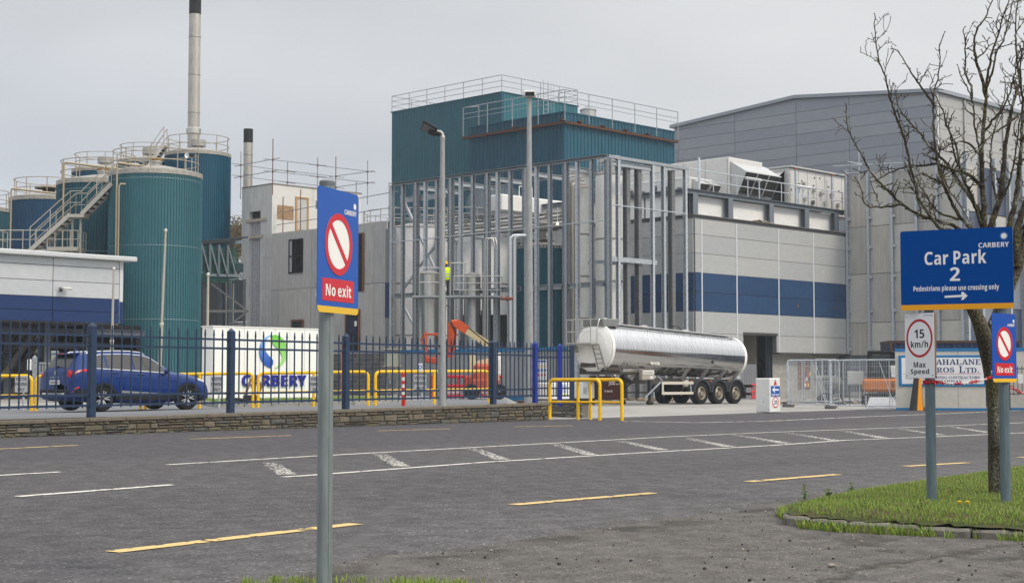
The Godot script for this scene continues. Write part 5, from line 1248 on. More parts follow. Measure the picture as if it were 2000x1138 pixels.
	for q in [[806, 92.0, 3.1, 452, "big pale grey round vessel at the left behind the diagonal braces"], [905, 93.0, 3.0, 450, "big pale grey round vessel behind the hi-vis worker"]]:
		p = stand(q[0], q[1]); y = at(q[0], q[3], q[1]).y
		t = tank("storage_vessel", q[4], "tank", p, q[2], y - p.y, M(C(226, 227, 228), 0.55, 0.1, "faint", 5.0), [(y - p.y) * 0.35, (y - p.y) * 0.66], 0, 0.5)
		b = B.new(); pts = []
		for k in 20: pts.append(Vector3(cos(TAU * k / 20.0) * (q[2] - 0.1), y - p.y, sin(TAU * k / 20.0) * (q[2] - 0.1)))
		railing(b, pts, 1.1, 1.0, 0.025, 2, true); obj("guard_rail", b, M(C(176, 172, 164), 0.5, 0.4), t)
	for q in [[838, 83.0, 0.62, 535, "stainless tank left of the worker's walkway"], [922, 82.5, 0.45, 538, "narrow stainless tank right of the worker's walkway"]]:
		p = stand(q[0], q[1]); y = at(q[0], q[3], q[1]).y
		t = tank("stainless_tank", q[4], "tank", p, q[2], y - p.y, steel(0.3), [0.8, 2.4], 0, 0.2)
		b = B.new(); b.rod(Vector3(q[2] + 0.15, 0, 0.2), Vector3(q[2] + 0.15, y - p.y + 0.2, 0.2), 0.05, 8); obj("pipe", b, steel(0.35), t)
		b = B.new(); b.lathe([Vector2(0.02, -0.02), Vector2(0.16, -0.02), Vector2(0.16, 0.02), Vector2(0.02, 0.02)], 16, Transform3D(Basis(Vector3.RIGHT, PI / 2), Vector3(0, 2.0, q[2] + 0.12))); obj("hand_wheel", b, M(C(50, 50, 52), 0.5), t)
	var wy := at(870, 577, 80.5).y
	var wa := at(805, 577, 80.5); var wb := at(980, 577, 80.5)
	t = thing("walkway", "railed steel walkway inside the frame carrying the hi-vis worker", "platform", Vector3(wa.x, wy, wa.z))
	var ww := wb.x - wa.x
	b = B.new(); b.rbox(Vector3(ww * 0.5, -0.06, -0.5), Vector3(ww, 0.1, 1.5), 0.01); obj("deck", b, galv(0.8), t)
	for q in [[0.3, ww * 0.33, -1.2, 1.55, 1], [ww * 0.45, ww, -1.2, 1.1, 2], [ww * 0.43, ww * 0.59, 0.2, 1.7, 0]]: b = B.new(); railing(b, [Vector3(q[0], 0, q[2]), Vector3(q[1], 0, q[2])], q[3], 0.9, 0.03, q[4]); obj("hand_rail", b, steel(0.4), t)
	for k in 4:
		b = B.new(); b.bar(Vector3(0.4 + k * (ww - 0.8) / 3.0, -wy + 0.3, -0.5), Vector3(0.4 + k * (ww - 0.8) / 3.0, -0.1, -0.5), 0.12, 0.12); obj("leg", b, galv(0.8), t)
	t = thing("panel_wall", "grey panelled wall seen between the studs behind the silver ducts", "wall", corner(1012, 560, 92.0), TURN)
	var wh := hx(t, 960, 478).y
	var zs := [0.0, 2.2, 4.4, 6.6, 8.8]; panels(t, zs, [0.3, 1.7, 3.1, 4.5, 5.9, wh], func(i, j): return M(C(150, 152, 156), 0.5, 0.1, "faint", 2.0) if (i + j) % 2 else M(C(145, 147, 152), 0.5, 0.1, "faint", 2.0), 0.0, true)
	b = B.new(); b.span(Vector3(0.04, 0.2, -8.8), Vector3(0.2, wh, 0)); obj("core", b, M(C(100, 100, 102), 0.8), t)
	var fog := FogVolume.new(); put(self, fog, "steam"); fog.size = Vector3(3.6, 2.6, 2.4); fog.shape = RenderingServer.FOG_VOLUME_SHAPE_ELLIPSOID; fog.position = at(968, 400, 90.0)
	var fm := FogMaterial.new(); fm.density = 0.12; fm.albedo = Color(0.95, 0.96, 0.97); fm.edge_fade = 0.6; fog.material = fm
	tag(fog, "faint wisp of white steam drifting before the teal annex above the pipe rack", "steam")
	t = thing("ladder_frame", "dark steel ladder frame standing behind the narrow stainless tank", "ladder", stand(958, 84.0))
	b = B.new()
	for s in [-0.5, 0.0, 0.5]: b.rod(Vector3(s, 0, 0), Vector3(s, 4.6, 0), 0.04, 6)
	for k in 14: b.rod(Vector3(-0.5, 0.3 * k + 0.3, 0), Vector3(0.0, 0.3 * k + 0.3, 0), 0.025, 6)
	obj("frame", b, M(C(60, 62, 66), 0.6, 0.3), t)
	b = B.new(); b.span(Vector3(-1.6, 0.0, -0.9), Vector3(0.9, 4.4, -0.7)); obj("dark_panel", b, M(C(44, 46, 50), 0.8), t)
	t = thing("red_pipe", "short red brown flanged pipe between the studs at mid rail height", "pipe", at(993, 583, 79.0))
	b = B.new(); b.rod(Vector3(-0.4, 0, 0), Vector3(0.25, 0, 0), 0.08, 10); obj("pipe", b, M(C(130, 70, 52), 0.6), t)
	b = B.new(); b.rod(Vector3(-0.1, 0, 0), Vector3(0.0, 0, 0), 0.14, 12); obj("flange", b, M(C(120, 64, 48), 0.6), t)
	t = thing("generator_pipework", "two thin steel pipes with a bent top left of the silver ducts", "pipes", stand(947, 80.0))
	h = at(947, 465, 80.0).y - t.position.y
	for k in 2:
		b = B.new(); var x := 0.14 * k; b.tube([Vector3(x, 0, 0), Vector3(x, h - 0.12, 0), Vector3(x + 0.04, h - 0.03, 0), Vector3(x + 0.14, h, 0), Vector3(x + 0.4, h - 0.02, 0), Vector3(x + 0.5, h - 0.5, 0)], 0.035, 8); obj("pipe", b, steel(0.35), t)

# ------------------------------------------------------------------ stone wall, fence, rails
const WALL_TURN := 0.8795
func wall_top(s: float) -> float: return lerpf(0.355, 0.52, s / 18.2)
func stones(n: Node3D, s0: float, s1: float, top: Callable, z: float, tints: Array, big := 1.0) -> void:
	var y := 0.0; var course := 0
	while true:
		var hh := rng.randf_range(0.075, 0.14) * big
		if y + hh > top.call((s0 + s1) * 0.5) + 0.03: break
		var x := s0 - rng.randf() * 0.1
		while x < s1 - 0.05:
			var w := rng.randf_range(0.14, 0.44) * big * (1.0 if hh > 0.09 else 1.15)
			var xe := minf(x + w, s1)
			if xe - x < 0.08: break
			var t: float = top.call((x + xe) * 0.5)
			var scale = t / top.call((s0 + s1) * 0.5)
			var two := rng.randf() < 0.35 and hh > 0.1
			for part in (2 if two else 1):
				var ya = y * scale + (hh * scale * 0.5 * part if two else 0.0); var yb = ya + hh * scale * (0.5 if two else 1.0)
				if ya > t - 0.01: continue
				yb = minf(yb, t + 0.01)
				var g := 0.011; var d := z + rng.randf_range(0.0, 0.028)
				var j := func() -> Vector3: return Vector3(rng.randf_range(-0.02, 0.02), rng.randf_range(-0.014, 0.014), rng.randf_range(-0.012, 0.006))
				var b := B.new()
				var f := [Vector3(x + g + 0.02, ya + g + 0.012, d) + j.call(), Vector3(xe - g - 0.02, ya + g + 0.012, d) + j.call(), Vector3(xe - g - 0.02, yb - g - 0.012, d) + j.call(), Vector3(x + g + 0.02, yb - g - 0.012, d) + j.call()]
				var r := [Vector3(x + g, ya + g, d - 0.025), Vector3(xe - g, ya + g, d - 0.025), Vector3(xe - g, yb - g, d - 0.025), Vector3(x + g, yb - g, d - 0.025)]
				var mid = Vector3((x + xe) * 0.5, (ya + yb) * 0.5, d + 0.008) + j.call()
				for q in 4:
					b.tri(f[q], f[(q + 1) % 4], mid)
					b.quad(r[q], r[(q + 1) % 4], f[(q + 1) % 4], f[q])
					b.quad(r[q] - Vector3(0, 0, 0.05), r[(q + 1) % 4] - Vector3(0, 0, 0.05), r[(q + 1) % 4], r[q])
				obj("stone", b, tints[rng.randi() % tints.size()], n)
			x = xe
		y += hh; course += 1

func build_boundary() -> void:
	var tints := []
	for c in [C(116, 108, 94), C(106, 100, 90), C(122, 115, 99), C(96, 93, 86), C(112, 106, 88), C(118, 106, 89), C(102, 104, 99), C(128, 119, 104)]: tints.append(M(c, 0.9, 0, "blotch", 0.9, "fine_n", 1.2))
	var n := thing("stone_wall", "low wall of rough brown slate stones under a concrete coping along the road", "wall", Vector3(P0.x, 0, -P0.y), WALL_TURN)
	stones(n, -2.0, 18.44, func(s): return wall_top(s) - 0.085, 0.0, tints, 1.12)
	var b := B.new(); b.hexa([Vector3(-40, -0.1, -0.02), Vector3(18.42, -0.1, -0.02), Vector3(18.42, -0.1, -0.36), Vector3(-40, -0.1, -0.36), Vector3(-40, wall_top(-3) - 0.09, -0.02), Vector3(18.42, wall_top(18.42) - 0.088, -0.02), Vector3(18.42, wall_top(18.42) - 0.088, -0.36), Vector3(-40, wall_top(-3) - 0.09, -0.36)]); obj("mortar_core", b, M(C(84, 78, 68), 0.95, 0, "fine", 0.7), n)
	var cm := M(C(122, 114, 101), 0.9, 0, "blotch", 1.3, "fine_n", 0.8); var s := -3.0
	while s < 18.4:
		var e := minf(s + 0.9 + 0.25 * rng.randf(), 18.48); b = B.new(); var y := wall_top((s + e) * 0.5) - 0.045
		var tilt := atan(0.165 / 18.2) + rng.randf_range(-0.004, 0.004)
		b.rbox(Vector3((s + e) * 0.5, y, -0.165 + rng.randf_range(-0.008, 0.008)), Vector3(e - s - 0.008, 0.088, 0.43), 0.014, Basis(Vector3.BACK, tilt)); obj("coping_stone", b, cm, n); s = e
	var w2 := thing("stone_wall", "short stone wing wall ending in a pillar behind the yellow entrance rails", "wall", Vector3(2.23, 0, -48.5), TURN - PI / 2)
	var grey := []
	for c in [C(140, 134, 124), C(126, 122, 114), C(150, 144, 132), C(114, 112, 106)]: grey.append(M(c, 0.9, 0, "blotch", 0.8, "fine_n", 1.0))
	stones(w2, -1.9, -0.36, func(_s): return 0.46, 0.0, grey, 0.9); stones(w2, -0.36, 0.0, func(_s): return 0.47, 0.04, grey, 0.9)
	b = B.new(); b.span(Vector3(-1.9, -0.1, -0.3), Vector3(-0.02, 0.46, -0.02)); obj("mortar_core", b, M(C(110, 106, 98), 0.95), w2)
	b = B.new(); b.rbox(Vector3(-0.95, 0.5, -0.15), Vector3(2.0, 0.07, 0.4), 0.015); obj("coping_stone", b, M(C(176, 172, 164), 0.85, 0, "blotch", 1.0), w2)
	var mo := blades(Vector2(-11.5, 1.2), Vector2(30.5, 46.2), 9000, 0.03, 0.085, func(x, z):
		var q := sw(Vector3(x, 0, -z)); return q.y < -0.02 and q.y > -0.28 and q.x > -2 and q.x < 17.5 and rng.randf() < exp(q.y * 9.0) and sin(q.x * 2.3) + sin(q.x * 5.9 + 1.0) + rng.randf() > 0.5, null, "moss", 0.45)
	stuff(tag(mo, "thin moss and weeds along the foot of the stone wall", "moss"))
	fence()
	rails()

func picket_post(b: B, x: float, y0: float, y1: float, z: float, w: float) -> void:
	b.rbox(Vector3(x, (y0 + y1 - w * 0.6) * 0.5, z), Vector3(w, y1 - y0 - w * 0.6, w), 0.006)
	var h := w * 0.5; var y := y1 - w * 0.6; var t := Vector3(x, y1, z)
	var k := [Vector3(x - h, y, z + h), Vector3(x + h, y, z + h), Vector3(x + h, y, z - h), Vector3(x - h, y, z - h)]
	for i in 4: b.tri(k[i], k[(i + 1) % 4], t)

func fence() -> void:
	var n := thing("metal_fence", "long slate blue metal fence of spiked pickets standing on the stone wall", "fence", Vector3(P0.x, 0, -P0.y), WALL_TURN)
	var zf := -0.17; var m := painted(C(40, 58, 84), 0.4); var bright := painted(C(26, 50, 142), 0.4)
	var px := [-78.0, 178.0, 450.0, 675.0, 864.0, 963.0, 1045.0]; var counts := [13, 14, 14, 14, 11, 9]
	var xs := []
	for p in px: xs.append(hz(n, p, 740, zf).x)
	for i in 7:
		var b := B.new(); var f: float = xs[i] / 18.2; picket_post(b, xs[i], wall_top(xs[i]) - 0.02, lerpf(2.5, 2.36, f), zf, 0.15 if i < 6 else 0.13); obj("post", b, m if i < 6 else bright, n)
	for i in 6:
		var x0: float = xs[i]; var x1: float = xs[i + 1]
		var y4 := func(x: float) -> Array: var f := x / 18.2; return [lerpf(2.19, 2.13, f), lerpf(1.97, 1.93, f), lerpf(0.86, 0.93, f), lerpf(0.625, 0.74, f)]
		for k in 4:
			var b := B.new(); b.bar(Vector3(x0 + 0.08, y4.call(x0)[k], zf), Vector3(x1 - 0.08, y4.call(x1)[k], zf), 0.03, 0.05); obj("rail", b, m, n)
			b = B.new(); b.rbox(Vector3(x0 + 0.1, y4.call(x0)[k], zf), Vector3(0.06, 0.07, 0.06), 0.006); b.rbox(Vector3(x1 - 0.1, y4.call(x1)[k], zf), Vector3(0.06, 0.07, 0.06), 0.006); obj("rail_bracket", b, m, n)
		for k in counts[i]:
			var x := lerpf(x0, x1, (k + 1.0) / (counts[i] + 1.0)); var f := x / 18.2
			var y0: float = y4.call(x)[3] - 0.05; var y1 := lerpf(2.455, 2.33, f)
			var b := B.new(); b.tube([Vector3(x, y0, zf), Vector3(x, y1 - 0.16, zf), Vector3(x, y1 - 0.15, zf), Vector3(x, y1 - 0.12, zf), Vector3(x, y1 - 0.03, zf), Vector3(x, y1, zf)], [0.019, 0.019, 0.026, 0.022, 0.015, 0.003], 8); obj("picket", b, m, n)
	n = thing("gate_fence", "short run of blue pickets between two bright blue gate posts by the entrance", "gate", Vector3(1.15, 0, -47.3), 0.25)
	var xa := hz(n, 1093, 720).x; var xb := hz(n, 1117, 720).x
	for q in [[xa, bright, 0.13], [xb, m, 0.13]]:
		var b := B.new(); picket_post(b, q[0], 0.4, 2.33, 0, q[2]); obj("post", b, q[1], n)
	var x00 := hz(n, 1050, 720).x
	for k in 4:
		var b := B.new(); var y: float = [2.1, 1.9, 0.95, 0.72][k]; b.bar(Vector3(x00, y, 0), Vector3(xb, y, 0), 0.03, 0.045); obj("rail", b, m, n)
	for k in 12:
		var x := lerpf(x00, xb, (k + 0.5) / 12.0); var b := B.new(); b.tube([Vector3(x, 0.68, 0), Vector3(x, 2.12, 0), Vector3(x, 2.15, 0), Vector3(x, 2.3, 0)], [0.017, 0.017, 0.023, 0.003], 7); obj("picket", b, m, n)

func hoop(label: String, p: Vector3, q: Vector3, h: float, r: float, mids: Array, category := "guard rail", group := "yellow guard rails") -> Node3D:
	var d := q - p; d.y = 0
	var t := thing("guard_rail", label, category, p, atan2(-d.z, d.x), group)
	var m := M(C(250, 198, 12), 0.38, 0.0, "faint", 0.9); var L := d.length(); var dy := q.y - p.y
	var b := B.new(); var c := 0.16
	var pts := [Vector3(0, -0.05, 0), Vector3(0, h - c, 0)]
	for k in 5: var a := PI * 0.5 * (k + 1) / 6.0; pts.append(Vector3(c - c * cos(a), h - c + c * sin(a), 0))
	pts.append(Vector3(c, h, 0)); pts.append(Vector3(L - c, h + dy, 0))
	for k in 5: var a := PI * 0.5 * (1.0 - (k + 1) / 6.0); pts.append(Vector3(L - c + c * cos(a), h + dy - c + c * sin(a), 0))
	pts.append(Vector3(L, h + dy - c, 0)); pts.append(Vector3(L, dy - 0.05, 0))
	b.tube(pts, r, 12); obj("hoop", b, m, t)
	b = B.new(); b.rod(Vector3(r * 0.5, h * 0.44, 0), Vector3(L - r * 0.5, h * 0.44 + dy, 0), r * 0.72, 10); obj("mid_rail", b, m, t)
	for f in mids:
		b = B.new(); b.rod(Vector3(L * f, -0.05 + dy * f, 0), Vector3(L * f, h + dy * f - r * 0.5, 0), r * 0.98, 12); obj("post", b, m, t)
	return t

func rails() -> void:
	var g := func(px: float, z: float) -> Vector3: return gnd(px, z)
	hoop("yellow guard rail at the left edge with a visitor parking plate on it", g.call(-160, 44.0), g.call(61, 44.0), 1.0, 0.045, [0.5])
	hoop("yellow guard rail hidden behind the tail of the blue car", g.call(70, 44.0), g.call(274, 44.6), 1.0, 0.045, [0.5])
	hoop("yellow guard rail running from behind the blue car to the white sign", g.call(284, 44.6), g.call(494, 44.8), 1.0, 0.045, [0.5])
	hoop("yellow guard rail in front of the white sign, right of its logo", g.call(504, 44.8), g.call(719, 45.4), 1.0, 0.045, [0.5])
	hoop("yellow guard rail between the red and white post and the fence", g.call(733, 45.4), g.call(955, 48.6), 1.0, 0.045, [0.5])
	hoop("near yellow hoop at the entrance with three legs", on(1074, 818, 0.01), on(1172, 820.5, 0.01), 1.2, 0.05, [0.57], "guard rail", "yellow hoops at the entrance")
	hoop("far yellow hoop at the entrance with two legs", on(1153.5, 819, 0.01), on(1215, 821, 0.01), 1.2, 0.05, [], "guard rail", "yellow hoops at the entrance")

# ------------------------------------------------------------------ things standing in the yard
func build_yard() -> void:
	var b: B
	lawn(); big_sign(); parking_signs(); street_lamps(); hoarding(); boom_lift(); site_right(); block_sign()
	for q in [[221.5, 525, 217, 690, 61.0, "bare flag pole nearest the corner building"], [323, 450, 312.5, 690, 60.0, "tallest bare flag pole leaning in front of the largest teal silo"], [406, 536, 404, 690, 59.0, "short bare flag pole beside the left edge of the white sign"]]:
		var lo := at(q[2], q[3], q[4]); var hi := at(q[0], q[1], q[4]); var dir := (hi - lo) / (hi.y - lo.y); var gy := level(lo.x, q[4]); var base := lo + dir * (gy - lo.y)
		var t := thing("flag_pole", q[5], "flag pole", base)
		var h := hi.y - gy; b = B.new(); b.tube([Vector3.ZERO, dir * h * 0.45, dir * h * 0.452, dir * h], [0.075, 0.07, 0.055, 0.04], 10); obj("pole", b, M(C(186, 180, 168), 0.45, 0.4, "faint", 1.0), t)
		b = B.new(); b.lathe([Vector2(0.01, -0.06), Vector2(0.065, -0.03), Vector2(0.065, 0.04), Vector2(0.01, 0.08)], 14, Transform3D(Basis(), dir * h)); obj("finial", b, M(C(210, 208, 200), 0.4, 0.4), t)
		b = B.new(); b.lathe([Vector2(0.08, -0.05), Vector2(0.085, 0.0), Vector2(0.08, 0.05)], 14, Transform3D(Basis(), dir * h * 0.45)); obj("collar", b, M(C(210, 208, 200), 0.4, 0.4), t)
	var p := gnd(788, 44.2); var t := thing("bollard", "slim red and white banded marker post by the visitor parking plate", "bollard", p)
	for k in 7:
		b = B.new(); b.lathe([Vector2(0.058, -0.05 if k == 0 else 0.22 + 0.1 * k), Vector2(0.058, 0.32 + 0.1 * k)], 14)
		obj("band", b, M(C(206, 52, 38) if k % 2 == 0 else C(226, 224, 220), 0.5), t)
	b = B.new(); b.lathe([Vector2(0.062, 0.9), Vector2(0.05, 0.95), Vector2(0.005, 0.96)], 14); obj("cap", b, M(C(206, 52, 38), 0.5), t)
	p = gnd(766, 52.0); t = thing("floodlight_box", "pale green ribbed box held between two bars by the fence", "cabinet", p, 0.1)
	var y0 := at(766, 715, 52.0).y - p.y; var y1 := at(766, 682, 52.0).y - p.y
	b = B.new(); b.rbox(Vector3(0, (y0 + y1) * 0.5, 0), Vector3(0.52, y1 - y0, 0.3), 0.02); obj("casing", b, M(C(172, 176, 160), 0.6, 0, "streak", 0.5), t)
	for y in [y0, y1]: b = B.new(); b.rbox(Vector3(0, y, 0.05), Vector3(0.62, 0.05, 0.36), 0.01); obj("bar", b, M(C(150, 144, 128), 0.6), t)
	for x in [-0.2, 0.2]: b = B.new(); b.rod(Vector3(x, 0, -0.1), Vector3(x, y0, -0.1), 0.03, 8); obj("leg", b, galv(0.8), t)
	for k in 6: b = B.new(); b.span(Vector3(-0.22 + 0.08 * k, y0 + 0.05, 0.151), Vector3(-0.19 + 0.08 * k, y1 - 0.05, 0.165)); obj("rib", b, M(C(160, 164, 150), 0.6), t)
	p = at(973, 711, 46.2); t = thing("notice_panel", "tall narrow notice in a grey frame hung on the blue fence", "notice", p, 0.5)
	b = B.new(); b.rbox(Vector3.ZERO, Vector3(0.2, 0.68, 0.07), 0.01); obj("frame", b, M(C(196, 192, 184), 0.5), t)
	b = B.new(); b.rbox(Vector3(0, 0.01, 0.037), Vector3(0.13, 0.58, 0.006), 0.002); obj("sheet", b, M(C(232, 232, 232), 0.6), t)
	for k in 11: b = B.new(); b.span(Vector3(-0.045, 0.1 - 0.03 * k, 0.041), Vector3(0.045 - 0.02 * (k % 3), 0.11 - 0.03 * k, 0.042)); obj("text_line", b, M(C(150, 150, 150), 0.7), t)
	p = gnd(700, 80.0); t = thing("block_wall", "rough grey concrete block wall at the foot of the concrete building", "wall", Vector3(p.x, 0.1, p.z), TURN - PI / 2)
	var bm := [M(C(108, 106, 102), 0.95, 0, "blotch", 0.8, "fine_n", 1.0), M(C(98, 97, 94), 0.95, 0, "blotch", 0.9, "fine_n", 1.0), M(C(118, 115, 110), 0.95, 0, "blotch", 0.7, "fine_n", 1.0)]
	for j in 11:
		for i in 11:
			b = B.new(); b.rbox(Vector3(-2.6 + 0.46 * i + 0.23 * (j % 2), 0.12 + 0.225 * j, 0), Vector3(0.445, 0.212, 0.2 + 0.01 * ((i + j) % 2)), 0.008); obj("block", b, bm[(i * 7 + j * 5) % 3], t)
	p = gnd(668, 76.0); t = thing("marker_post", "short orange timber post beside the grey block wall", "post", p); b = B.new(); b.rbox(Vector3(0, 1.0, 0), Vector3(0.12, 3.3, 0.12), 0.01); obj("shaft", b, M(C(176, 92, 56), 0.7), t)
	b = B.new(); b.lathe([Vector2(0.085, 2.6), Vector2(0.06, 2.68), Vector2(0.01, 2.7)], 8); obj("cap", b, M(C(150, 80, 50), 0.7), t)
	p = gnd(66, 56.0); t = thing("gate_post", "thick grey gate post with a white box on its side behind the blue car", "post", p, 0.1)
	var h := at(66, 696, 56.0).y - p.y
	b = B.new(); b.rbox(Vector3(0, h * 0.5 - 0.05, 0), Vector3(0.15, h - 0.1, 0.15), 0.01); picket_post(b, 0, h - 0.3, h + 0.05, 0, 0.16); obj("shaft", b, galv(0.8), t)
	b = B.new(); b.rbox(Vector3(-0.17, h - 0.3, 0.05), Vector3(0.15, 0.4, 0.14), 0.015); obj("control_box", b, M(C(220, 220, 216), 0.5), t)
	t = thing("palisade_gate", "grey steel gate of close vertical bars behind the tail of the blue car", "gate", gnd(72, 57.0), 0.12)
	h = at(90, 709, 57.0).y - t.position.y
	for k in 26: b = B.new(); b.span(Vector3(0.05 + 0.1 * k, 0.12, -0.015), Vector3(0.11 + 0.1 * k, h - 0.05, 0.015)); obj("bar", b, M(C(150, 154, 158), 0.5, 0.4), t)
	for y in [0.15, h * 0.75, h]: b = B.new(); b.bar(Vector3(0, y, 0.03), Vector3(2.7, y, 0.03), 0.04, 0.06); obj("rail", b, M(C(160, 164, 168), 0.5, 0.4), t)
	p = at(106, 697, 56.5); t = thing("meter_box", "grey green box on a post behind the roof of the blue car", "box", Vector3(p.x, level(p.x, 56.5), p.z), 0.1); y0 = p.y - t.position.y
	b = B.new(); b.rbox(Vector3(0, y0, 0), Vector3(0.24, 0.46, 0.2), 0.02); obj("casing", b, M(C(140, 150, 144), 0.6), t)
	b = B.new(); b.rod(Vector3(0, 0, 0), Vector3(0, y0 - 0.2, 0), 0.04, 8); obj("leg", b, galv(0.8), t)

func lawn() -> void:
	var b := B.new(); var poly := PackedVector2Array()
	for q in [[425, 47.5], [690, 48.0], [760, 52.0], [800, 57.0], [770, 62.0], [640, 66.0], [400, 62.0], [395, 52.0]]:
		var p := gnd(q[0], q[1]); poly.append(Vector2(p.x, p.z))
	var tr := Geometry2D.triangulate_polygon(poly)
	for i in range(0, tr.size(), 3):
		var k := []
		for j in 3: k.append(Vector3(poly[tr[i + j]].x, level(poly[tr[i + j]].x, -poly[tr[i + j]].y) + 0.1, poly[tr[i + j]].y))
		b.tri(k[0], k[1], k[2])
	var lw := struct("lawn", b, M(C(84, 108, 46), 0.95, 0, "fine", 1.2)); lw.name = "lawn"
	var kerb := thing("lawn_kerb", "pale concrete kerb round the small lawn under the white sign", "kerb", Vector3.ZERO)
	for i in poly.size():
		var p := poly[i]; var q := poly[(i + 1) % poly.size()]; var n := int(p.distance_to(q) / 0.95) + 1
		for k in n:
			var u := p.lerp(q, float(k) / n); var v := p.lerp(q, (k + 0.97) / n); var s := B.new()
			var h := func(w: Vector2) -> Vector3: return Vector3(w.x, level(w.x, -w.y) + 0.05, w.y)
			s.bar(h.call(u), h.call(v), 0.13, 0.16); obj("kerb_stone", s, M(C(168, 166, 160), 0.85, 0, "blotch", 1.1), kerb)
	var g := blades(Vector2(-11.5, -3.0), Vector2(47.5, 65.0), 14000, 0.03, 0.07, func(x, z): return Geometry2D.is_point_in_polygon(Vector2(x, -z), poly), func(x, z): return level(x, z) + 0.09)
	stuff(tag(g, "short mown grass of the small lawn under the white sign", "grass"))
	var t := thing("hand_cart", "dark two handled tool lying on the grass before the white sign", "tool", gnd(472, 50.0) + Vector3(0, 0.1, 0), 0.3)
	b = B.new(); b.rbox(Vector3(0, 0.08, 0), Vector3(0.9, 0.1, 0.35), 0.03, Basis(Vector3.BACK, -0.12)); b.rbox(Vector3(0.25, 0.16, 0), Vector3(0.4, 0.16, 0.3), 0.03); obj("frame", b, M(C(48, 44, 40), 0.8), t)
	for s in [0.0, 0.42]: b = B.new(); b.bar(Vector3(0.05 + s, 0.1, 0.1), Vector3(0.3 + s, 0.78, 0.0), 0.05, 0.07); obj("handle", b, M(C(132, 100, 72), 0.8), t)
	for s in [-0.42, 0.45]: b = B.new(); b.lathe([Vector2(0.02, -0.04), Vector2(0.12, -0.04), Vector2(0.12, 0.04), Vector2(0.02, 0.04)], 14, Transform3D(Basis(Vector3.RIGHT, PI / 2), Vector3(s, 0.12, 0.2))); obj("wheel", b, M(C(30, 28, 28), 0.8), t)

func big_sign() -> void:
	var n := thing("company_sign", "big white free standing sign slab with a blue and green emblem and blue letters", "sign", corner(414, 700, 57.0), TURN)
	n.position.y = level(n.position.x, 57.0)
	var x1 := hz(n, 622, 700).x; var top := hz(n, 414, 637).y
	var white := M(C(240, 240, 239), 0.42)
	var b := B.new(); b.rbox(Vector3(x1 * 0.5, top * 0.5, -0.35), Vector3(x1, top, 0.68), 0.02); obj("slab", b, white, n)
	for k in 7:
		b = B.new(); b.span(Vector3(x1 * k / 7.0 + 0.012, 0.05, -0.008), Vector3(x1 * (k + 1) / 7.0 - 0.012, top - 0.02, 0.012)); obj("board", b, white, n)
	b = B.new(); b.span(Vector3(-0.03, top - 0.012, -0.71), Vector3(x1 + 0.03, top + 0.03, 0.03)); obj("cap_strip", b, white, n)
	var c := hz(n, 532.6, 686); var e := hz(n, 560, 686); var rx := absf(e.x - c.x); var ry := absf(hz(n, 532.6, 653).y - c.y)
	var s_curve := []
	for k in 17:
		var v := -1.0 + 2.0 * k / 16.0; s_curve.append(Vector2(0.42 * sin(v * PI) * -1.0 * (1.0 - 0.2 * absf(v)), v))
	for side in [-1.0, 1.0]:
		var pl := PackedVector2Array()
		if side < 0:
			for k in 15:
				var a := PI * 0.5 + 0.12 + (PI - 0.3) * k / 14.0; pl.append(Vector2(cos(a), sin(a)))
			for q in [Vector2(-0.1, -0.86), Vector2(-0.02, -0.7), Vector2(-0.03, -0.52), Vector2(-0.3, -0.28), Vector2(-0.52, -0.05), Vector2(-0.62, 0.22), Vector2(-0.6, 0.5), Vector2(-0.42, 0.8)]: pl.append(q)
		else:
			for k in 15:
				var a := -PI * 0.5 + 0.1 + (PI - 0.2) * k / 14.0; pl.append(Vector2(cos(a), sin(a)))
			for q in [Vector2(-0.1, 0.94), Vector2(-0.12, 0.7), Vector2(-0.05, 0.45), Vector2(0.25, 0.2), Vector2(0.5, -0.05), Vector2(0.62, -0.3), Vector2(0.55, -0.6), Vector2(0.3, -0.85)]: pl.append(q)
		var out := PackedVector2Array()
		for q in pl: out.append(Vector2(c.x + q.x * rx, c.y + q.y * ry))
		b = B.new(); b.use_col = true; b.poly(out, 0.012, 0.05)
		for i in b.v.size():
			var f := clampf((b.v[i].y - c.y) / ry * 0.5 + 0.5, 0, 1)
			b.c[i] = Color(0.02, 0.09, 0.5).lerp(Color(0.3, 0.55, 0.88), f * f) if side < 0 else Color(0.42, 0.72, 0.3).lerp(Color(0.16, 0.56, 0.05), f)
		var pm := M(C(255, 255, 253), 0.4); pm.vertex_color_use_as_albedo = true
		var eb := obj("emblem_half", b, pm, n); eb.set_meta("label", "blue left half of the emblem" if side < 0 else "green right half of the emblem")
	var la := hz(n, 471, 745); var lb := hz(n, 596, 745); var lh := hz(n, 530, 732).y - hz(n, 530, 754).y
	letter(n, "CARBERY", M(C(34, 40, 150), 0.35), Vector3((la.x + lb.x) * 0.5, hz(n, 530, 743).y, 0.05), lh, lb.x - la.x, font_bold, Basis(), 0.08)

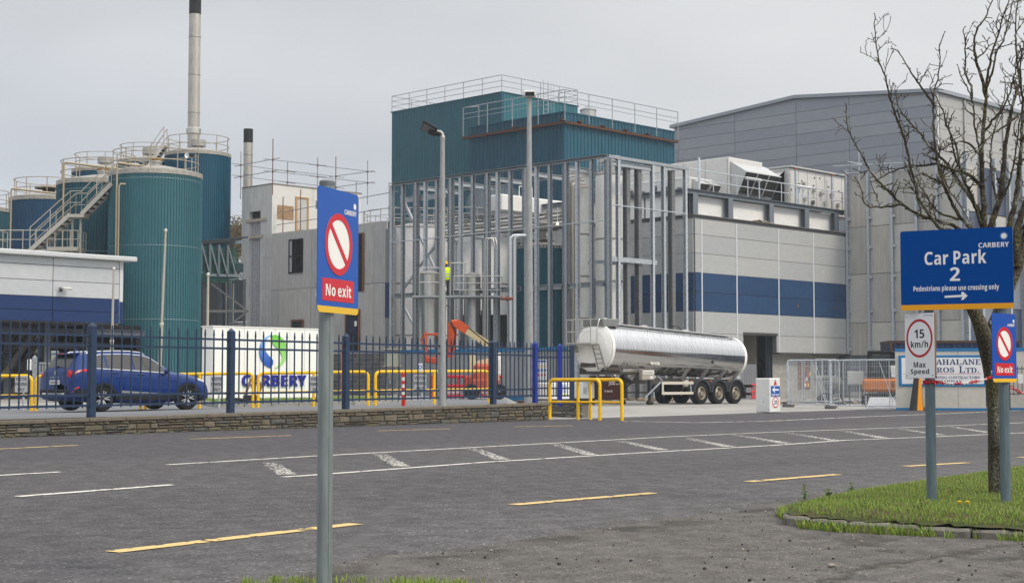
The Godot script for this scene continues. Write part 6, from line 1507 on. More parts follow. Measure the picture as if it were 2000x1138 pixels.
func parking_signs() -> void:
	var k := 0
	for q in [[41, 750, 43.6, 24, "visitor parking plate at the left edge, left of the blue car"], [423, 750, 43.9, 24, "visitor parking plate at the bonnet of the blue car"], [617, 750, 44.2, 24, "visitor parking plate half hidden by the near sign pole"], [820, 748, 45.0, 25, "visitor parking plate right of the red and white post"]]:
		var p := at(q[0], q[1], q[2]); var t := thing("parking_sign", q[4], "sign", Vector3(p.x, level(p.x, q[2]), p.z), 0.12, "visitor parking plates"); var y := p.y - t.position.y
		var w: float = q[3] * q[2] / FOCAL; var h = 32.0 * q[2] / FOCAL
		var b := B.new(); b.rbox(Vector3(0, y, 0.05), Vector3(w, h, 0.01), 0.003); obj("plate", b, M(C(168, 170, 172), 0.6), t)
		var ink := M(C(30, 30, 32), 0.6)
		for i in 3: letter(t, ["VISITOR", "PARKING", "ONLY"][i], ink, Vector3(0, y + h * (0.32 - 0.32 * i), 0.057), h * 0.19, w * [0.86, 0.9, 0.55][i])
		b = B.new(); b.rod(Vector3(0.06, -0.05, 0), Vector3(0.06, y + h * 0.4, 0), 0.032, 10); obj("pole", b, galv(), t)
		if k == 3:
			b = B.new(); b.rbox(Vector3(0, y + h * 0.95, 0.05), Vector3(0.14, 0.24, 0.01), 0.003); obj("mandatory_plate", b, M(C(222, 224, 228), 0.6), t)
			b = B.new(); b.poly(ellipse(0, y + h * 0.98, 0.058, 0.062, 20), 0.056, 0.058); obj("blue_disc", b, M(C(36, 76, 160), 0.5), t)
			b = B.new(); b.poly(ellipse(0, y + h * 0.98, 0.03, 0.034, 14), 0.0585, 0.0595); obj("head_symbol", b, M(C(222, 224, 228), 0.5), t)
		k += 1

func street_lamps() -> void:
	var p := gnd(863, 42.8); var t := thing("street_lamp", "galvanised lamp post with a black head tilted to the left", "street lamp", p)
	var h := at(862, 258, 42.8).y - p.y
	var gm := M(C(172, 174, 174), 0.5, 0.3, "streak", 0.7)
	var b := B.new(); b.tube([Vector3(0, -0.05, 0), Vector3(0, h * 0.3, 0), Vector3(0, h - 0.5, 0), Vector3(0, h - 0.12, 0)], [0.125, 0.1, 0.065, 0.062], 16); obj("post", b, gm, t)
	b = B.new(); b.tube([Vector3(0, h - 0.16, 0), Vector3(-0.01, h - 0.05, 0), Vector3(-0.06, h, 0), Vector3(-0.2, h + 0.02, 0)], 0.05, 12); b.lathe([Vector2(0.07, h - 0.22), Vector2(0.075, h - 0.14), Vector2(0.06, h - 0.1)], 14); obj("bracket", b, M(C(168, 168, 166), 0.45, 0.5), t)
	b = B.new(); b.rbox(Vector3(-0.38, h + 0.1, 0.0), Vector3(0.46, 0.06, 0.4), 0.02, Basis(Vector3.BACK, -0.5) * Basis(Vector3.RIGHT, -0.55)); b.rbox(Vector3(-0.24, h - 0.03, 0), Vector3(0.34, 0.12, 0.26), 0.03, Basis(Vector3.BACK, -0.2)); obj("lamp_head", b, M(C(34, 35, 38), 0.45), t)
	b = B.new(); b.rbox(Vector3(-0.395, h + 0.07, 0.02), Vector3(0.38, 0.01, 0.32), 0.004, Basis(Vector3.BACK, -0.5) * Basis(Vector3.RIGHT, -0.55)); obj("lens", b, M(C(120, 122, 124), 0.2), t)
	p = gnd(1034, 50.0); t = thing("street_lamp", "tall galvanised lamp post with a flat double head", "street lamp", p)
	h = at(1027, 187, 50.0).y - p.y
	b = B.new(); b.tube([Vector3(0, -0.05, 0), Vector3(0, 1.6, 0), Vector3(0, 1.62, 0), Vector3(0, h * 0.5, 0), Vector3(0, h, 0)], [0.17, 0.165, 0.135, 0.11, 0.07], 16); obj("post", b, gm, t)
	b = B.new(); b.rbox(Vector3(0, h + 0.05, 0.05), Vector3(0.44, 0.2, 0.3), 0.04); obj("lamp_head", b, M(C(206, 206, 204), 0.4), t)
	b = B.new(); b.rbox(Vector3(0.02, h + 0.03, 0.205), Vector3(0.3, 0.13, 0.02), 0.01); obj("lens", b, M(C(30, 31, 34), 0.25), t)
	b = B.new(); b.rbox(Vector3(0, h + 0.16, 0.02), Vector3(0.4, 0.03, 0.26), 0.01); obj("heat_fins", b, M(C(190, 190, 188), 0.4), t)

func hoarding() -> void:
	var n := thing("site_hoarding", "grey panelled site hoarding with a blue capping in front of the steel frame", "fence", corner(1120, 720, 70.5), TURN)
	var top := hx(n, 1118, 682).y; var W: float = -hx(n, 782, 700).z
	var m := [M(C(152, 154, 156), 0.6, 0, "streak", 2.0), M(C(146, 149, 152), 0.6, 0, "streak", 1.7)]; var c := 14
	for i in c:
		var b := B.new(); b.rbox(Vector3(-0.03, top * 0.5, -W * (i + 0.5) / c), Vector3(0.05, top - 0.1, W / c - 0.02), 0.01); obj("panel", b, m[i % 2], n)
	var b := B.new(); b.span(Vector3(-0.1, top - 0.04, -W), Vector3(0.06, top + 0.12, 0.05)); obj("capping", b, M(C(38, 112, 160), 0.5), n)
	b = B.new(); b.span(Vector3(-0.09, 0.2, -W), Vector3(0.0, 0.42, 0.04)); obj("base_strip", b, M(C(40, 108, 152), 0.5), n)
	for i in 5:
		b = B.new(); b.bar(Vector3(0.1, 0.2, -W * i / 4.0 * 0.98 - 0.05), Vector3(0.1, top, -W * i / 4.0 * 0.98 - 0.05), 0.1, 0.1); obj("post", b, galv(0.8), n)
	var s := hx(n, 1058, 722, -0.07); var t := thing("safety_notice", "site safety notice with yellow triangles and blue discs on the grey hoarding", "sign", n.transform * s, TURN - PI / 2)
	b = B.new(); b.rbox(Vector3.ZERO, Vector3(0.66, 0.95, 0.02), 0.004); obj("board", b, M(C(226, 228, 232), 0.6), t)
	for k in 3:
		b = B.new(); b.poly(PackedVector2Array([Vector2(-0.26 + 0.2 * k, 0.12), Vector2(-0.1 + 0.2 * k, 0.12), Vector2(-0.18 + 0.2 * k, 0.3)]), 0.0105, 0.014); obj("warning_triangle", b, M(C(236, 200, 40), 0.6), t)
		b = B.new(); b.poly(ellipse(-0.18 + 0.2 * k, -0.02, 0.075, 0.075, 16), 0.0105, 0.014); obj("blue_disc", b, M(C(40, 80, 170), 0.6), t)
		b = B.new(); b.poly(ellipse(-0.18 + 0.2 * k, -0.24, 0.07, 0.07, 16), 0.0105, 0.014); obj("red_disc", b, M(C(210, 60, 60), 0.6), t)
	b = B.new(); b.span(Vector3(-0.3, 0.36, 0.0105), Vector3(0.3, 0.44, 0.013)); obj("header_strip", b, M(C(60, 90, 170), 0.6), t)
	for q in [[1096, 65.0, 50.0, "white generator set half hidden by the blue gate posts"], [1148, 67.0, 34.0, "small white generator behind the yellow entrance rails"]]:
		var p := gnd(q[0], q[1]); var w: float = q[2] * q[1] / FOCAL; t = thing("generator", q[3], "generator", p, TURN)
		b = B.new(); b.rbox(Vector3(0, 0.62, -0.6), Vector3(w * 1.1, 0.72, 1.3), 0.04); obj("canopy", b, M(C(224, 226, 226), 0.45), t)
		b = B.new(); b.rbox(Vector3(0, 0.13, -0.6), Vector3(w * 1.12, 0.28, 1.32), 0.02); obj("base", b, M(C(36, 36, 38), 0.7), t)
		b = B.new(); b.rbox(Vector3(w * 0.1, 0.72, 0.055), Vector3(w * 0.3, 0.34, 0.012), 0.003); obj("blue_label", b, M(C(170, 180, 214), 0.6), t)
		b = B.new(); b.rbox(Vector3(w * 0.15, 0.46, 0.055), Vector3(w * 0.3, 0.06, 0.012), 0.003); obj("yellow_label", b, M(C(206, 220, 60), 0.6), t)
		for k in 4: b = B.new(); b.span(Vector3(-w * 0.45, 0.5 + 0.07 * k, 0.051), Vector3(-w * 0.15, 0.53 + 0.07 * k, 0.06)); obj("vent_slat", b, M(C(120, 122, 124), 0.6), t)
	var p := gnd(1192, 75.5); t = thing("site_box", "dark brown steel site box with pale letters under the nose of the tanker", "container", p, TURN - 0.5)
	b = B.new(); b.rbox(Vector3(0, 0.62, -0.6), Vector3(1.25, 1.1, 1.2), 0.02); obj("body", b, M(C(66, 32, 28), 0.6, 0, "blotch", 0.8), t)
	b = B.new(); b.rbox(Vector3(0, 1.2, -0.6), Vector3(1.32, 0.06, 1.28), 0.015); obj("lid", b, M(C(58, 28, 25), 0.6), t)
	for k in 3: b = B.new(); b.span(Vector3(-0.6 + 0.55 * k, 0.1, 0.001), Vector3(-0.52 + 0.55 * k, 1.1, 0.03)); obj("rib", b, M(C(58, 28, 25), 0.6), t)
	letter(t, "JODOX", M(C(190, 184, 178), 0.6), Vector3(0.22, 0.86, 0.035), 0.22, 0.66); letter(t, "k-tech", M(C(190, 184, 178), 0.6), Vector3(-0.1, 0.5, 0.035), 0.12, 0.4)
	p = gnd(905, 66.5)
	for q in [[-0.75, "red plastic barrier left of the boom lift's base"], [0.85, "red plastic barrier in front of the boom lift's base"]]:
		t = thing("barrier", q[1], "barrier", p + Vector3(q[0] + 0.1, 0, 0.2), 0.08, "red plastic barriers"); var rm := M(C(196, 30, 44), 0.45)
		for y in [0.1, 0.55, 0.95]: b = B.new(); b.rbox(Vector3(0, y, 0), Vector3(1.5, 0.12, 0.09), 0.03); obj("rail", b, rm, t)
		for k in 6: b = B.new(); b.rbox(Vector3(-0.7 + 0.28 * k, 0.52, 0), Vector3(0.07, 0.9, 0.06), 0.02); obj("bar", b, rm, t)
		for x in [-0.6, 0.6]: b = B.new(); b.rbox(Vector3(x, 0.03, 0), Vector3(0.1, 0.06, 0.5), 0.02); obj("foot", b, rm, t)
		b = B.new(); b.rbox(Vector3(0.1, 0.32, 0.05), Vector3(0.9, 0.22, 0.01), 0.003); obj("white_panel", b, M(C(200, 170, 172), 0.5), t)
	p = gnd(1042, 68.5); t = thing("timber_pallet", "weathered timber pallet lying before the grey hoarding", "pallet", p, TURN)
	for k in 6: b = B.new(); b.rbox(Vector3(-0.5 + 0.2 * k, 0.14, 0), Vector3(0.12, 0.02, 1.0), 0.004); obj("plank", b, M(C(150, 122, 92), 0.9, 0, "streak", 0.6), t)
	for z in [-0.45, 0.0, 0.45]: b = B.new(); b.rbox(Vector3(0, 0.07, z), Vector3(1.15, 0.1, 0.09), 0.005); obj("runner", b, M(C(136, 108, 82), 0.9), t)

func boom_lift() -> void:
	var z := 64.5; var p := gnd(945, z)
	var t := thing("boom_lift", "orange and cream articulated boom lift with its basket swung to the left", "lift", Vector3(p.x, p.y, p.z))
	var org := M(C(198, 84, 44), 0.45, 0, "faint", 0.8); var cream := M(C(206, 192, 150), 0.5, 0, "faint", 0.8); var dark := M(C(34, 33, 32), 0.8)
	var q := func(px: float, py: float, back := 0.0) -> Vector3: return at(px, py, z + back) - t.position
	var b := B.new(); b.rbox(q.call(947, 752), Vector3(1.15, 0.5, 1.7), 0.06); obj("chassis", b, M(C(176, 72, 40), 0.6), t)
	b = B.new(); b.rbox(q.call(948, 729), Vector3(0.95, 0.8, 1.5), 0.1); obj("turntable", b, org, t)
	b = B.new(); b.rbox(q.call(925, 745), Vector3(0.7, 0.5, 1.2), 0.06); obj("engine_cover", b, M(C(190, 70, 34), 0.5), t)
	for k in 4:
		b = B.new(); b.lathe([Vector2(0.05, -0.14), Vector2(0.28, -0.13), Vector2(0.32, -0.09), Vector2(0.32, 0.09), Vector2(0.28, 0.13), Vector2(0.05, 0.14)], 22, Transform3D(Basis(Vector3.RIGHT, PI / 2), Vector3(-0.5 + 1.15 * (k % 2), 0.32, 0.85 - 1.7 * int(k / 2.0)))); obj("wheel", b, dark, t)
	b = B.new(); b.bar(q.call(962, 703), q.call(924, 712), 0.26, 0.24); b.bar(q.call(923, 690), q.call(923, 730), 0.2, 0.24); obj("lower_boom", b, cream, t)
	b = B.new(); b.bar(q.call(968, 690), q.call(968, 742), 0.26, 0.3); obj("riser", b, cream, t)
	b = B.new(); b.bar(q.call(970, 684), q.call(910, 644), 0.24, 0.3); obj("upper_boom", b, cream, t)
	b = B.new(); b.bar(q.call(912, 645), q.call(891, 630), 0.29, 0.36); b.rbox(q.call(888, 632), Vector3(0.36, 0.32, 0.3), 0.06); obj("boom_head", b, org, t)
	b = B.new(); b.bar(q.call(881, 630), q.call(881, 690), 0.2, 0.24); b.bar(q.call(889, 634), q.call(887, 684), 0.1, 0.14); obj("jib", b, org, t)
	b = B.new(); b.tube([q.call(880, 628, -0.2), q.call(890, 650, -0.25), q.call(887, 668, -0.25), q.call(882, 690, -0.2)], 0.03, 8); b.tube([q.call(915, 640, -0.25), q.call(940, 660, -0.2), q.call(960, 676, -0.2)], 0.025, 8); obj("hose", b, dark, t)
	b = B.new(); b.bar(q.call(884, 692), q.call(850, 698), 0.2, 0.2); b.rbox(q.call(866, 694), Vector3(0.36, 0.36, 0.4), 0.05); obj("basket_arm", b, M(C(190, 74, 40), 0.5), t)
	b = B.new(); var c: Vector3 = q.call(843, 699); var e := [Vector3(-0.2, 0, 0.5), Vector3(0.45, 0, 0.5), Vector3(0.45, 0, -0.7), Vector3(-0.2, 0, -0.7)]
	for y in [0.0, 0.5, 1.0]:
		for k in 4: b.rod(c + e[k] * (1.0 + 0.1 * y) + Vector3(-0.2 * y * 0.3, y, 0), c + e[(k + 1) % 4] * (1.0 + 0.1 * y) + Vector3(-0.06 * y, y, 0), 0.03, 6)
	for k in 4: b.rod(c + e[k], c + e[k] * 1.1 + Vector3(-0.06, 1.0, 0), 0.03, 6)
	b.rod(c + Vector3(-0.2, 0.4, 0.5), c + Vector3(-0.45, 0.75, 0.4), 0.03, 6); b.rod(c + Vector3(-0.45, 0.75, 0.4), c + Vector3(-0.2, 1.1, 0.5), 0.03, 6)
	obj("basket", b, org, t)
	b = B.new(); b.rbox(c + Vector3(0.1, -0.12, -0.1), Vector3(0.75, 0.25, 1.3), 0.04, Basis(Vector3.BACK, -0.15)); obj("basket_floor", b, M(C(170, 66, 36), 0.6), t)
	b = B.new(); b.rbox(c + Vector3(0.3, 0.85, 0.1), Vector3(0.3, 0.24, 0.5), 0.04); obj("control_box", b, M(C(90, 60, 48), 0.6), t)

func heras(label: String, p: Vector3, q: Vector3, h := 2.0) -> void:
	var d := q - p; d.y = 0; var L := d.length()
	var t := thing("mesh_fence", label, "fence", p, atan2(-d.z, d.x), "temporary mesh fence panels"); var m := galv(1.08)
	var b := B.new(); var c := 0.14
	b.tube([Vector3(0, 0.05, 0), Vector3(0, h - c, 0), Vector3(0.04, h - 0.04, 0), Vector3(c, h, 0), Vector3(L - c, h, 0), Vector3(L - 0.04, h - 0.04, 0), Vector3(L, h - c, 0), Vector3(L, 0.05, 0)], 0.024, 8); b.rod(Vector3(0, 0.14, 0), Vector3(L, 0.14, 0), 0.024, 8); obj("frame", b, m, t)
	b = B.new(); var k := int(L / 0.075)
	for i in k: b.bar(Vector3(L * (i + 0.5) / k, 0.14, 0), Vector3(L * (i + 0.5) / k, h, 0), 0.0065, 0.0065)
	for i in 9: b.bar(Vector3(0, 0.2 + 0.22 * i, 0.006), Vector3(L, 0.2 + 0.22 * i, 0.006), 0.0065, 0.0065)
	stuff(obj("wire_mesh", b, m, t))
	for f in [0.33, 0.66]: b = B.new(); b.rod(Vector3(L * f, 0.14, 0.0), Vector3(L * f, h, 0.0), 0.014, 6); obj("upright", b, m, t)
	for x in [0.0, L]: b = B.new(); b.rbox(Vector3(x, 0.06, 0), Vector3(0.24, 0.12, 0.6), 0.02); obj("foot_block", b, M(C(96, 94, 90), 0.9), t)
	b = B.new(); b.rod(Vector3(L * 0.55, h * 0.95, -0.02), Vector3(L * 0.6, 0.05, -1.0), 0.02, 6); obj("prop", b, m, t)

func site_right() -> void:
	var b: B
	heras("mesh fence panel farthest left, just right of the clad block's doorway", gnd(1540, 66.0), gnd(1624, 64.5), 2.0)
	heras("mesh fence panel in the middle, right in front of the white window", gnd(1538, 72.0), gnd(1640, 70.5), 2.05)
	heras("mesh fence panel nearest the speed limit sign", gnd(1622, 63.5), gnd(1800, 61.0), 2.0)
	heras("mesh fence panel standing behind the orange digger", gnd(1648, 74.0), gnd(1790, 72.0), 2.1)
	var p := gnd(1672, 70.0); var t := thing("electric_cabinet", "pale grey electrical cabinet on legs behind the mesh fence", "cabinet", p, -0.1)
	b = B.new(); b.rbox(Vector3(0, 1.25, 0), Vector3(0.7, 0.62, 0.3), 0.02); obj("casing", b, M(C(188, 192, 186), 0.55), t)
	b = B.new(); b.rbox(Vector3(0, 1.25, 0.155), Vector3(0.6, 0.52, 0.014), 0.006); obj("door", b, M(C(196, 200, 194), 0.55), t)
	for x in [-0.28, 0.28]: b = B.new(); b.rod(Vector3(x, 0, 0), Vector3(x, 1.0, 0), 0.03, 6); obj("leg", b, M(C(90, 70, 56), 0.7), t)
	p = gnd(1703, 71.5); t = thing("site_notice", "white site notice board propped beside the electrical cabinet", "sign", p, -0.1)
	b = B.new(); b.rbox(Vector3(0, 0.95, 0), Vector3(0.55, 0.36, 0.02), 0.004); obj("board", b, M(C(206, 212, 208), 0.6), t)
	for x in [-0.2, 0.2]: b = B.new(); b.rod(Vector3(x, 0, -0.03), Vector3(x, 1.0, -0.03), 0.02, 6); obj("leg", b, galv(), t)
	p = at(1747, 725, 62.3); t = thing("paper_notice", "white paper notice tied to the mesh fence", "notice", p, -0.1)
	b = B.new(); b.rbox(Vector3.ZERO, Vector3(0.24, 0.48, 0.01), 0.003, Basis(Vector3.BACK, 0.06)); obj("sheet", b, M(C(236, 236, 236), 0.6), t)
	for k in 6: b = B.new(); b.span(Vector3(-0.08, 0.14 - 0.05 * k, 0.006), Vector3(0.08, 0.15 - 0.05 * k, 0.008)); obj("text_line", b, M(C(160, 160, 160), 0.6), t)
	digger()
	p = gnd(1627, 75.0); t = thing("cement_mixer", "small cement mixer standing behind the mesh fence under the white window", "mixer", p, 0.4)
	b = B.new(); b.lathe([Vector2(0.05, -0.35), Vector2(0.34, -0.28), Vector2(0.42, 0.0), Vector2(0.36, 0.25), Vector2(0.22, 0.45), Vector2(0.2, 0.45)], 22, Transform3D(Basis(Vector3.BACK, -0.9), Vector3(0.05, 0.85, 0))); obj("drum", b, M(C(110, 108, 104), 0.6, 0.3, "blotch", 0.4), t)
	b = B.new(); b.bar(Vector3(-0.5, 0.2, 0.25), Vector3(0.1, 0.85, 0.1), 0.06, 0.06); b.bar(Vector3(0.5, 0.0, 0.2), Vector3(0.1, 0.85, 0.1), 0.06, 0.06); b.rbox(Vector3(-0.35, 0.35, 0), Vector3(0.5, 0.35, 0.4), 0.04); b.bar(Vector3(-0.6, 0.0, -0.2), Vector3(0.5, 0.2, -0.2), 0.06, 0.06); obj("stand", b, M(C(54, 52, 50), 0.8), t)
	for s in [-0.3, 0.3]: b = B.new(); b.lathe([Vector2(0.02, -0.04), Vector2(0.2, -0.04), Vector2(0.2, 0.04), Vector2(0.02, 0.04)], 16, Transform3D(Basis(Vector3.RIGHT, PI / 2), Vector3(-0.5, 0.2, s))); obj("wheel", b, M(C(30, 30, 30), 0.9), t)
	p = gnd(1724, 62.6); t = thing("steel_ramp", "grey wedge shaped steel ramp lying behind the mesh fence", "ramp", p, -0.1)
	b = B.new(); b.hexa([Vector3(-0.75, 0.02, 0.4), Vector3(0.75, 0.02, 0.4), Vector3(0.6, 0.02, -0.5), Vector3(-0.6, 0.02, -0.5), Vector3(-0.7, 0.1, 0.36), Vector3(0.7, 0.1, 0.36), Vector3(0.55, 0.5, -0.5), Vector3(-0.45, 0.5, -0.5)]); obj("plate", b, M(C(176, 176, 178), 0.5, 0.3, "faint", 0.8), t)
	for x in [-0.72, 0.68]: b = B.new(); b.bar(Vector3(x, 0.14, 0.4), Vector3(x * 0.82, 0.54, -0.5), 0.03, 0.08); obj("side_lip", b, M(C(160, 160, 162), 0.5, 0.3), t)
	p = gnd(1775, 62.0); t = thing("hand_rail", "loose bent steel hand rail leaning behind the mesh fence", "rail", p, -0.1)
	b = B.new(); b.tube([Vector3(-0.35, 0.02, 0), Vector3(-0.4, 1.35, 0), Vector3(0.35, 1.55, 0.1), Vector3(0.6, 0.5, 0.1)], 0.03, 8); b.rod(Vector3(-0.37, 0.75, 0), Vector3(0.5, 0.9, 0.1), 0.025, 8); obj("tube", b, M(C(214, 214, 210), 0.4, 0.4), t)
	p = gnd(1770, 63.2); t = thing("wheelbarrow", "dark wheelbarrow tray tipped behind the loose hand rail", "wheelbarrow", p, 0.3)
	b = B.new(); b.hexa([Vector3(-0.25, 0.35, 0.2), Vector3(0.25, 0.35, 0.2), Vector3(0.25, 0.35, -0.2), Vector3(-0.25, 0.35, -0.2), Vector3(-0.5, 0.65, 0.3), Vector3(0.4, 0.65, 0.3), Vector3(0.4, 0.65, -0.3), Vector3(-0.5, 0.65, -0.3)]); obj("tray", b, M(C(60, 56, 52), 0.7), t)
	b = B.new(); b.bar(Vector3(-0.5, 0.2, 0.15), Vector3(0.8, 0.5, 0.2), 0.04, 0.04); b.bar(Vector3(-0.5, 0.2, -0.15), Vector3(0.8, 0.5, -0.2), 0.04, 0.04); b.bar(Vector3(0.2, 0, 0.18), Vector3(0.15, 0.4, 0.18), 0.04, 0.04); obj("frame", b, M(C(190, 150, 40), 0.6), t)
	b = B.new(); b.lathe([Vector2(0.02, -0.04), Vector2(0.18, -0.04), Vector2(0.18, 0.04), Vector2(0.02, 0.04)], 16, Transform3D(Basis(Vector3.RIGHT, PI / 2), Vector3(-0.55, 0.18, 0))); obj("wheel", b, M(C(30, 30, 30), 0.9), t)
	p = gnd(1797, 60.5); t = thing("wedge_marker", "tall orange and black wedge marker beside the contractor's hoarding", "marker", p, 0.25)
	b = B.new(); b.poly(PackedVector2Array([Vector2(-0.28, 0), Vector2(0.16, 0), Vector2(0.06, 1.3), Vector2(-0.06, 1.3)]), -0.35, 0.0); obj("body", b, M(C(52, 52, 54), 0.6), t)
	b = B.new(); b.poly(PackedVector2Array([Vector2(-0.13, 0.01), Vector2(0.13, 0.01), Vector2(0.055, 1.29), Vector2(-0.03, 1.29)]), 0.0, 0.012); obj("orange_face", b, M(C(232, 150, 20), 0.5), t)
	contractor_board()
	p = gnd(1800, 72.0); var y := at(1795, 665, 72.0).y; t = thing("shipping_container", "dark blue shipping container showing over the contractor's hoarding", "container", Vector3(p.x, p.y, p.z), -0.05)
	var h := y - p.y; var cm := M(C(44, 58, 92), 0.5, 0.1, "blotch", 1.5)
	b = B.new(); b.sheet(-1.4, 4.6, 0.15, h - 0.12, 0.28, 0.04, Transform3D(Basis(), Vector3(0, 0, -0.03))); obj("side", b, cm, t)
	b = B.new(); b.span(Vector3(-1.45, 0, -2.4), Vector3(4.65, 0.15, 0.03)); b.span(Vector3(-1.45, h - 0.12, -2.4), Vector3(4.65, h, 0.03)); b.span(Vector3(-1.45, 0.151, -0.06), Vector3(-1.3, h - 0.121, 0.032)); obj("frame", b, M(C(70, 52, 44), 0.6), t)
	b = B.new(); b.span(Vector3(-1.42, 0.151, -2.39), Vector3(4.6, h - 0.122, -0.08)); obj("core", b, M(C(36, 46, 70), 0.6), t)
	p = gnd(1475, 79.0); t = thing("barrier", "red plastic barrier leaning by the tail of the tanker", "barrier", p, 0.4, "red plastic barriers")
	for y2 in [0.2, 0.5, 0.85]: b = B.new(); b.rbox(Vector3(0, y2, 0), Vector3(0.5, 0.1, 0.08), 0.03, Basis(Vector3.BACK, 0.25)); obj("rail", b, M(C(214, 56, 60), 0.5), t)
	for k in 4: b = B.new(); b.rbox(Vector3(-0.2 + 0.13 * k, 0.52, 0), Vector3(0.05, 0.7, 0.06), 0.02, Basis(Vector3.BACK, 0.1)); obj("bar", b, M(C(214, 56, 60), 0.5), t)
	p = gnd(1468, 84.0); t = thing("metal_gate", "grey corrugated metal gate leaf in front of the clad block's doorway", "gate", p, TURN)
	for k in 9: b = B.new(); b.rbox(Vector3(-0.9 + 0.16 * k, 0.95, 0), Vector3(0.13, 1.9, 0.03), 0.01); obj("slat", b, M(C(130, 132, 138), 0.5, 0.3), t)
	for y2 in [0.3, 1.5]: b = B.new(); b.bar(Vector3(-1.0, y2, -0.04), Vector3(0.5, y2, -0.04), 0.05, 0.08); obj("rail", b, M(C(120, 122, 128), 0.5, 0.3), t)
	var rb := B.new(); var ns := RandomNumberGenerator.new(); ns.seed = 5
	for k in 160:
		var q := gnd(ns.randf_range(1215, 1330) if k < 70 else ns.randf_range(1500, 1800), ns.randf_range(76, 80) if k < 70 else ns.randf_range(70, 80)); var r := ns.randf_range(0.04, 0.16)
		rb.rbox(q + Vector3(0, r * 0.3, 0), Vector3(r * 2, r, r * 1.6), r * 0.2, Basis.from_euler(Vector3(ns.randf(), ns.randf() * 6, ns.randf() * 0.5)))
	stuff(tag(obj("rubble", rb, M(C(140, 128, 112), 0.95, 0, "blotch", 0.6)), "loose rubble and offcuts on the site ground behind the trailer", "rubble"))

func digger() -> void:
	var z := 69.0; var p := gnd(1735, z); var t := thing("digger", "orange excavator with a black cab behind the mesh fence", "excavator", p, -0.35)
	var org := M(C(190, 116, 58), 0.5, 0, "faint", 0.8); var dark := M(C(30, 30, 30), 0.7); var b := B.new()
	var yc := at(1735, 690, z).y - p.y
	b.rbox(Vector3(-0.1, 0.95, 0), Vector3(1.9, 0.62, 1.5), 0.12); obj("body", b, org, t)
	b = B.new(); b.rbox(Vector3(0.75, 0.9, 0), Vector3(0.5, 0.7, 1.3), 0.15); obj("counterweight", b, org, t)
	b = B.new(); var cx := -0.25; var ct := yc + 0.05
	for q in [[-0.55, 0.6], [0.5, 0.6], [0.5, -0.3], [-0.55, -0.3]]: b.bar(Vector3(cx + q[0], 1.2, q[1]), Vector3(cx + q[0] * 0.92, ct, q[1] * 0.95), 0.1, 0.1)
	b.rbox(Vector3(cx, ct, 0.15), Vector3(1.15, 0.14, 1.05), 0.06); b.rbox(Vector3(cx, 1.35, 0.15), Vector3(1.1, 0.3, 1.0), 0.05); obj("cab", b, dark, t)
	b = B.new(); b.span(Vector3(cx - 0.5, 1.5, -0.28), Vector3(cx + 0.48, ct - 0.06, 0.62)); var gl := M(C(60, 66, 64), 0.1); gl.transparency = BaseMaterial3D.TRANSPARENCY_ALPHA; gl.albedo_color.a = 0.45; obj("glass", b, gl, t)
	b = B.new(); b.rbox(Vector3(cx + 0.1, 1.6, 0.1), Vector3(0.4, 0.8, 0.45), 0.08); obj("seat", b, M(C(40, 40, 42), 0.8), t)
	for s in [-0.62, 0.62]:
		b = B.new(); b.rbox(Vector3(0, 0.3, s), Vector3(2.2, 0.56, 0.38), 0.24); obj("track", b, dark, t)
		for k in 5: b = B.new(); b.lathe([Vector2(0.02, -0.2), Vector2(0.16, -0.2), Vector2(0.16, 0.2), Vector2(0.02, 0.2)], 14, Transform3D(Basis(Vector3.RIGHT, PI / 2), Vector3(-0.8 + 0.4 * k, 0.28, s))); obj("track_roller", b, M(C(70, 64, 56), 0.8), t)
	for k in 5: b = B.new(); b.rbox(Vector3(0.3 + 0.16 * k, 0.98, 0.752), Vector3(0.1, 0.3, 0.02), 0.01); obj("vent_slat", b, M(C(120, 70, 26), 0.6), t)
	b = B.new(); b.bar(Vector3(0.9, 1.0, -0.35), Vector3(2.3, 1.9, -0.35), 0.26, 0.34); b.bar(Vector3(2.3, 1.9, -0.35), Vector3(2.9, 0.7, -0.35), 0.2, 0.26); obj("boom", b, org, t)
	b = B.new(); b.rbox(Vector3(2.9, 0.45, -0.35), Vector3(0.5, 0.6, 0.7), 0.1); obj("bucket", b, M(C(64, 60, 56), 0.7), t)

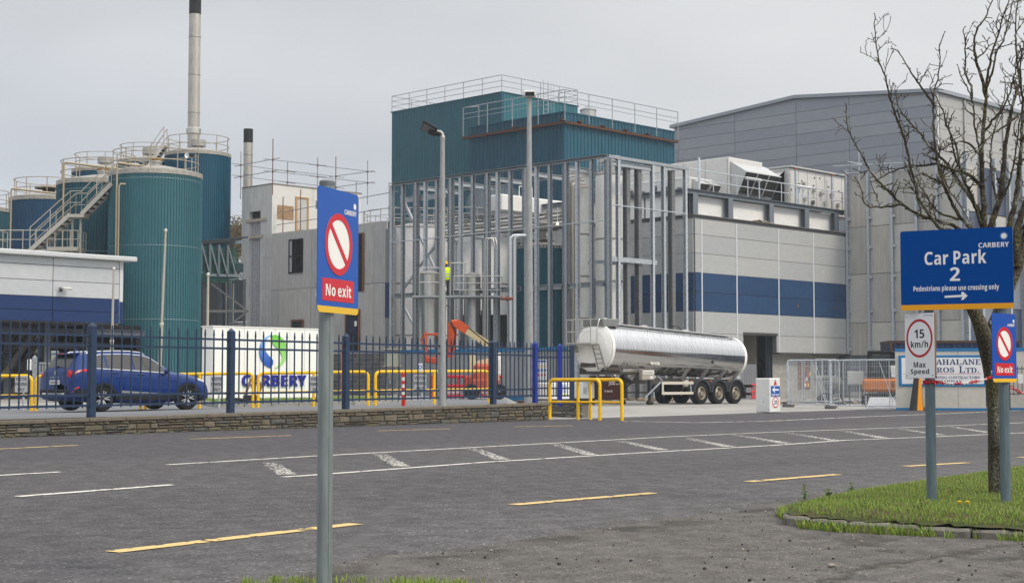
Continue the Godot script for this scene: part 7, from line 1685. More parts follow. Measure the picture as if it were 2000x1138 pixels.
func contractor_board() -> void:
	var z := 61.0; var p := at(1818, 742, z); var d := at(1926, 742, z - 0.6) - p; d.y = 0
	var t := thing("contractor_hoarding", "cream site hoarding with blue edges carrying the contractor's white board", "fence", Vector3(p.x, 0.0, p.z), atan2(-d.z, d.x))
	var L := d.length(); var y1 := at(1870, 683, z).y; var y0 := level(p.x, z); var blue := M(C(36, 118, 172), 0.5)
	var cream := M(C(206, 202, 192), 0.75, 0, "faint", 2.0)
	var b: B
	for k in 2: b = B.new(); b.rbox(Vector3(L * (k + 0.5) / 2.0, (y0 + y1) * 0.5, -0.06), Vector3(L / 2.0 - 0.012, y1 - y0, 0.05), 0.008); obj("panel", b, cream, t)
	b = B.new(); b.rbox(Vector3(-0.7, (y0 + y1) * 0.5, -0.06), Vector3(1.3, y1 - y0, 0.05), 0.008); obj("panel", b, cream, t)
	b = B.new(); b.span(Vector3(-1.35, y1 - 0.06, -0.1), Vector3(L + 0.02, y1 + 0.06, -0.02)); obj("capping", b, blue, t)
	b = B.new(); b.span(Vector3(-1.35, y0 - 0.05, -0.095), Vector3(L + 0.02, y0 + 0.1, -0.025)); obj("base_strip", b, blue, t)
	b = B.new(); b.rbox(Vector3(L + 2.6, (y0 + y1) * 0.5, -1.2), Vector3(4.6, y1 - y0, 0.05), 0.008); obj("panel", b, cream, t)
	b = B.new(); b.span(Vector3(L + 0.2, y1 - 0.05, -1.25), Vector3(L + 5.0, y1 + 0.09, -1.16)); b.span(Vector3(L + 0.2, y0 - 0.05, -1.251), Vector3(L + 5.0, y0 + 0.1, -1.161)); obj("capping", b, blue, t)
	var sy0 := at(1870, 751, z).y; var sy1 := at(1870, 697, z).y; var n := thing("contractor_sign", "white contractor's board with dark blue serif lettering in a blue frame", "sign", t.transform * Vector3(0, 0, 0), t.rotation.y)
	var x0 := -1.15; var x1 := L - 0.02
	b = B.new(); b.rbox(Vector3((x0 + x1) * 0.5, (sy0 + sy1) * 0.5, -0.015), Vector3(x1 - x0 + 0.14, sy1 - sy0 + 0.14, 0.03), 0.006); obj("frame", b, blue, n)
	b = B.new(); b.rbox(Vector3((x0 + x1) * 0.5, (sy0 + sy1) * 0.5, 0.003), Vector3(x1 - x0 - 0.1, sy1 - sy0 - 0.06, 0.012), 0.003); obj("board", b, M(C(234, 234, 236), 0.5), n)
	var ink := M(C(30, 40, 98), 0.5); var H := sy1 - sy0; var xr := x1 - 0.14; var xl := hz(n, 1830, 715).x
	var wv := xr - xl
	letter(n, "AHALANE", ink, Vector3((xl + xr) * 0.5 - 0.02, sy0 + H * 0.82, 0.012), H * 0.2, wv, font_serif); letter(n, "C", ink, Vector3(xl - wv * 0.1, sy0 + H * 0.82, 0.012), H * 0.22, wv * 0.13, font_serif)
	letter(n, "ROS", ink, Vector3(xl + wv * 0.2, sy0 + H * 0.53, 0.012), H * 0.19, wv * 0.4, font_serif); letter(n, "B", ink, Vector3(xl - wv * 0.09, sy0 + H * 0.54, 0.012), H * 0.22, wv * 0.12, font_serif); letter(n, "L", ink, Vector3(xl + wv * 0.57, sy0 + H * 0.55, 0.012), H * 0.25, wv * 0.13, font_serif); letter(n, "TD.", ink, Vector3(xl + wv * 0.8, sy0 + H * 0.52, 0.012), H * 0.18, wv * 0.3, font_serif)
	b = B.new(); b.span(Vector3(x0 + 0.12, sy0 + H * 0.385, 0.0095), Vector3(x1 - 0.12, sy0 + H * 0.4, 0.012)); obj("red_line", b, M(C(200, 60, 70), 0.5), n)
	letter(n, "GENERAL BUILDING CONTRACTORS", ink, Vector3((x0 + x1) * 0.5, sy0 + H * 0.26, 0.012), H * 0.1, (x1 - x0) * 0.88, font_serif); letter(n, "DUNMANWAY", ink, Vector3((x0 + x1) * 0.5 + 0.1, sy0 + H * 0.12, 0.012), H * 0.09, (x1 - x0) * 0.4, font_serif)
	var f := thing("railing", "dark vertical bar railing behind the small no exit sign at the right edge", "fence", t.transform * Vector3(L + 0.9, y0, -0.6), t.rotation.y)
	var m := M(C(62, 70, 82), 0.5, 0.3)
	for k in 14: b = B.new(); b.rod(Vector3(0.16 * k, 0.6, 0), Vector3(0.16 * k, 1.75, 0), 0.016, 6); obj("bar", b, m, f)
	for y in [0.66, 1.65]: b = B.new(); b.bar(Vector3(-0.05, y, 0), Vector3(2.2, y, 0), 0.03, 0.04); obj("rail", b, m, f)
	b = B.new(); b.bar(Vector3(0, 0, 0), Vector3(0, 1.75, 0), 0.06, 0.06); b.bar(Vector3(2.16, 0, 0), Vector3(2.16, 1.75, 0), 0.06, 0.06); obj("post", b, m, f)
	var nb := B.new(); nb.rbox(Vector3(0.42, 1.25, 0.03), Vector3(0.2, 0.36, 0.02), 0.005); obj("white_notice", nb, M(C(228, 228, 226), 0.6), f)

func block_sign() -> void:
	var p := on(1476, 804, 0.06); var n := thing("concrete_block", "white painted concrete block with one way and 20 signs on its narrow face", "block", p, TURN)
	var xr := hz(n, 1525, 770).x
	n.position = at(1503.5, 742, -p.z); n.position.y = 0.05
	xr = hz(n, 1525, 770).x; var zl: float = -hx(n, 1476, 770).z; var h := hz(n, 1503.5, 737).y
	var b := B.new(); b.rbox(Vector3(xr * 0.5, h * 0.5 - 0.02, -zl * 0.5), Vector3(xr, h, zl), 0.03); obj("block", b, M(C(226, 226, 223), 0.7, 0, "faint", 1.0), n)
	for k in 3: b = B.new(); b.rbox(Vector3(-0.002, 0.1 + 0.27 * k, -zl * (0.06 + 0.4 * (k % 2))), Vector3(0.008, 0.04, 0.07), 0.003); obj("scuff", b, M(C(184, 181, 174), 0.9), n)
	var c := xr * 0.52
	b = B.new(); b.poly(PackedVector2Array([Vector2(c - 0.1, h * 0.78), Vector2(c + 0.1, h * 0.78), Vector2(c, h * 0.95)]), 0.0005, 0.006); obj("red_triangle", b, M(C(190, 36, 46), 0.5), n)
	b = B.new(); b.rbox(Vector3(c, h * 0.6, 0.004), Vector3(xr * 0.82, h * 0.31, 0.008), 0.003); obj("one_way_plate", b, M(C(22, 84, 170), 0.45), n)
	var w := M(C(232, 232, 234), 0.5)
	var ay := h * 0.645; var s := xr * 0.3
	b = B.new(); b.poly(PackedVector2Array([Vector2(c - s, ay), Vector2(c - s * 0.3, ay + 0.1), Vector2(c - s * 0.05, ay + 0.1), Vector2(c - s * 0.42, ay + 0.028), Vector2(c + s, ay + 0.028), Vector2(c + s, ay - 0.028), Vector2(c - s * 0.42, ay - 0.028), Vector2(c - s * 0.05, ay - 0.1), Vector2(c - s * 0.3, ay - 0.1)]), 0.0085, 0.011); obj("white_arrow", b, w, n)
	letter(n, "ONE WAY", w, Vector3(c, h * 0.5, 0.012), 0.07, xr * 0.7)
	var rr := minf(xr * 0.4, 0.2); b = B.new(); b.ring2(Vector2(rr, rr), Vector2(rr * 0.8, rr * 0.8), Vector2(c, h * 0.28), 0.009); obj("red_ring", b, M(C(196, 34, 44), 0.5), n)
	b = B.new(); b.poly(ellipse(c, h * 0.28, rr, rr), 0.0005, 0.007); obj("white_disc", b, w, n)
	letter(n, "20", M(C(24, 24, 26), 0.5), Vector3(c, h * 0.28, 0.0115), rr * 0.75, rr * 1.05)

# ------------------------------------------------------------------ the tanker trailer
func wheel(parent: Node, pos: Vector3, r: float, w: float, out: float, kind: int) -> void:
	var turn := Basis(Vector3.RIGHT, PI / 2 * out)
	var t := Node3D.new(); put(parent, t, "wheel"); t.position = pos; t.basis = turn
	var b := B.new(); var h := w * 0.5
	b.lathe([Vector2(r * 0.58, -h), Vector2(r * 0.9, -h), Vector2(r * 0.985, -h * 0.8), Vector2(r, -h * 0.5), Vector2(r, h * 0.5), Vector2(r * 0.985, h * 0.8), Vector2(r * 0.9, h), Vector2(r * 0.72, h * 1.02), Vector2(r * 0.6, h * 0.96), Vector2(r * 0.585, h * 0.5)], 36)
	obj("tyre", b, M(C(34, 34, 35), 0.85, 0, "fine", 0.3), t)
	if kind == 0:
		b = B.new(); b.lathe([Vector2(r * 0.6, h * 0.92), Vector2(r * 0.56, h * 0.98), Vector2(r * 0.52, h * 0.7), Vector2(r * 0.46, h * 0.45), Vector2(r * 0.3, h * 0.62), Vector2(r * 0.24, h * 0.75), Vector2(r * 0.2, h * 1.1), Vector2(0.0, h * 1.15)], 32); obj("rim", b, M(C(196, 188, 170), 0.35, 0.7, "blotch", 0.2), t)
		b = B.new()
		for k in 10:
			var a := TAU * k / 10.0; b.lathe([Vector2(0.0, 0.0), Vector2(r * 0.075, -0.001), Vector2(r * 0.075, 0.012), Vector2(0, 0.013)], 10, Transform3D(Basis(), Vector3(cos(a) * r * 0.4, h * 0.55, sin(a) * r * 0.4)))
		obj("hand_hole", b, M(C(22, 21, 20), 0.9), t)
		b = B.new()
		for k in 10:
			var a := TAU * (k + 0.5) / 10.0; b.lathe([Vector2(r * 0.035, 0), Vector2(r * 0.035, 0.05), Vector2(0, 0.055)], 6, Transform3D(Basis(), Vector3(cos(a) * r * 0.27, h * 0.68, sin(a) * r * 0.27)))
		obj("wheel_nut", b, M(C(70, 68, 64), 0.5, 0.6), t)
	else:
		b = B.new(); b.lathe([Vector2(r * 0.7, h * 0.95), Vector2(r * 0.66, h * 0.98), Vector2(r * 0.62, h * 0.6)], 36); obj("rim", b, M(C(190, 190, 192), 0.3, 0.8), t)
		b = B.new(); b.lathe([Vector2(r * 0.64, h * 0.2), Vector2(0.0, h * 0.2)], 30); obj("brake", b, M(C(26, 26, 28), 0.7), t)
		for k in 5:
			b = B.new()
			for s in [-0.2, 0.2]:
				var a: float = TAU * k / 5.0 + s; var a2: float = TAU * k / 5.0 + s * 0.55
				b.bar(Vector3(cos(a2) * r * 0.12, h * 0.7, sin(a2) * r * 0.12), Vector3(cos(a) * r * 0.68, h * 0.85, sin(a) * r * 0.68), r * 0.085, 0.03)
			obj("spoke", b, M(C(206, 206, 208), 0.25, 0.85), t)
		b = B.new(); b.lathe([Vector2(r * 0.17, h * 0.66), Vector2(r * 0.15, h * 0.86), Vector2(0, h * 0.9)], 18); obj("hub_cap", b, M(C(60, 60, 62), 0.4, 0.5), t)

func build_tanker() -> void:
	var w1 := at(1371.7, 742, 70.0); var zax := Vector3(0.713, 0, 0.701)
	var o := Vector3(w1.x, 0, w1.z) - zax * 1.22; o.y = level(w1.x, 70.0)
	var n := thing("tanker_trailer", "polished steel milk tanker trailer with white ends parked without a lorry", "trailer", o, TURN)
	var xf: float = hz(n, 1160, 680).x; var xr: float = hz(n, 1428, 700).x
	var yf := hz(n, 1160, 680).y; var yr := hz(n, 1428, 699).y
	var rf := 1.08; var rr := 0.97
	var L := Vector2(xr - xf, yr - yf).length(); var ax := Vector3(xr - xf, yr - yf, 0).normalized()
	var xform := Transform3D(Basis(ax.cross(Vector3.BACK) * -1.0, ax, Vector3.BACK).orthonormalized(), Vector3(xf, yf, 0))
	if xform.basis.determinant() < 0: xform.basis = Basis(-xform.basis.x, xform.basis.y, xform.basis.z)
	var chrome := M(C(226, 226, 226), 0.16, 1.0, "brushed", 1.6)
	var prof := []
	for k in 13: var f := k / 12.0; prof.append(Vector2(lerpf(rf, rr, f) - 0.012 * absf(sin(f * PI * 4.0)) * 0.15, L * f))
	var b := B.new(); b.lathe(prof, 96, xform); obj("barrel", b, chrome, n)
	var white := M(C(238, 237, 232), 0.35, 0, "faint", 2.0)
	b = B.new(); b.lathe([Vector2(0.0, -0.22), Vector2(0.4, -0.2), Vector2(0.8, -0.12), Vector2(1.02, -0.03), Vector2(rf + 0.012, 0.03), Vector2(rf + 0.018, 0.16), Vector2(rf, 0.18)], 72, xform); obj("front_end", b, white, n)
	b = B.new(); b.lathe([Vector2(rr, L - 0.2), Vector2(rr + 0.018, L - 0.18), Vector2(rr + 0.012, L - 0.03), Vector2(0.9, L + 0.03), Vector2(0.6, L + 0.12), Vector2(0.0, L + 0.18)], 72, xform); obj("rear_end", b, white, n)
	var st := steel(0.3); var dark := M(C(48, 46, 44), 0.8); var gal := galv(0.95)
	var P := func(u: float, ang: float, lift := 0.0) -> Vector3:
		var f := u / L; var r := lerpf(rf, rr, f) + lift
		return Vector3(xf, yf, 0) + ax * u + Vector3(0, cos(deg_to_rad(ang)) * r, sin(deg_to_rad(ang)) * r)
	for a in [126.0, -126.0]: b = B.new(); b.bar(P.call(1.2, a, 0.02), P.call(L - 0.3, a, 0.02), 0.06, 0.1, Vector3(0, cos(deg_to_rad(a)), sin(deg_to_rad(a)))); obj("side_strip", b, st, n)
	for k in 12: b = B.new(); var u := 3.6 + 0.55 * k; b.tube([P.call(u, 130, 0.01), P.call(u, 150, 0.01), P.call(u, 172, 0.01)], 0.02, 6); obj("belly_hoop", b, st, n)
	for k in 6:
		var u = [1.0, 2.0, 5.6, 7.0, 8.4, 9.6][k]; u = minf(u, L - 0.4)
		for s in [1.0, -1.0]: b = B.new(); var pt: Vector3 = P.call(u, 122 * s, 0.0); b.bar(pt, Vector3(pt.x - 0.12, 1.12, 0.5 * s), 0.05, 0.16); obj("saddle_strut", b, st, n)
	b = B.new()
	for s in [-0.42, 0.42]: b.ibeam(Vector3(xf + 1.9, 1.08, s), Vector3(xr - 0.1, 1.02, s), 0.12, 0.24, 0.02)
	for k in 7: b.bar(Vector3(xf + 2.0 + 1.2 * k, 1.05, -0.42), Vector3(xf + 2.0 + 1.2 * k, 1.05, 0.42), 0.1, 0.16)
	obj("chassis", b, M(C(84, 80, 74), 0.7, 0.2), n)
	b = B.new(); b.rbox(Vector3(xf + 1.1, yf - rf + 0.02, 0), Vector3(2.5, 0.12, 1.5), 0.03); b.rbox(Vector3(xf + 0.4, yf - rf + 0.16, 0), Vector3(0.9, 0.2, 1.7), 0.06); obj("kingpin_plate", b, M(C(70, 66, 60), 0.7, 0.2), n)
	b = B.new(); b.rbox(Vector3(xf + 1.3, yf - rf + 0.13, 0.7), Vector3(2.2, 0.16, 0.1), 0.02); obj("nose_skirt", b, st, n)
	for k in 3:
		for s in [1.0, -1.0]:
			wheel(n, Vector3(1.31 * k, 0.5, 1.03 * s), 0.5, 0.36, s, 0)
			b = B.new()
			for q in 11:
				var a0 := PI * (0.02 + 0.96 * q / 11.0); var a1 := PI * (0.02 + 0.96 * (q + 1) / 11.0)
				var p0 := Vector3(1.31 * k + cos(a0) * 0.6, 0.52 + sin(a0) * 0.6, 1.03 * s); var p1 := Vector3(1.31 * k + cos(a1) * 0.6, 0.52 + sin(a1) * 0.6, 1.03 * s)
				b.bar(p0, p1, 0.46, 0.02, Vector3(cos(a0), sin(a0), 0)); b.bar(p0 + Vector3(0, 0, 0.22 * s), p1 + Vector3(0, 0, 0.22 * s), 0.02, 0.09, Vector3(cos(a0), sin(a0), 0))
			obj("mudguard", b, M(C(62, 64, 68), 0.55), n)
		b = B.new(); b.rod(Vector3(1.31 * k, 0.5, -0.9), Vector3(1.31 * k, 0.5, 0.9), 0.07, 10); b.rbox(Vector3(1.31 * k - 0.2, 0.72, 0), Vector3(0.5, 0.2, 0.9), 0.04); obj("axle", b, dark, n)
	b = B.new(); b.rbox(Vector3(-0.86, 0.95, 0.95), Vector3(0.26, 0.3, 0.16), 0.02); obj("valve_block", b, M(C(190, 186, 176), 0.5), n)
	for k in 3: b = B.new(); b.rbox(Vector3(-0.72 + 1.4 * k, 1.06, 1.2), Vector3(0.1, 0.05, 0.03), 0.01); obj("marker_lamp", b, M(C(206, 110, 40), 0.4), n)
	var gx0: float = hz(n, 1293, 758, 1.2).x; var gx1 := -0.62; var gy1 := hz(n, 1293, 748, 1.2).y; var gy0 := hz(n, 1293, 768, 1.2).y
	b = B.new(); b.rbox(Vector3((gx0 + gx1) * 0.5, gy1, 1.2), Vector3(gx1 - gx0, 0.12, 0.03), 0.008); b.rbox(Vector3((gx0 + gx1) * 0.5, gy0, 1.2), Vector3(gx1 - gx0, 0.12, 0.03), 0.008); b.rbox(Vector3(gx0 + 0.06, (gy0 + gy1) * 0.5, 1.203), Vector3(0.12, gy1 - gy0 + 0.12, 0.032), 0.008); obj("side_guard", b, M(C(206, 200, 186), 0.45, 0.3), n)
	b = B.new(); b.bar(Vector3(gx0 + 0.1, gy1 + 0.1, 1.15), Vector3(gx0 + 0.4, 1.3, 0.6), 0.04, 0.04); b.bar(Vector3(gx0 - 0.9, 0.35, 1.0), Vector3(gx0 + 0.05, gy1 + 0.05, 1.1), 0.05, 0.05); b.bar(Vector3(gx1 - 0.1, gy0 - 0.05, 1.15), Vector3(gx1 - 0.1, 1.05, 1.1), 0.04, 0.05); obj("guard_stay", b, gal, n)
	for s in [1.0, -1.0]:
		var lx: float = hz(n, 1276, 765, 1.0).x
		b = B.new(); b.bar(Vector3(lx, 0.55, 0.8 * s), Vector3(lx, 1.35, 0.8 * s), 0.14, 0.14); b.bar(Vector3(lx, 0.12, 0.8 * s), Vector3(lx, 0.6, 0.8 * s), 0.1, 0.1); obj("landing_leg", b, M(C(56, 56, 58), 0.7), n)
		b = B.new(); b.rod(Vector3(lx - 0.12, 0.11, 0.8 * s), Vector3(lx + 0.12, 0.11, 0.8 * s), 0.11, 12); b.rbox(Vector3(lx, 0.1, 0.8 * s + 0.01), Vector3(0.34, 0.1, 0.22), 0.03); obj("landing_foot", b, M(C(64, 60, 56), 0.8), n)
		b = B.new(); b.bar(Vector3(lx, 0.7, 0.75 * s), Vector3(lx + 0.75, 1.2, 0.45 * s), 0.06, 0.06); b.bar(Vector3(lx, 0.55, 0.8 * s), Vector3(lx, 0.55, 0), 0.06, 0.06); obj("leg_brace", b, M(C(84, 80, 76), 0.7), n)
	var nb := hz(n, 1267, 730, 1.12); b = B.new(); b.rbox(nb - Vector3(0, 0.04, 0.1), Vector3(0.85, 0.44, 0.2), 0.02); obj("board_box", b, M(C(168, 160, 148), 0.5, 0.3), n)
	b = B.new(); b.rbox(nb + Vector3(0, 0.07, 0.005), Vector3(0.72, 0.14, 0.01), 0.003); obj("number_plate", b, M(C(228, 228, 224), 0.5), n)
	for k in 8: b = B.new(); b.span(nb + Vector3(-0.3 + 0.08 * k, 0.03, 0.011), nb + Vector3(-0.26 + 0.08 * k, 0.11, 0.013)); obj("plate_mark", b, M(C(60, 60, 62), 0.6), n)
	b = B.new(); b.rbox(nb + Vector3(0.2, -0.15, 0.005), Vector3(0.2, 0.08, 0.01), 0.003); obj("white_label", b, M(C(228, 226, 222), 0.5), n)
	var pl: Vector3 = P.call(3.0, 118, 0.02); b = B.new(); b.rbox(pl, Vector3(0.62, 0.24, 0.012), 0.003, Basis(Vector3.RIGHT, -0.5)); obj("data_plate", b, M(C(186, 184, 176), 0.4, 0.2), n)
	for k in 3: b = B.new(); b.box(pl + Basis(Vector3.RIGHT, -0.5) * Vector3(0, 0.06 - 0.07 * k, 0.008), Vector3(0.5 - 0.1 * k, 0.025, 0.003), Basis(Vector3.RIGHT, -0.5)); obj("plate_mark", b, M(C(80, 78, 72), 0.5), n)
	var cap: Vector3 = P.call(7.2, 108, 0.0); b = B.new(); b.lathe([Vector2(0.07, -0.01), Vector2(0.07, 0.03), Vector2(0, 0.035)], 14, Transform3D(Basis(Vector3.RIGHT, 0.6 + PI / 2 * 0.75), cap)); obj("side_cap", b, M(C(30, 30, 30), 0.5), n)
	for s in [0.42, -0.42]:
		b = B.new(); b.rod(P.call(1.0, 24 * signf(s), 0.12), P.call(L - 0.35, 24 * signf(s), 0.12), 0.03, 8); obj("top_rail", b, st, n)
		for k in 9: b = B.new(); var u := 1.1 + (L - 1.6) * k / 8.0; b.rod(P.call(u, 24 * signf(s), -0.02), P.call(u, 24 * signf(s), 0.12), 0.022, 6); obj("rail_stub", b, st, n)
	b = B.new(); b.bar(P.call(0.9, 0, 0.03), P.call(L - 0.4, 0, 0.03), 0.5, 0.04); obj("catwalk", b, gal, n)
	for k in 2: b = B.new(); b.lathe([Vector2(0.24, 0), Vector2(0.24, 0.1), Vector2(0.1, 0.16), Vector2(0, 0.17)], 18, Transform3D(Basis(), P.call(3.4 + 3.0 * k, 0, 0.0))); obj("manhole", b, st, n)
	b = B.new(); b.tube([P.call(5.3, 5, 0.05), P.call(5.3, 5, 0.24), P.call(5.6, 5, 0.26), P.call(5.9, 5, 0.2), P.call(5.9, 5, 0.04)], 0.022, 6); obj("vent_pipe", b, dark, n)
	var sbx: Vector3 = P.call(0.45, 0, 0.05); b = B.new(); b.rbox(sbx, Vector3(1.0, 0.34, 1.2), 0.03); obj("spill_box", b, M(C(150, 152, 150), 0.4, 0.5, "blotch", 0.5), n)
	var py := hz(n, 1150, 671, 0.2).y; var pz := 0.25
	b = B.new(); b.rbox(Vector3(xf - 0.42, py, -0.35), Vector3(0.45, 0.09, 1.5), 0.015); b.rbox(Vector3(xf - 0.35, py - 0.22, -0.9), Vector3(0.3, 0.32, 0.35), 0.03); obj("front_platform", b, M(C(160, 158, 150), 0.5, 0.5), n)
	b = B.new(); railing(b, [Vector3(xf - 0.6, py, 0.35), Vector3(xf - 0.6, py, -1.05), Vector3(xf - 0.25, py, -1.05)], 1.05, 0.7, 0.022, 1); b.tube([Vector3(xf - 0.25, py, 0.4), Vector3(xf - 0.25, py + 0.6, 0.4), Vector3(xf - 0.1, py + 1.05, 0.4), Vector3(xf + 0.4, py + 1.12, 0.4)], 0.022, 6); obj("platform_rail", b, steel(0.35), n)
	b = B.new(); var ly0 := hz(n, 1180, 722, 0.75).y
	for s in [0.42, 0.82]: b.bar(Vector3(xf - 0.5, py, s * 0.9 - 0.05), Vector3(xf - 0.34, ly0, s + 0.15), 0.06, 0.06)
	for k in 6: b.bar(Vector3(xf - 0.49 + 0.03 * k, py - (py - ly0) * (k + 0.2) / 5.6, 0.36 + 0.03 * k), Vector3(xf - 0.49 + 0.03 * k, py - (py - ly0) * (k + 0.2) / 5.6, 0.72 + 0.035 * k), 0.05, 0.035)
	obj("ladder", b, M(C(128, 126, 120), 0.5, 0.3), n)
	b = B.new(); b.rbox(Vector3(xf - 0.2, yf - 0.14, 0.0), Vector3(0.02, 0.1, 0.36), 0.004); obj("nose_plate", b, M(C(120, 128, 140), 0.5), n)
	b = B.new(); b.rbox(Vector3(xf - 0.12, yf - 0.72, -0.2), Vector3(0.1, 0.2, 0.9), 0.02); obj("lamp_bar", b, M(C(70, 66, 62), 0.6), n)
	b = B.new(); b.rbox(Vector3(xr + 0.15, 0.82, 0), Vector3(0.1, 0.14, 2.3), 0.02); b.rbox(Vector3(xr + 0.12, 0.45, 0), Vector3(0.1, 0.12, 2.2), 0.02); b.bar(Vector3(xr, 1.0, 0.5), Vector3(xr + 0.12, 0.45, 0.5), 0.08, 0.08); b.bar(Vector3(xr, 1.0, -0.5), Vector3(xr + 0.12, 0.45, -0.5), 0.08, 0.08); obj("rear_bumper", b, M(C(58, 44, 38), 0.7), n)
	b = B.new(); b.rbox(Vector3(3.3, 0.55, 1.03), Vector3(0.02, 0.6, 0.46), 0.006); obj("mud_flap", b, dark, n)
	for s in [1.0, -1.0]: b = B.new(); b.rbox(Vector3(xr + 0.21, 0.83, 0.95 * s), Vector3(0.03, 0.1, 0.3), 0.01); obj("tail_lamp", b, M(C(190, 60, 36), 0.3), n)

# ------------------------------------------------------------------ the blue car; x forward from the rear axle, z to its right
const CAR := [
	[-0.93, 0.42, 0.47, 0.66, 0.76, 0.66, 0.64, 0.40],
	[-0.915, 0.36, 0.42, 0.74, 0.9, 0.78, 0.74, 0.58],
	[-0.89, 0.33, 0.40, 0.86, 1.06, 0.85, 0.81, 0.63],
	[-0.84, 0.31, 0.37, 0.98, 1.15, 0.885, 0.84, 0.62],
	[-0.76, 0.29, 0.35, 1.06, 1.29, 0.9, 0.855, 0.6],
	[-0.66, 0.27, 0.33, 1.09, 1.44, 0.905, 0.86, 0.585],
	[-0.56, 0.26, 0.31, 1.1, 1.535, 0.91, 0.86, 0.58],
	[-0.3, 0.24, 0.29, 1.1, 1.565, 0.915, 0.865, 0.585],
	[0.2, 0.22, 0.27, 1.075, 1.595, 0.905, 0.86, 0.6],
	[0.8, 0.2, 0.25, 1.045, 1.605, 0.9, 0.86, 0.605],
	[1.3, 0.2, 0.25, 1.02, 1.575, 0.9, 0.86, 0.6],
	[1.6, 0.2, 0.25, 1.005, 1.48, 0.905, 0.86, 0.6],
	[1.9, 0.21, 0.26, 0.99, 1.31, 0.91, 0.86, 0.62],
	[2.2, 0.22, 0.27, 0.98, 1.12, 0.915, 0.855, 0.66],
	[2.36, 0.22, 0.27, 0.96, 1.065, 0.915, 0.85, 0.68],
	[2.8, 0.22, 0.28, 0.9, 1.015, 0.905, 0.83, 0.64],
	[3.15, 0.23, 0.3, 0.83, 0.935, 0.865, 0.77, 0.56],
	[3.36, 0.25, 0.32, 0.74, 0.83, 0.78, 0.69, 0.46],
	[3.47, 0.3, 0.37, 0.66, 0.73, 0.66, 0.58, 0.36],
	[3.51, 0.36, 0.42, 0.56, 0.62, 0.5, 0.44, 0.25]]
func car_at(x: float) -> Array:
	var n := CAR.size(); var i := 0
	while i < n - 2 and x > CAR[i + 1][0]: i += 1
	var t := clampf((x - CAR[i][0]) / (CAR[i + 1][0] - CAR[i][0]), 0, 1); var r := []
	for k in range(1, 8):
		var p0: float = CAR[maxi(i - 1, 0)][k]; var p1: float = CAR[i][k]; var p2: float = CAR[i + 1][k]; var p3: float = CAR[mini(i + 2, n - 1)][k]
		var d: float = CAR[i + 1][0] - CAR[i][0]
		var m1: float = (p2 - p0) / (CAR[i + 1][0] - CAR[maxi(i - 1, 0)][0]) * d; var m2: float = (p3 - p1) / (CAR[mini(i + 2, n - 1)][0] - CAR[i][0]) * d
		var lim := absf(p2 - p1) * 1.5 + 0.0001; m1 = clampf(m1, -lim, lim); m2 = clampf(m2, -lim, lim)
		r.append((2 * t * t * t - 3 * t * t + 1) * p1 + (t * t * t - 2 * t * t + t) * m1 + (-2 * t * t * t + 3 * t * t) * p2 + (t * t * t - t * t) * m2)
	return r
func arch(x: float) -> float:
	for a in [0.0, 2.646]:
		var d := absf(x - a)
		if d < 0.385: return 0.33 + sqrt(0.385 * 0.385 - d * d)
	return 0.0
func car_ring(x: float) -> Array:
	var c := car_at(x); var fl: float = maxf(c[0], arch(x) - 0.04); var si: float = maxf(c[1], arch(x))
	var belt: float = c[2]; var roof: float = c[3]; var w: float = c[4]; var wb: float = c[5]; var wr: float = c[6]
	var hi := maxf(belt - 0.3, si + 0.06)
	return [Vector2(0, fl), Vector2(w * 0.8, fl), Vector2(w * 0.985, si), Vector2(w, lerpf(si, hi, 0.35)), Vector2(w * 1.005, lerpf(si, hi, 0.75)), Vector2(w, lerpf(hi, belt, 0.45)), Vector2(lerpf(w, wb, 0.55), lerpf(hi, belt, 0.85)), Vector2(wb, belt), Vector2(wb - 0.012, belt + 0.02), Vector2(lerpf(wb, wr, 0.45), lerpf(belt, roof, 0.45)), Vector2(wr + 0.035, roof - 0.075), Vector2(wr - 0.02, roof - 0.025), Vector2(wr * 0.6, roof), Vector2(0, roof + 0.012)]
func car_pt(x: float, v: float, side := 1.0) -> Vector3:
	var r := car_ring(x); var i := mini(int(v), r.size() - 2); var p: Vector2 = r[i].lerp(r[i + 1], v - i)
	return Vector3(x, p.y, p.x * side)
func car_patch(v0: Callable, v1: Callable, x0: float, x1: float, nx: int, nv: int, off: float, side := 1.0) -> B:
	var b := B.new(); var g := []
	for i in nx + 1:
		var x := lerpf(x0, x1, float(i) / nx); var row := []
		for j in nv + 1:
			var v := lerpf(v0.call(x), v1.call(x), float(j) / nv); var p := car_pt(x, v, side)
			var du := car_pt(x + 0.02, v, side) - car_pt(x - 0.02, v, side); var dv := car_pt(x, minf(v + 0.1, 12.99), side) - car_pt(x, maxf(v - 0.1, 0), side)
			var nn := du.cross(dv).normalized() * side
			row.append([p + nn * off, nn])
		g.append(row)
	for i in nx + 1:
		for j in nv + 1: b.vert(g[i][j][0], g[i][j][1])
	for i in nx:
		for j in nv:
			var k := i * (nv + 1) + j
			if side > 0: b.ix.append_array(PackedInt32Array([k, k + nv + 2, k + nv + 1, k, k + 1, k + nv + 2]))
			else: b.ix.append_array(PackedInt32Array([k, k + nv + 1, k + nv + 2, k, k + nv + 2, k + 1]))
	return b
func kv(v: float) -> Callable: return func(_x): return v

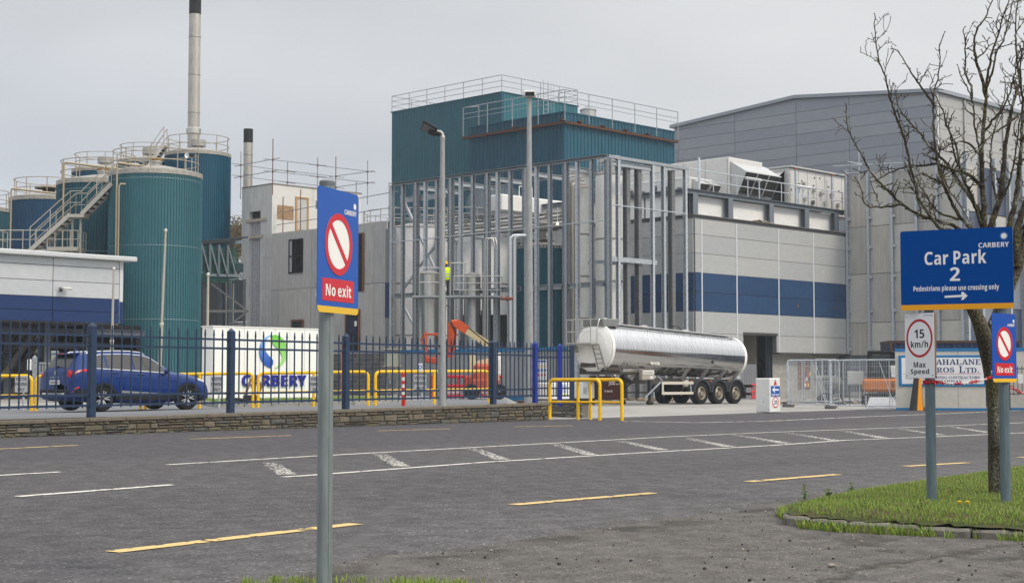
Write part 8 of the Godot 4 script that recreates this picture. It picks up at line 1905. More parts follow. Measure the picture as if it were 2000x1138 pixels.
func build_car() -> void:
	var w0 := at(201, 742, 40.9); var zax := Vector3(0.713, 0, 0.701); var o := Vector3(w0.x, 0, w0.z) - zax * 0.9
	o.y = at(201, 804, 40.9).y + 0.01
	var n := thing("parked_car", "metallic blue crossover car parked behind the fence, seen from its rear right side", "car", o, TURN)
	var paint := M(C(2, 42, 104), 0.4, 0.0); paint.metallic_specular = 0.2; paint.clearcoat_enabled = true; paint.clearcoat = 0.55; paint.clearcoat_roughness = 0.05
	var dark := M(C(30, 31, 34), 0.65); var black := M(C(16, 16, 18), 0.35); var chrome := M(C(210, 212, 216), 0.18, 0.9); var glass := M(C(10, 12, 13), 0.05, 0.0); glass.clearcoat_enabled = true
	var b := B.new(); var xs := []
	for i in 91: xs.append(-0.93 + 4.44 * i / 90.0)
	for a in [-0.3849, -0.37, 0.37, 0.3849, 2.2611, 2.276, 3.016, 3.0309]: xs.append(a)
	for x in [-0.925, -0.915, -0.9, 3.49, 3.505]: xs.append(x)
	xs.sort()
	for s in [1.0, -1.0]:
		var f := b.v.size(); var m := 14
		for x in xs:
			for p in car_ring(x): b.vert(Vector3(x, p.y, p.x * s), Vector3.ZERO)
		for i in xs.size() - 1:
			for j in m - 1:
				var q := f + i * m + j
				var t := [q, q + m + 1, q + m, q, q + 1, q + m + 1] if s > 0 else [q, q + m, q + m + 1, q, q + m + 1, q + 1]
				b.ix.append_array(PackedInt32Array(t))
				for u in [0, 3]:
					var nn := (b.v[t[u + 2]] - b.v[t[u]]).cross(b.v[t[u + 1]] - b.v[t[u]])
					for y in 3: b.n[t[u + y]] += nn
		for e in [0, xs.size() - 1]:
			for j in m - 2: b.ix.append_array(PackedInt32Array([f + e * m, f + e * m + j + 1, f + e * m + j + 2]))
	for i in b.n.size(): b.n[i] = b.n[i].normalized() if b.n[i].length() > 0 else Vector3.UP
	obj("body", b, paint, n)
	for s in [1.0, -1.0]:
		for q in [[-0.36, 0.12], [0.19, 0.93], [1.0, 1.93]]:
			var lo := func(x: float) -> float: return 8.15 + clampf((0.0 - x) * 1.2, 0, 0.6) * 0.9
			var hi := func(x: float) -> float: return 9.86 - clampf((-0.05 - x) * 3.4, 0, 1.2)
			obj("side_window", car_patch(lo, hi, q[0], q[1], 10, 4, 0.006, s), glass, n)
		var tr := B.new(); var line := []
		for i in 26: line.append(car_pt(-0.42 + 2.5 * i / 25.0, 8.1, s) + Vector3(0, 0, 0.006 * s))
		tr.tube(line, 0.018, 6); line = []
		for i in 26: var x := -0.42 + 2.4 * i / 25.0; line.append(car_pt(x, 9.95 - clampf((-0.05 - x) * 4.6, 0, 1.75), s) + Vector3(0, 0.004, 0.006 * s))
		tr.tube(line, 0.016, 6); obj("window_trim", tr, chrome, n)
		tr = B.new(); line = []
		for i in 18: line.append(car_pt(-0.3 + 1.75 * i / 17.0, 11.2, s) + Vector3(0, 0.03 if i > 0 and i < 17 else 0.0, 0))
		tr.tube(line, 0.02, 6); obj("roof_rail", tr, chrome, n)
		obj("sill_cladding", car_patch(kv(1.9), kv(3.3), 0.39, 2.26, 14, 3, 0.008, s), dark, n)
		obj("bumper_cladding", car_patch(kv(1.9), kv(3.6), -0.92, -0.386, 8, 3, 0.008, s), dark, n)
		obj("bumper_cladding", car_patch(kv(1.9), kv(3.0), 3.03, 3.48, 8, 3, 0.008, s), dark, n)
		obj("sill_strip", car_patch(kv(3.28), func(x): return 3.34 + 0.18 * (2.1 - x), 0.55, 2.1, 10, 1, 0.016, s), chrome, n)
		for a in [0.0, 2.646]:
			var fl := B.new()
			for q in 14:
				var a0 := PI * q / 14.0; var a1 := PI * (q + 1) / 14.0
				var p0 := Vector3(a + cos(a0) * 0.4, 0.33 + sin(a0) * 0.4, 0); var p1 := Vector3(a + cos(a1) * 0.4, 0.33 + sin(a1) * 0.4, 0); p0.z = (car_at(p0.x)[4] + 0.004) * s; p1.z = (car_at(p1.x)[4] + 0.004) * s
				fl.bar(p0, p1, 0.05, 0.07, Vector3(cos((a0 + a1) * 0.5), sin((a0 + a1) * 0.5), 0))
			obj("arch_trim", fl, dark, n)
			wheel(n, Vector3(a, 0.345, 0.79 * s), 0.345, 0.225, s, 1)
			var wl := B.new(); wl.box(Vector3(a, 0.5, 0.3 * s), Vector3(0.76, 0.5, 0.5)); obj("wheel_housing", wl, black, n)
		for x in [0.16, 0.965, 2.02]:
			obj("door_gap", car_patch(func(_x): return 3.2, func(_x): return 7.9, x - 0.008, x + 0.008, 1, 6, 0.004, s), black, n)
		for x in [0.36, 1.16]:
			var h := B.new(); var p := car_pt(x, 6.0, s); h.rbox(p + Vector3(0, 0.0, 0.012 * s), Vector3(0.2, 0.035, 0.04), 0.014); obj("door_handle", h, paint, n)
			h = B.new(); h.rbox(p + Vector3(0.01, -0.012, 0.0), Vector3(0.15, 0.05, 0.016), 0.006); obj("handle_recess", h, black, n)
		var mi := B.new(); mi.rbox(Vector3(1.92, 1.08, 0.98 * s), Vector3(0.14, 0.14, 0.2), 0.05); mi.bar(Vector3(1.93, 1.03, 0.86 * s), Vector3(1.93, 1.04, 0.95 * s), 0.05, 0.05); obj("mirror", mi, paint, n)
		obj("tail_light", car_patch(kv(6.05), kv(7.55), -0.85, -0.48, 10, 3, 0.012, s), M(C(200, 24, 26), 0.12, 0.0), n)
		obj("tail_light", car_patch(kv(8.4), kv(10.7), -0.9, -0.835, 5, 4, 0.01, s), M(C(176, 22, 26), 0.12, 0.0), n)
		obj("reverse_lens", car_patch(kv(6.4), kv(7.1), -0.82, -0.62, 4, 2, 0.018, s), M(C(170, 120, 124), 0.15), n)
		obj("reflector", car_patch(kv(3.75), kv(4.0), -0.9, -0.72, 5, 1, 0.012, s), M(C(196, 60, 60), 0.2), n)
		obj("headlight", car_patch(kv(6.3), kv(7.8), 3.02, 3.3, 8, 3, 0.01, s), M(C(206, 212, 220), 0.08, 0.3), n)
	for s in [1.0, -1.0]: obj("rear_window", car_patch(kv(11.05), kv(12.99), -0.835, -0.62, 8, 5, 0.008, s), glass, n)
	b = B.new(); b.rbox(Vector3(-0.63, 1.535, 0), Vector3(0.26, 0.035, 1.14), 0.014, Basis(Vector3.BACK, 0.08)); obj("spoiler", b, paint, n)
	b = B.new(); b.rbox(Vector3(-0.765, 1.525, 0), Vector3(0.02, 0.02, 0.36), 0.006); obj("brake_light", b, M(C(160, 24, 26), 0.2), n)
	b = B.new(); b.bar(Vector3(-0.83, 1.19, 0.02), Vector3(-0.84, 1.16, 0.3), 0.02, 0.02); b.rod(Vector3(-0.84, 1.17, 0), Vector3(-0.87, 1.17, 0), 0.03, 10); obj("wiper", b, black, n)
	b = B.new(); b.tube([Vector3(-0.2, 1.6, 0), Vector3(-0.3, 1.64, 0), Vector3(-0.36, 1.67, 0), Vector3(-0.37, 1.59, 0)], [0.012, 0.02, 0.014, 0.02], 8); obj("fin_aerial", b, paint, n)
	var rear := Basis(Vector3.UP, -PI / 2)
	b = B.new(); b.rbox(Vector3(-0.935, 0.77, 0.02), Vector3(0.014, 0.12, 0.52), 0.004); obj("number_plate", b, M(C(206, 208, 204), 0.5), n)
	for q in 7: b = B.new(); b.box(Vector3(-0.9435, 0.77, -0.16 + 0.06 * q), Vector3(0.003, 0.07, 0.03)); obj("plate_mark", b, M(C(70, 74, 96), 0.5), n)
	b = B.new(); b.poly(PackedVector2Array([Vector2(0, 0.07), Vector2(0.045, 0), Vector2(0, -0.07), Vector2(-0.045, 0)]), 0, 0.012, Transform3D(rear, Vector3(-0.9, 1.02, 0))); b.poly(PackedVector2Array([Vector2(0, 0.035), Vector2(0.018, 0), Vector2(0, -0.035), Vector2(-0.018, 0)]), 0.0125, 0.016, Transform3D(rear, Vector3(-0.9, 1.02, 0))); obj("badge", b, chrome, n)
	b = B.new()
	for q in 6: b.box(Vector3(-0.925, 0.9, -0.2 + 0.08 * q), Vector3(0.008, 0.028, 0.04))
	obj("model_letters", b, chrome, n)
	b = B.new(); b.rbox(Vector3(-0.9, 0.5, 0), Vector3(0.1, 0.2, 1.5), 0.04); obj("rear_bumper", b, dark, n)
	b = B.new(); b.rbox(Vector3(-0.935, 0.46, 0), Vector3(0.05, 0.07, 1.1), 0.02); obj("skid_plate", b, M(C(150, 152, 156), 0.35, 0.6), n)
	for s in [0.5, -0.5]: b = B.new(); b.rbox(Vector3(-0.95, 0.46, s), Vector3(0.04, 0.06, 0.2), 0.02); obj("exhaust_trim", b, chrome, n)
	b = B.new(); b.box(Vector3(1.3, 0.3, 0), Vector3(1.8, 0.14, 1.3)); b.box(Vector3(-0.6, 0.34, 0), Vector3(0.4, 0.14, 1.1)); obj("underbody", b, black, n)

# ------------------------------------------------------------------ signs on the near side
const GRASS_Y := 0.13
func depth_dir(ax: float) -> float: return -ax
# a pole standing at a ground point; leaning never
func pole_node(called: String, label: String, base: Vector3, turn: float) -> Node3D: return thing(called, label, "sign", base, turn)
# prohibition sign: blue plate, red ring and bar on white, red panel with words, yellow foot
func no_exit(n: Node3D, c: Vector3, w: float, h: float, fade: float, bs: Basis) -> void:
	var f := func(col: Color) -> Color: return col.lerp(Color(0.72, 0.72, 0.74), fade)
	var blue := M(f.call(C(20, 70, 164)), 0.32); var red := M(f.call(C(196, 30, 42)), 0.35); var white := M(C(232, 230, 226), 0.35); var yel := M(f.call(C(226, 178, 36)), 0.35)
	for sm in [blue, red, yel]: sm.metallic_specular = 0.18
	var X := Transform3D(bs, c)
	var put_poly := func(called: String, pts: PackedVector2Array, z0: float, z1: float, m: Material) -> void:
		var b := B.new(); b.poly(pts, z0, z1, X); obj(called, b, m, n)
	put_poly.call("plate", round_rect(-w / 2, -h / 2, w / 2, h / 2, 0.03), -0.004, 0.0, blue)
	var foot := PackedVector2Array(); for p in round_rect(-w / 2, -h / 2, w / 2, h / 2, 0.03): foot.append(Vector2(p.x, minf(p.y, -h * 0.448)))
	put_poly.call("yellow_foot", Geometry2D.convex_hull(foot), 0.0004, 0.0016, yel)
	var r := w * 0.335; var cy := h * 0.058
	put_poly.call("white_disc", ellipse(0, cy, r * 0.99, r * 0.99, 48), 0.0004, 0.0012, white)
	var b := B.new(); b.ring2(Vector2(r, r), Vector2(r * 0.79, r * 0.79), Vector2(0, cy), 0.003, 48)
	for i in b.v.size(): b.v[i] = X * b.v[i]; b.n[i] = bs * b.n[i]
	obj("red_ring", b, red, n)
	var d := Vector2(-0.707, 0.707); var e := Vector2(0.707, 0.707) * r * 0.1; var q := d * r * 0.82
	var cc := Vector2(0, cy); put_poly.call("red_bar", PackedVector2Array([cc + q + e, cc + q - e, cc - q - e, cc - q + e]), 0.0016, 0.0024, red)
	put_poly.call("red_panel", round_rect(-w * 0.385, -h * 0.405, w * 0.385, -h * 0.225, 0.008), 0.0004, 0.0014, red)
	letter(n, "No exit", white, X * Vector3(0, -h * 0.315, 0.0028), h * 0.098, w * 0.62, font_bold, bs)
	letter(n, "CARBERY", white, X * Vector3(w * 0.29, h * 0.335, 0.0012), h * 0.04, w * 0.3, font_bold, bs)
	put_poly.call("white_dot", ellipse(w * 0.4, h * 0.395, w * 0.032, w * 0.032, 20), 0.0004, 0.0014, white)
	b = B.new(); b.ring2(Vector2(w * 0.043, w * 0.043), Vector2(w * 0.039, w * 0.039), Vector2(w * 0.4, h * 0.395), 0.0012, 24)
	for i in b.v.size(): b.v[i] = X * b.v[i]; b.n[i] = bs * b.n[i]
	obj("dot_ring", b, M(C(130, 160, 220), 0.4), n)
	for y in [0.36, -0.36]:
		b = B.new(); b.rbox(X * Vector3(0.0, h * y, -0.02), Vector3(w * 0.9, 0.035, 0.02), 0.004, bs); obj("back_channel", b, galv(), n)

func build_signs() -> void:
	var b: B
	var pole := M(C(146, 156, 156), 0.36, 0.4, "streak", 0.6)
	var base := at(633, 1138, 8.9); base.y = -0.02
	var n := thing("no_exit_sign", "nearest faded blue no exit sign high on a thick grey pole in the foreground", "sign", base)
	var top := at(639, 354, 8.9).y - base.y
	b = B.new(); b.tube([Vector3.ZERO, Vector3(0, top, 0)], 0.0445, 28); obj("pole", b, pole, n)
	b = B.new(); b.lathe([Vector2(0.0455, top - 0.03), Vector2(0.0465, top - 0.005), Vector2(0.04, top + 0.004), Vector2(0, top + 0.006)], 28); obj("cap", b, M(C(110, 116, 118), 0.5, 0.3), n)
	b = B.new(); b.bar(Vector3(0.028, 0.0, 0.036), Vector3(0.028, top - 0.03, 0.036), 0.004, 0.004); obj("weld_seam", b, pole, n)
	var ang := deg_to_rad(70.5); var dir := Vector3(cos(ang), 0, -sin(ang)); var nor := Vector3(sin(ang), 0, cos(ang))
	var bs := Basis(dir, Vector3.UP, nor)
	var yt := at(664, 371, 8.9).y; var yb := at(664, 612, 8.9).y; var h := yt - yb
	no_exit(n, nor * 0.062 + dir * 0.03 + Vector3(0, (yt + yb) * 0.5 - base.y, 0), h * 0.75, h, 0.18, bs)
	for y in [yt - 0.1, yb + 0.12]:
		b = B.new(); b.lathe([Vector2(0.046, y - base.y - 0.014), Vector2(0.0495, y - base.y - 0.014), Vector2(0.0495, y - base.y + 0.014), Vector2(0.046, y - base.y + 0.014)], 24); b.box(Vector3(-0.05, y - base.y, 0.0), Vector3(0.03, 0.02, 0.014)); obj("clip", b, galv(), n)
	var A := on(1821, 978, GRASS_Y); var dir2 := Vector3(0.883, 0, 0.469); var ang2 := atan2(-0.469, 0.883); nor = Vector3(-0.469, 0, 0.883)
	var t := 0.0
	n = thing("car_park_sign", "large blue car park sign with a yellow foot on two grey poles in the grass", "sign", A, ang2)
	var x2 := hz(n, 1966, 987).x; var xl := hz(n, 1760, 530, 0.06).x; var xr := hz(n, 1980, 530, 0.06).x
	var y1 := hz(n, 1870, 447, 0.06).y; var y0 := hz(n, 1874, 604, 0.06).y
	var poles := M(C(112, 128, 136), 0.45, 0.25, "streak", 0.6)
	for x in [0.0, x2]: b = B.new(); b.tube([Vector3(x, -0.1, 0), Vector3(x, y1 - 0.02, 0)], 0.0445, 24); obj("pole", b, poles, n)
	var w := xr - xl; h = y1 - y0; var c := Vector3((xl + xr) * 0.5, (y0 + y1) * 0.5, 0.06); var X := Transform3D(Basis(), c)
	var blue := M(C(4, 68, 142), 0.32); blue.metallic_specular = 0.15; var white := M(C(228, 228, 230), 0.35)
	b = B.new(); b.poly(round_rect(-w / 2, -h / 2, w / 2, h / 2, 0.02), -0.006, 0.0, X); obj("plate", b, blue, n)
	b = B.new(); var foot := PackedVector2Array(); for p in round_rect(-w / 2, -h / 2, w / 2, h / 2, 0.02): foot.append(Vector2(p.x, minf(p.y, -h * 0.432)))
	b.poly(Geometry2D.convex_hull(foot), 0.0004, 0.0016, X); obj("yellow_foot", b, M(C(230, 160, 30), 0.35), n)
	letter(n, "Car Park", white, c + Vector3(-w * 0.005, h * 0.15, 0.001), h * 0.175, w * 0.55)
	letter(n, "2", white, c + Vector3(-w * 0.01, -h * 0.06, 0.001), h * 0.17, w * 0.09)
	letter(n, "Pedestrians please use crossing only", white, c + Vector3(-w * 0.005, -h * 0.24, 0.001), h * 0.088, w * 0.76)
	b = B.new(); b.poly(PackedVector2Array([Vector2(-w * 0.105, -h * 0.327), Vector2(w * 0.045, -h * 0.32), Vector2(w * 0.045, -h * 0.285), Vector2(w * 0.062, -h * 0.285), Vector2(w * 0.1, -h * 0.333), Vector2(w * 0.062, -h * 0.382), Vector2(w * 0.04, -h * 0.382), Vector2(w * 0.055, -h * 0.346), Vector2(-w * 0.105, -h * 0.352)]), 0.0006, 0.0016, X); obj("arrow", b, white, n)
	letter(n, "CARBERY", white, c + Vector3(w * 0.335, h * 0.285, 0.001), h * 0.06, w * 0.265)
	b = B.new(); b.poly(ellipse(w * 0.425, h * 0.39, h * 0.034, h * 0.034, 24), 0.0006, 0.0016, X); obj("white_dot", b, white, n)
	b = B.new(); b.ring2(Vector2.ONE * h * 0.046, Vector2.ONE * h * 0.041, Vector2(c.x + w * 0.425, c.y + h * 0.39), c.z + 0.0012, 24); obj("dot_ring", b, M(C(120, 160, 210), 0.4), n)
	for y in [0.33, -0.33]: b = B.new(); b.rbox(c + Vector3(0, h * y, -0.025), Vector3(w * 0.95, 0.04, 0.03), 0.004); obj("back_channel", b, galv(0.8), n)
	for x in [0.0, x2]:
		for y in [0.33, -0.33]: b = B.new(); b.lathe([Vector2(0.046, -0.015), Vector2(0.05, -0.015), Vector2(0.05, 0.015), Vector2(0.046, 0.015)], 20, Transform3D(Basis(), Vector3(x, c.y + h * y, 0))); obj("clip", b, galv(0.8), n)
	var L := thing("speed_limit_sign", "white 15 km/h max speed plate on the left pole below the car park sign", "sign", A, deg_to_rad(-63.5))
	xl = hz(L, 1769, 676, 0.075).x; xr = hz(L, 1825.5, 676, 0.075).x; y1 = hz(L, 1796, 612, 0.075).y; y0 = hz(L, 1798, 738, 0.075).y; w = xr - xl; h = y1 - y0; c = Vector3((xl + xr) * 0.5, (y0 + y1) * 0.5, 0.075); X = Transform3D(Basis(), c)
	b = B.new(); b.rbox(c + Vector3(0, 0, -0.014), Vector3(w, h, 0.024), 0.003); obj("backing_board", b, M(C(130, 104, 84), 0.8), L)
	b = B.new(); b.poly(round_rect(-w / 2, -h / 2, w / 2, h / 2, 0.006), -0.002, 0.001, X); obj("plate", b, M(C(224, 226, 230), 0.38), L)
	var rr := w * 0.455; b = B.new(); b.ring2(Vector2.ONE * rr, Vector2.ONE * rr * 0.87, Vector2(c.x, c.y + h * 0.115), c.z + 0.0018, 48); obj("red_ring", b, M(C(176, 28, 40), 0.38), L)
	var ink := M(C(30, 32, 38), 0.4)
	letter(L, "15", ink, c + Vector3(0.0, h * 0.185, 0.0018), h * 0.135, w * 0.34); letter(L, "km/h", ink, c + Vector3(0.0, h * 0.025, 0.0018), h * 0.105, w * 0.6); letter(L, "Max", ink, c + Vector3(0.0, -h * 0.295, 0.0018), h * 0.085, w * 0.42); letter(L, "Speed", ink, c + Vector3(0.0, -h * 0.41, 0.0018), h * 0.105, w * 0.64)
	b = B.new(); b.box(c + Vector3(w * 0.28, h * 0.465, 0.0016), Vector3(w * 0.28, h * 0.012, 0.001)); obj("maker_mark", b, M(C(150, 160, 190), 0.5), L)
	for sx in [-0.45, 0.45]:
		for sy in [-0.46, 0.46]: b = B.new(); b.lathe([Vector2(0.006, 0), Vector2(0.005, 0.003), Vector2(0, 0.004)], 8, Transform3D(Basis(Vector3.RIGHT, PI / 2), c + Vector3(w * sx, h * sy, 0.001))); obj("screw", b, M(C(60, 58, 56), 0.5), L)
	var P2 := n.transform * Vector3(x2, 0, 0)
	ang = deg_to_rad(45.0)
	var N := thing("no_exit_sign", "small no exit sign on the right pole below the car park sign", "sign", P2, ang)
	y1 = hz(N, 1960, 612, 0.06).y; y0 = hz(N, 1963, 746, 0.06).y; h = y1 - y0
	xl = hz(N, 1939, 680, 0.06).x; xr = hz(N, 1986, 680, 0.06).x
	no_exit(N, Vector3((xl + xr) * 0.5, (y0 + y1) * 0.5, 0.06), xr - xl, h, 0.06, Basis())
	chain(A, P2)

func chain(A: Vector3, P2: Vector3) -> void:
	var red := M(C(196, 22, 34), 0.35); var white := M(C(226, 224, 222), 0.4)
	var y := at(1816, 746, 13.6).y
	var trunk := at(1937, 735, 14.3)
	for q in [[A + Vector3(0.05, y - A.y, 0.03), trunk + Vector3(-0.02, 0.0, 0.12), 0.035, "red and white plastic chain slung from the left sign pole to the tree"], [P2 + Vector3(0.05, at(1968, 755, 13.2).y - P2.y, 0.02), at(2120, 790, 13.0), 0.06, "red and white plastic chain running off to the right of the sign pole"], [trunk + Vector3(0.02, 0.0, 0.13), P2 + Vector3(-0.04, at(1945, 735, 13.2).y - P2.y, 0.03), 0.01, "short red plastic chain between the tree and the right sign pole"]]:
		var p: Vector3 = q[0]; var e: Vector3 = q[1]; var t := thing("plastic_chain", q[3], "chain", p); var L := p.distance_to(e); var n := int(L / 0.027); var last := Vector3.ZERO
		var ring := B.new(); var c := []
		for k in 13: var a := TAU * k / 12.0; c.append(Vector3(0, cos(a) * 0.011, sin(a) * 0.011 + (0.009 if sin(a) > 0 else -0.009)))
		ring.tube(c, 0.0042, 6, false); var mesh := ring.mesh()
		for k in n:
			var f := (k + 0.5) / n; var pt := (e - p) * f - Vector3(0, q[2] * 4.0 * f * (1.0 - f), 0); var f2 := (k + 1.0) / n; var p3 := (e - p) * f2 - Vector3(0, q[2] * 4.0 * f2 * (1.0 - f2), 0)
			var d := (p3 - pt).normalized(); var bs := ring.frame(d)
			if k % 2: bs = bs * Basis(Vector3.BACK, PI / 2)
			var isred := int(f * L / 0.12) % 2 == 0 or L < 0.3
			inst("link", mesh, red if isred else white, t, pt, bs)
	for q in [[A, y, "red chain loop wrapped round the left sign pole"]]:
		var t := thing("chain_loop", q[2], "chain", A + Vector3(0, q[1] - A.y, 0)); var ring := B.new(); var c := []
		for k in 13: var a := TAU * k / 12.0; c.append(Vector3(0, cos(a) * 0.011, sin(a) * 0.011 + (0.009 if sin(a) > 0 else -0.009)))
		ring.tube(c, 0.0045, 6, false); var mesh := ring.mesh()
		for k in 14:
			var a := TAU * k / 14.0; var bs := ring.frame(Vector3(-sin(a), 0.1 * (k % 3 - 1), cos(a)))
			if k % 2: bs = bs * Basis(Vector3.BACK, PI / 2)
			inst("link", mesh, red, t, Vector3(cos(a) * 0.056, 0.012 * sin(k * 2.0), sin(a) * 0.056), bs)

# ------------------------------------------------------------------ the grass island
func build_island() -> void:
	var out := PackedVector2Array()
	for q in [[1546, 991], [1562, 980], [1604, 969], [1680, 955], [1780, 941], [1900, 924], [2000, 909], [2160, 888], [2400, 862], [2600, 880], [2700, 960], [2500, 1040], [2200, 1036], [2000, 1026], [1900, 1022], [1800, 1017], [1740, 1014], [1660, 1010], [1590, 1004], [1545, 999]]:
		var p := on(q[0], q[1], 0.1); out.append(Vector2(p.x, p.z))
	var ns := FastNoiseLite.new(); ns.seed = 9; ns.frequency = 1.3
	var hgt := func(x: float, z: float) -> float:
		var d := 1e9; var p := Vector2(x, z)
		for i in out.size(): d = minf(d, p.distance_to(Geometry2D.get_closest_point_to_segment(p, out[i], out[(i + 1) % out.size()])))
		return lerpf(0.07, GRASS_Y, clampf(d / 0.35, 0, 1)) + 0.012 * ns.get_noise_2d(x * 2.0, z * 2.0)
	var b := B.new(); b.use_col = true; var lo := Vector2(1e9, 1e9); var hi := -lo
	for p in out: lo = lo.min(p); hi = hi.max(p)
	var st := 0.12; var nx := int((hi.x - lo.x) / st); var nz := int((hi.y - lo.y) / st)
	for i in nx:
		for j in nz:
			var c := lo + Vector2(i + 0.5, j + 0.5) * st
			if not Geometry2D.is_point_in_polygon(c, out): continue
			var v := []
			for o in [Vector2(0, 1), Vector2(1, 1), Vector2(1, 0), Vector2(0, 0)]: var p: Vector2 = lo + (Vector2(i, j) + o) * st; v.append(Vector3(p.x, hgt.call(p.x, p.y), p.y))
			var m := ns.get_noise_2d(c.x * 1.5, c.y * 1.5); b.col = Color(0.06, 0.075, 0.02).lerp(Color(0.12, 0.085, 0.045), clampf(m + 0.2, 0, 1))
			b.quad(v[0], v[1], v[2], v[3])
	var sm := M(C(255, 254, 255), 0.95, 0, "fine", 0.5); sm.vertex_color_use_as_albedo = true
	struct("island_soil", b, sm)
	var kerb := thing("island_kerb", "worn concrete kerb stones edging the near side of the grass island", "kerb", Vector3.ZERO)
	var km := [M(C(132, 128, 120), 0.9, 0, "blotch", 0.7, "fine_n", 0.8), M(C(122, 118, 110), 0.9, 0, "blotch", 0.6, "fine_n", 0.8)]
	for i in range(10, 20):
		var p := out[i]; var q := out[(i + 1) % 20]; var c := maxi(1, int(round(p.distance_to(q) / 0.75)))
		for k in c:
			var u := p.lerp(q, float(k) / c); var v := p.lerp(q, (k + 0.985) / c); var s := B.new(); var d := v - u
			s.rbox(Vector3((u.x + v.x) * 0.5, 0.008 + rng.randf_range(-0.008, 0.006), (u.y + v.y) * 0.5), Vector3(d.length(), 0.11, 0.13), 0.018, Basis(Vector3.UP, atan2(-d.y, d.x))); obj("kerb_stone", s, km[(i + k) % 2], kerb)
	var inside := func(x, z): return Geometry2D.is_point_in_polygon(Vector2(x, -z), out)
	var yy := func(x, z): return hgt.call(x, -z) - 0.01
	var edge_d := func(x, z):
		var d := 1e9; var p := Vector2(x, -z)
		for i in range(9, 20): d = minf(d, p.distance_to(Geometry2D.get_closest_point_to_segment(p, out[i], out[(i + 1) % 20])))
		return d
	var g := blades(Vector2(lo.x, minf(hi.x, 7.0)), Vector2(-hi.y, -lo.y), 46000, 0.022, 0.055, func(x, z): return inside.call(x, z) and edge_d.call(x, z) > 0.07 and (ns.get_noise_2d(x * 1.5, -z * 1.5) < 0.33 or rng.randf() < 0.35), yy, "grass", 0.2)
	stuff(tag(g, "lush short grass covering the island round the sign poles", "grass"))
	var tip := out[0]; var w := blades(Vector2(tip.x - 0.15, tip.x + 1.5), Vector2(11.2, 14.6), 8000, 0.03, 0.09, func(x, z):
		var p := Vector2(x, -z); var d := 1e9
		for i in out.size(): d = minf(d, p.distance_to(Geometry2D.get_closest_point_to_segment(p, out[i], out[(i + 1) % out.size()])))
		return d < 0.17 and rng.randf() < 1.0 - d * 3.5 and x > tip.x - 0.06 and (x < tip.x + 0.85 or ns.get_noise_2d(x * 3.0, z * 3.0) > 0.25), null, "weeds", 0.14)
	stuff(tag(w, "rank weeds over the blunt left end of the grass island and its kerb", "weeds"))
	var i := 0
	for q in [[1572, 985, 0.2, "upright weed with a seed head at the left tip of the grass island"], [1618, 972, 0.1, "small upright weed behind the island's left tip"], [1663, 966, 0.13, "thin upright weed at the far edge of the island"], [1800, 1012, 0.16, "low leafy weed at the kerb below the speed limit sign"], [1690, 1008, 0.14, "low leafy weed on the kerb left of the speed limit sign"]]:
		var p := on(q[0], q[1], 0.06); var t := thing("weed", q[3], "plant", p); var h: float = q[2]
		b = B.new(); b.tube([Vector3.ZERO, Vector3(0.01, h * 0.5, 0), Vector3(-0.01, h, 0.01)], [0.005, 0.004, 0.003], 5); obj("stem", b, M(C(96, 110, 50), 0.8), t)
		b = B.new()
		for k in 34:
			var a := rng.randf() * TAU; var y := h * (0.1 + 0.9 * k / 34.0); var r := 0.07 * (1.2 - y / h) + 0.012; var d := Vector3(cos(a), 0.35, sin(a)); var s := Vector3(-sin(a), 0, cos(a)) * r * 0.16; var o := Vector3(0, y, 0)
			b.quad(o, o + d * r * 0.5 + s, o + d * r, o + d * r * 0.5 - s)
		obj("leaves", b, M(C(84, 112, 40), 0.8) if i % 2 == 0 else M(C(104, 118, 56), 0.8), t); i += 1
	i = 0
	for q in [[1875, 985, "left one of the two yellow dandelions between the sign poles"], [1891, 985, "right one of the two yellow dandelions between the sign poles"]]:
		var p := on(q[0], q[1], GRASS_Y + 0.03); var t := thing("dandelion", q[2], "flower", p)
		b = B.new(); b.lathe([Vector2(0.002, 0.0), Vector2(0.016, 0.02), Vector2(0.018, 0.028), Vector2(0.0, 0.032)], 10); obj("flower_head", b, M(C(240, 190, 20), 0.7), t)
		b = B.new(); b.rod(Vector3(0, -0.04, 0), Vector3(0, 0.01, 0), 0.003, 5); obj("stem", b, M(C(96, 120, 50), 0.8), t)
	var s := thing("loose_stone", "flat pale stone lying alone on the lay-by in front of the island", "stone", on(1624, 1106, 0.0)); b = B.new(); b.rbox(Vector3(0, 0.008, 0), Vector3(0.05, 0.022, 0.035), 0.008, Basis(Vector3.UP, 0.4)); obj("body", b, M(C(140, 132, 124), 0.9), s); b = B.new(); b.rbox(Vector3(0.028, 0.004, 0.012), Vector3(0.02, 0.012, 0.014), 0.004); obj("chip", b, M(C(128, 120, 112), 0.9), s)

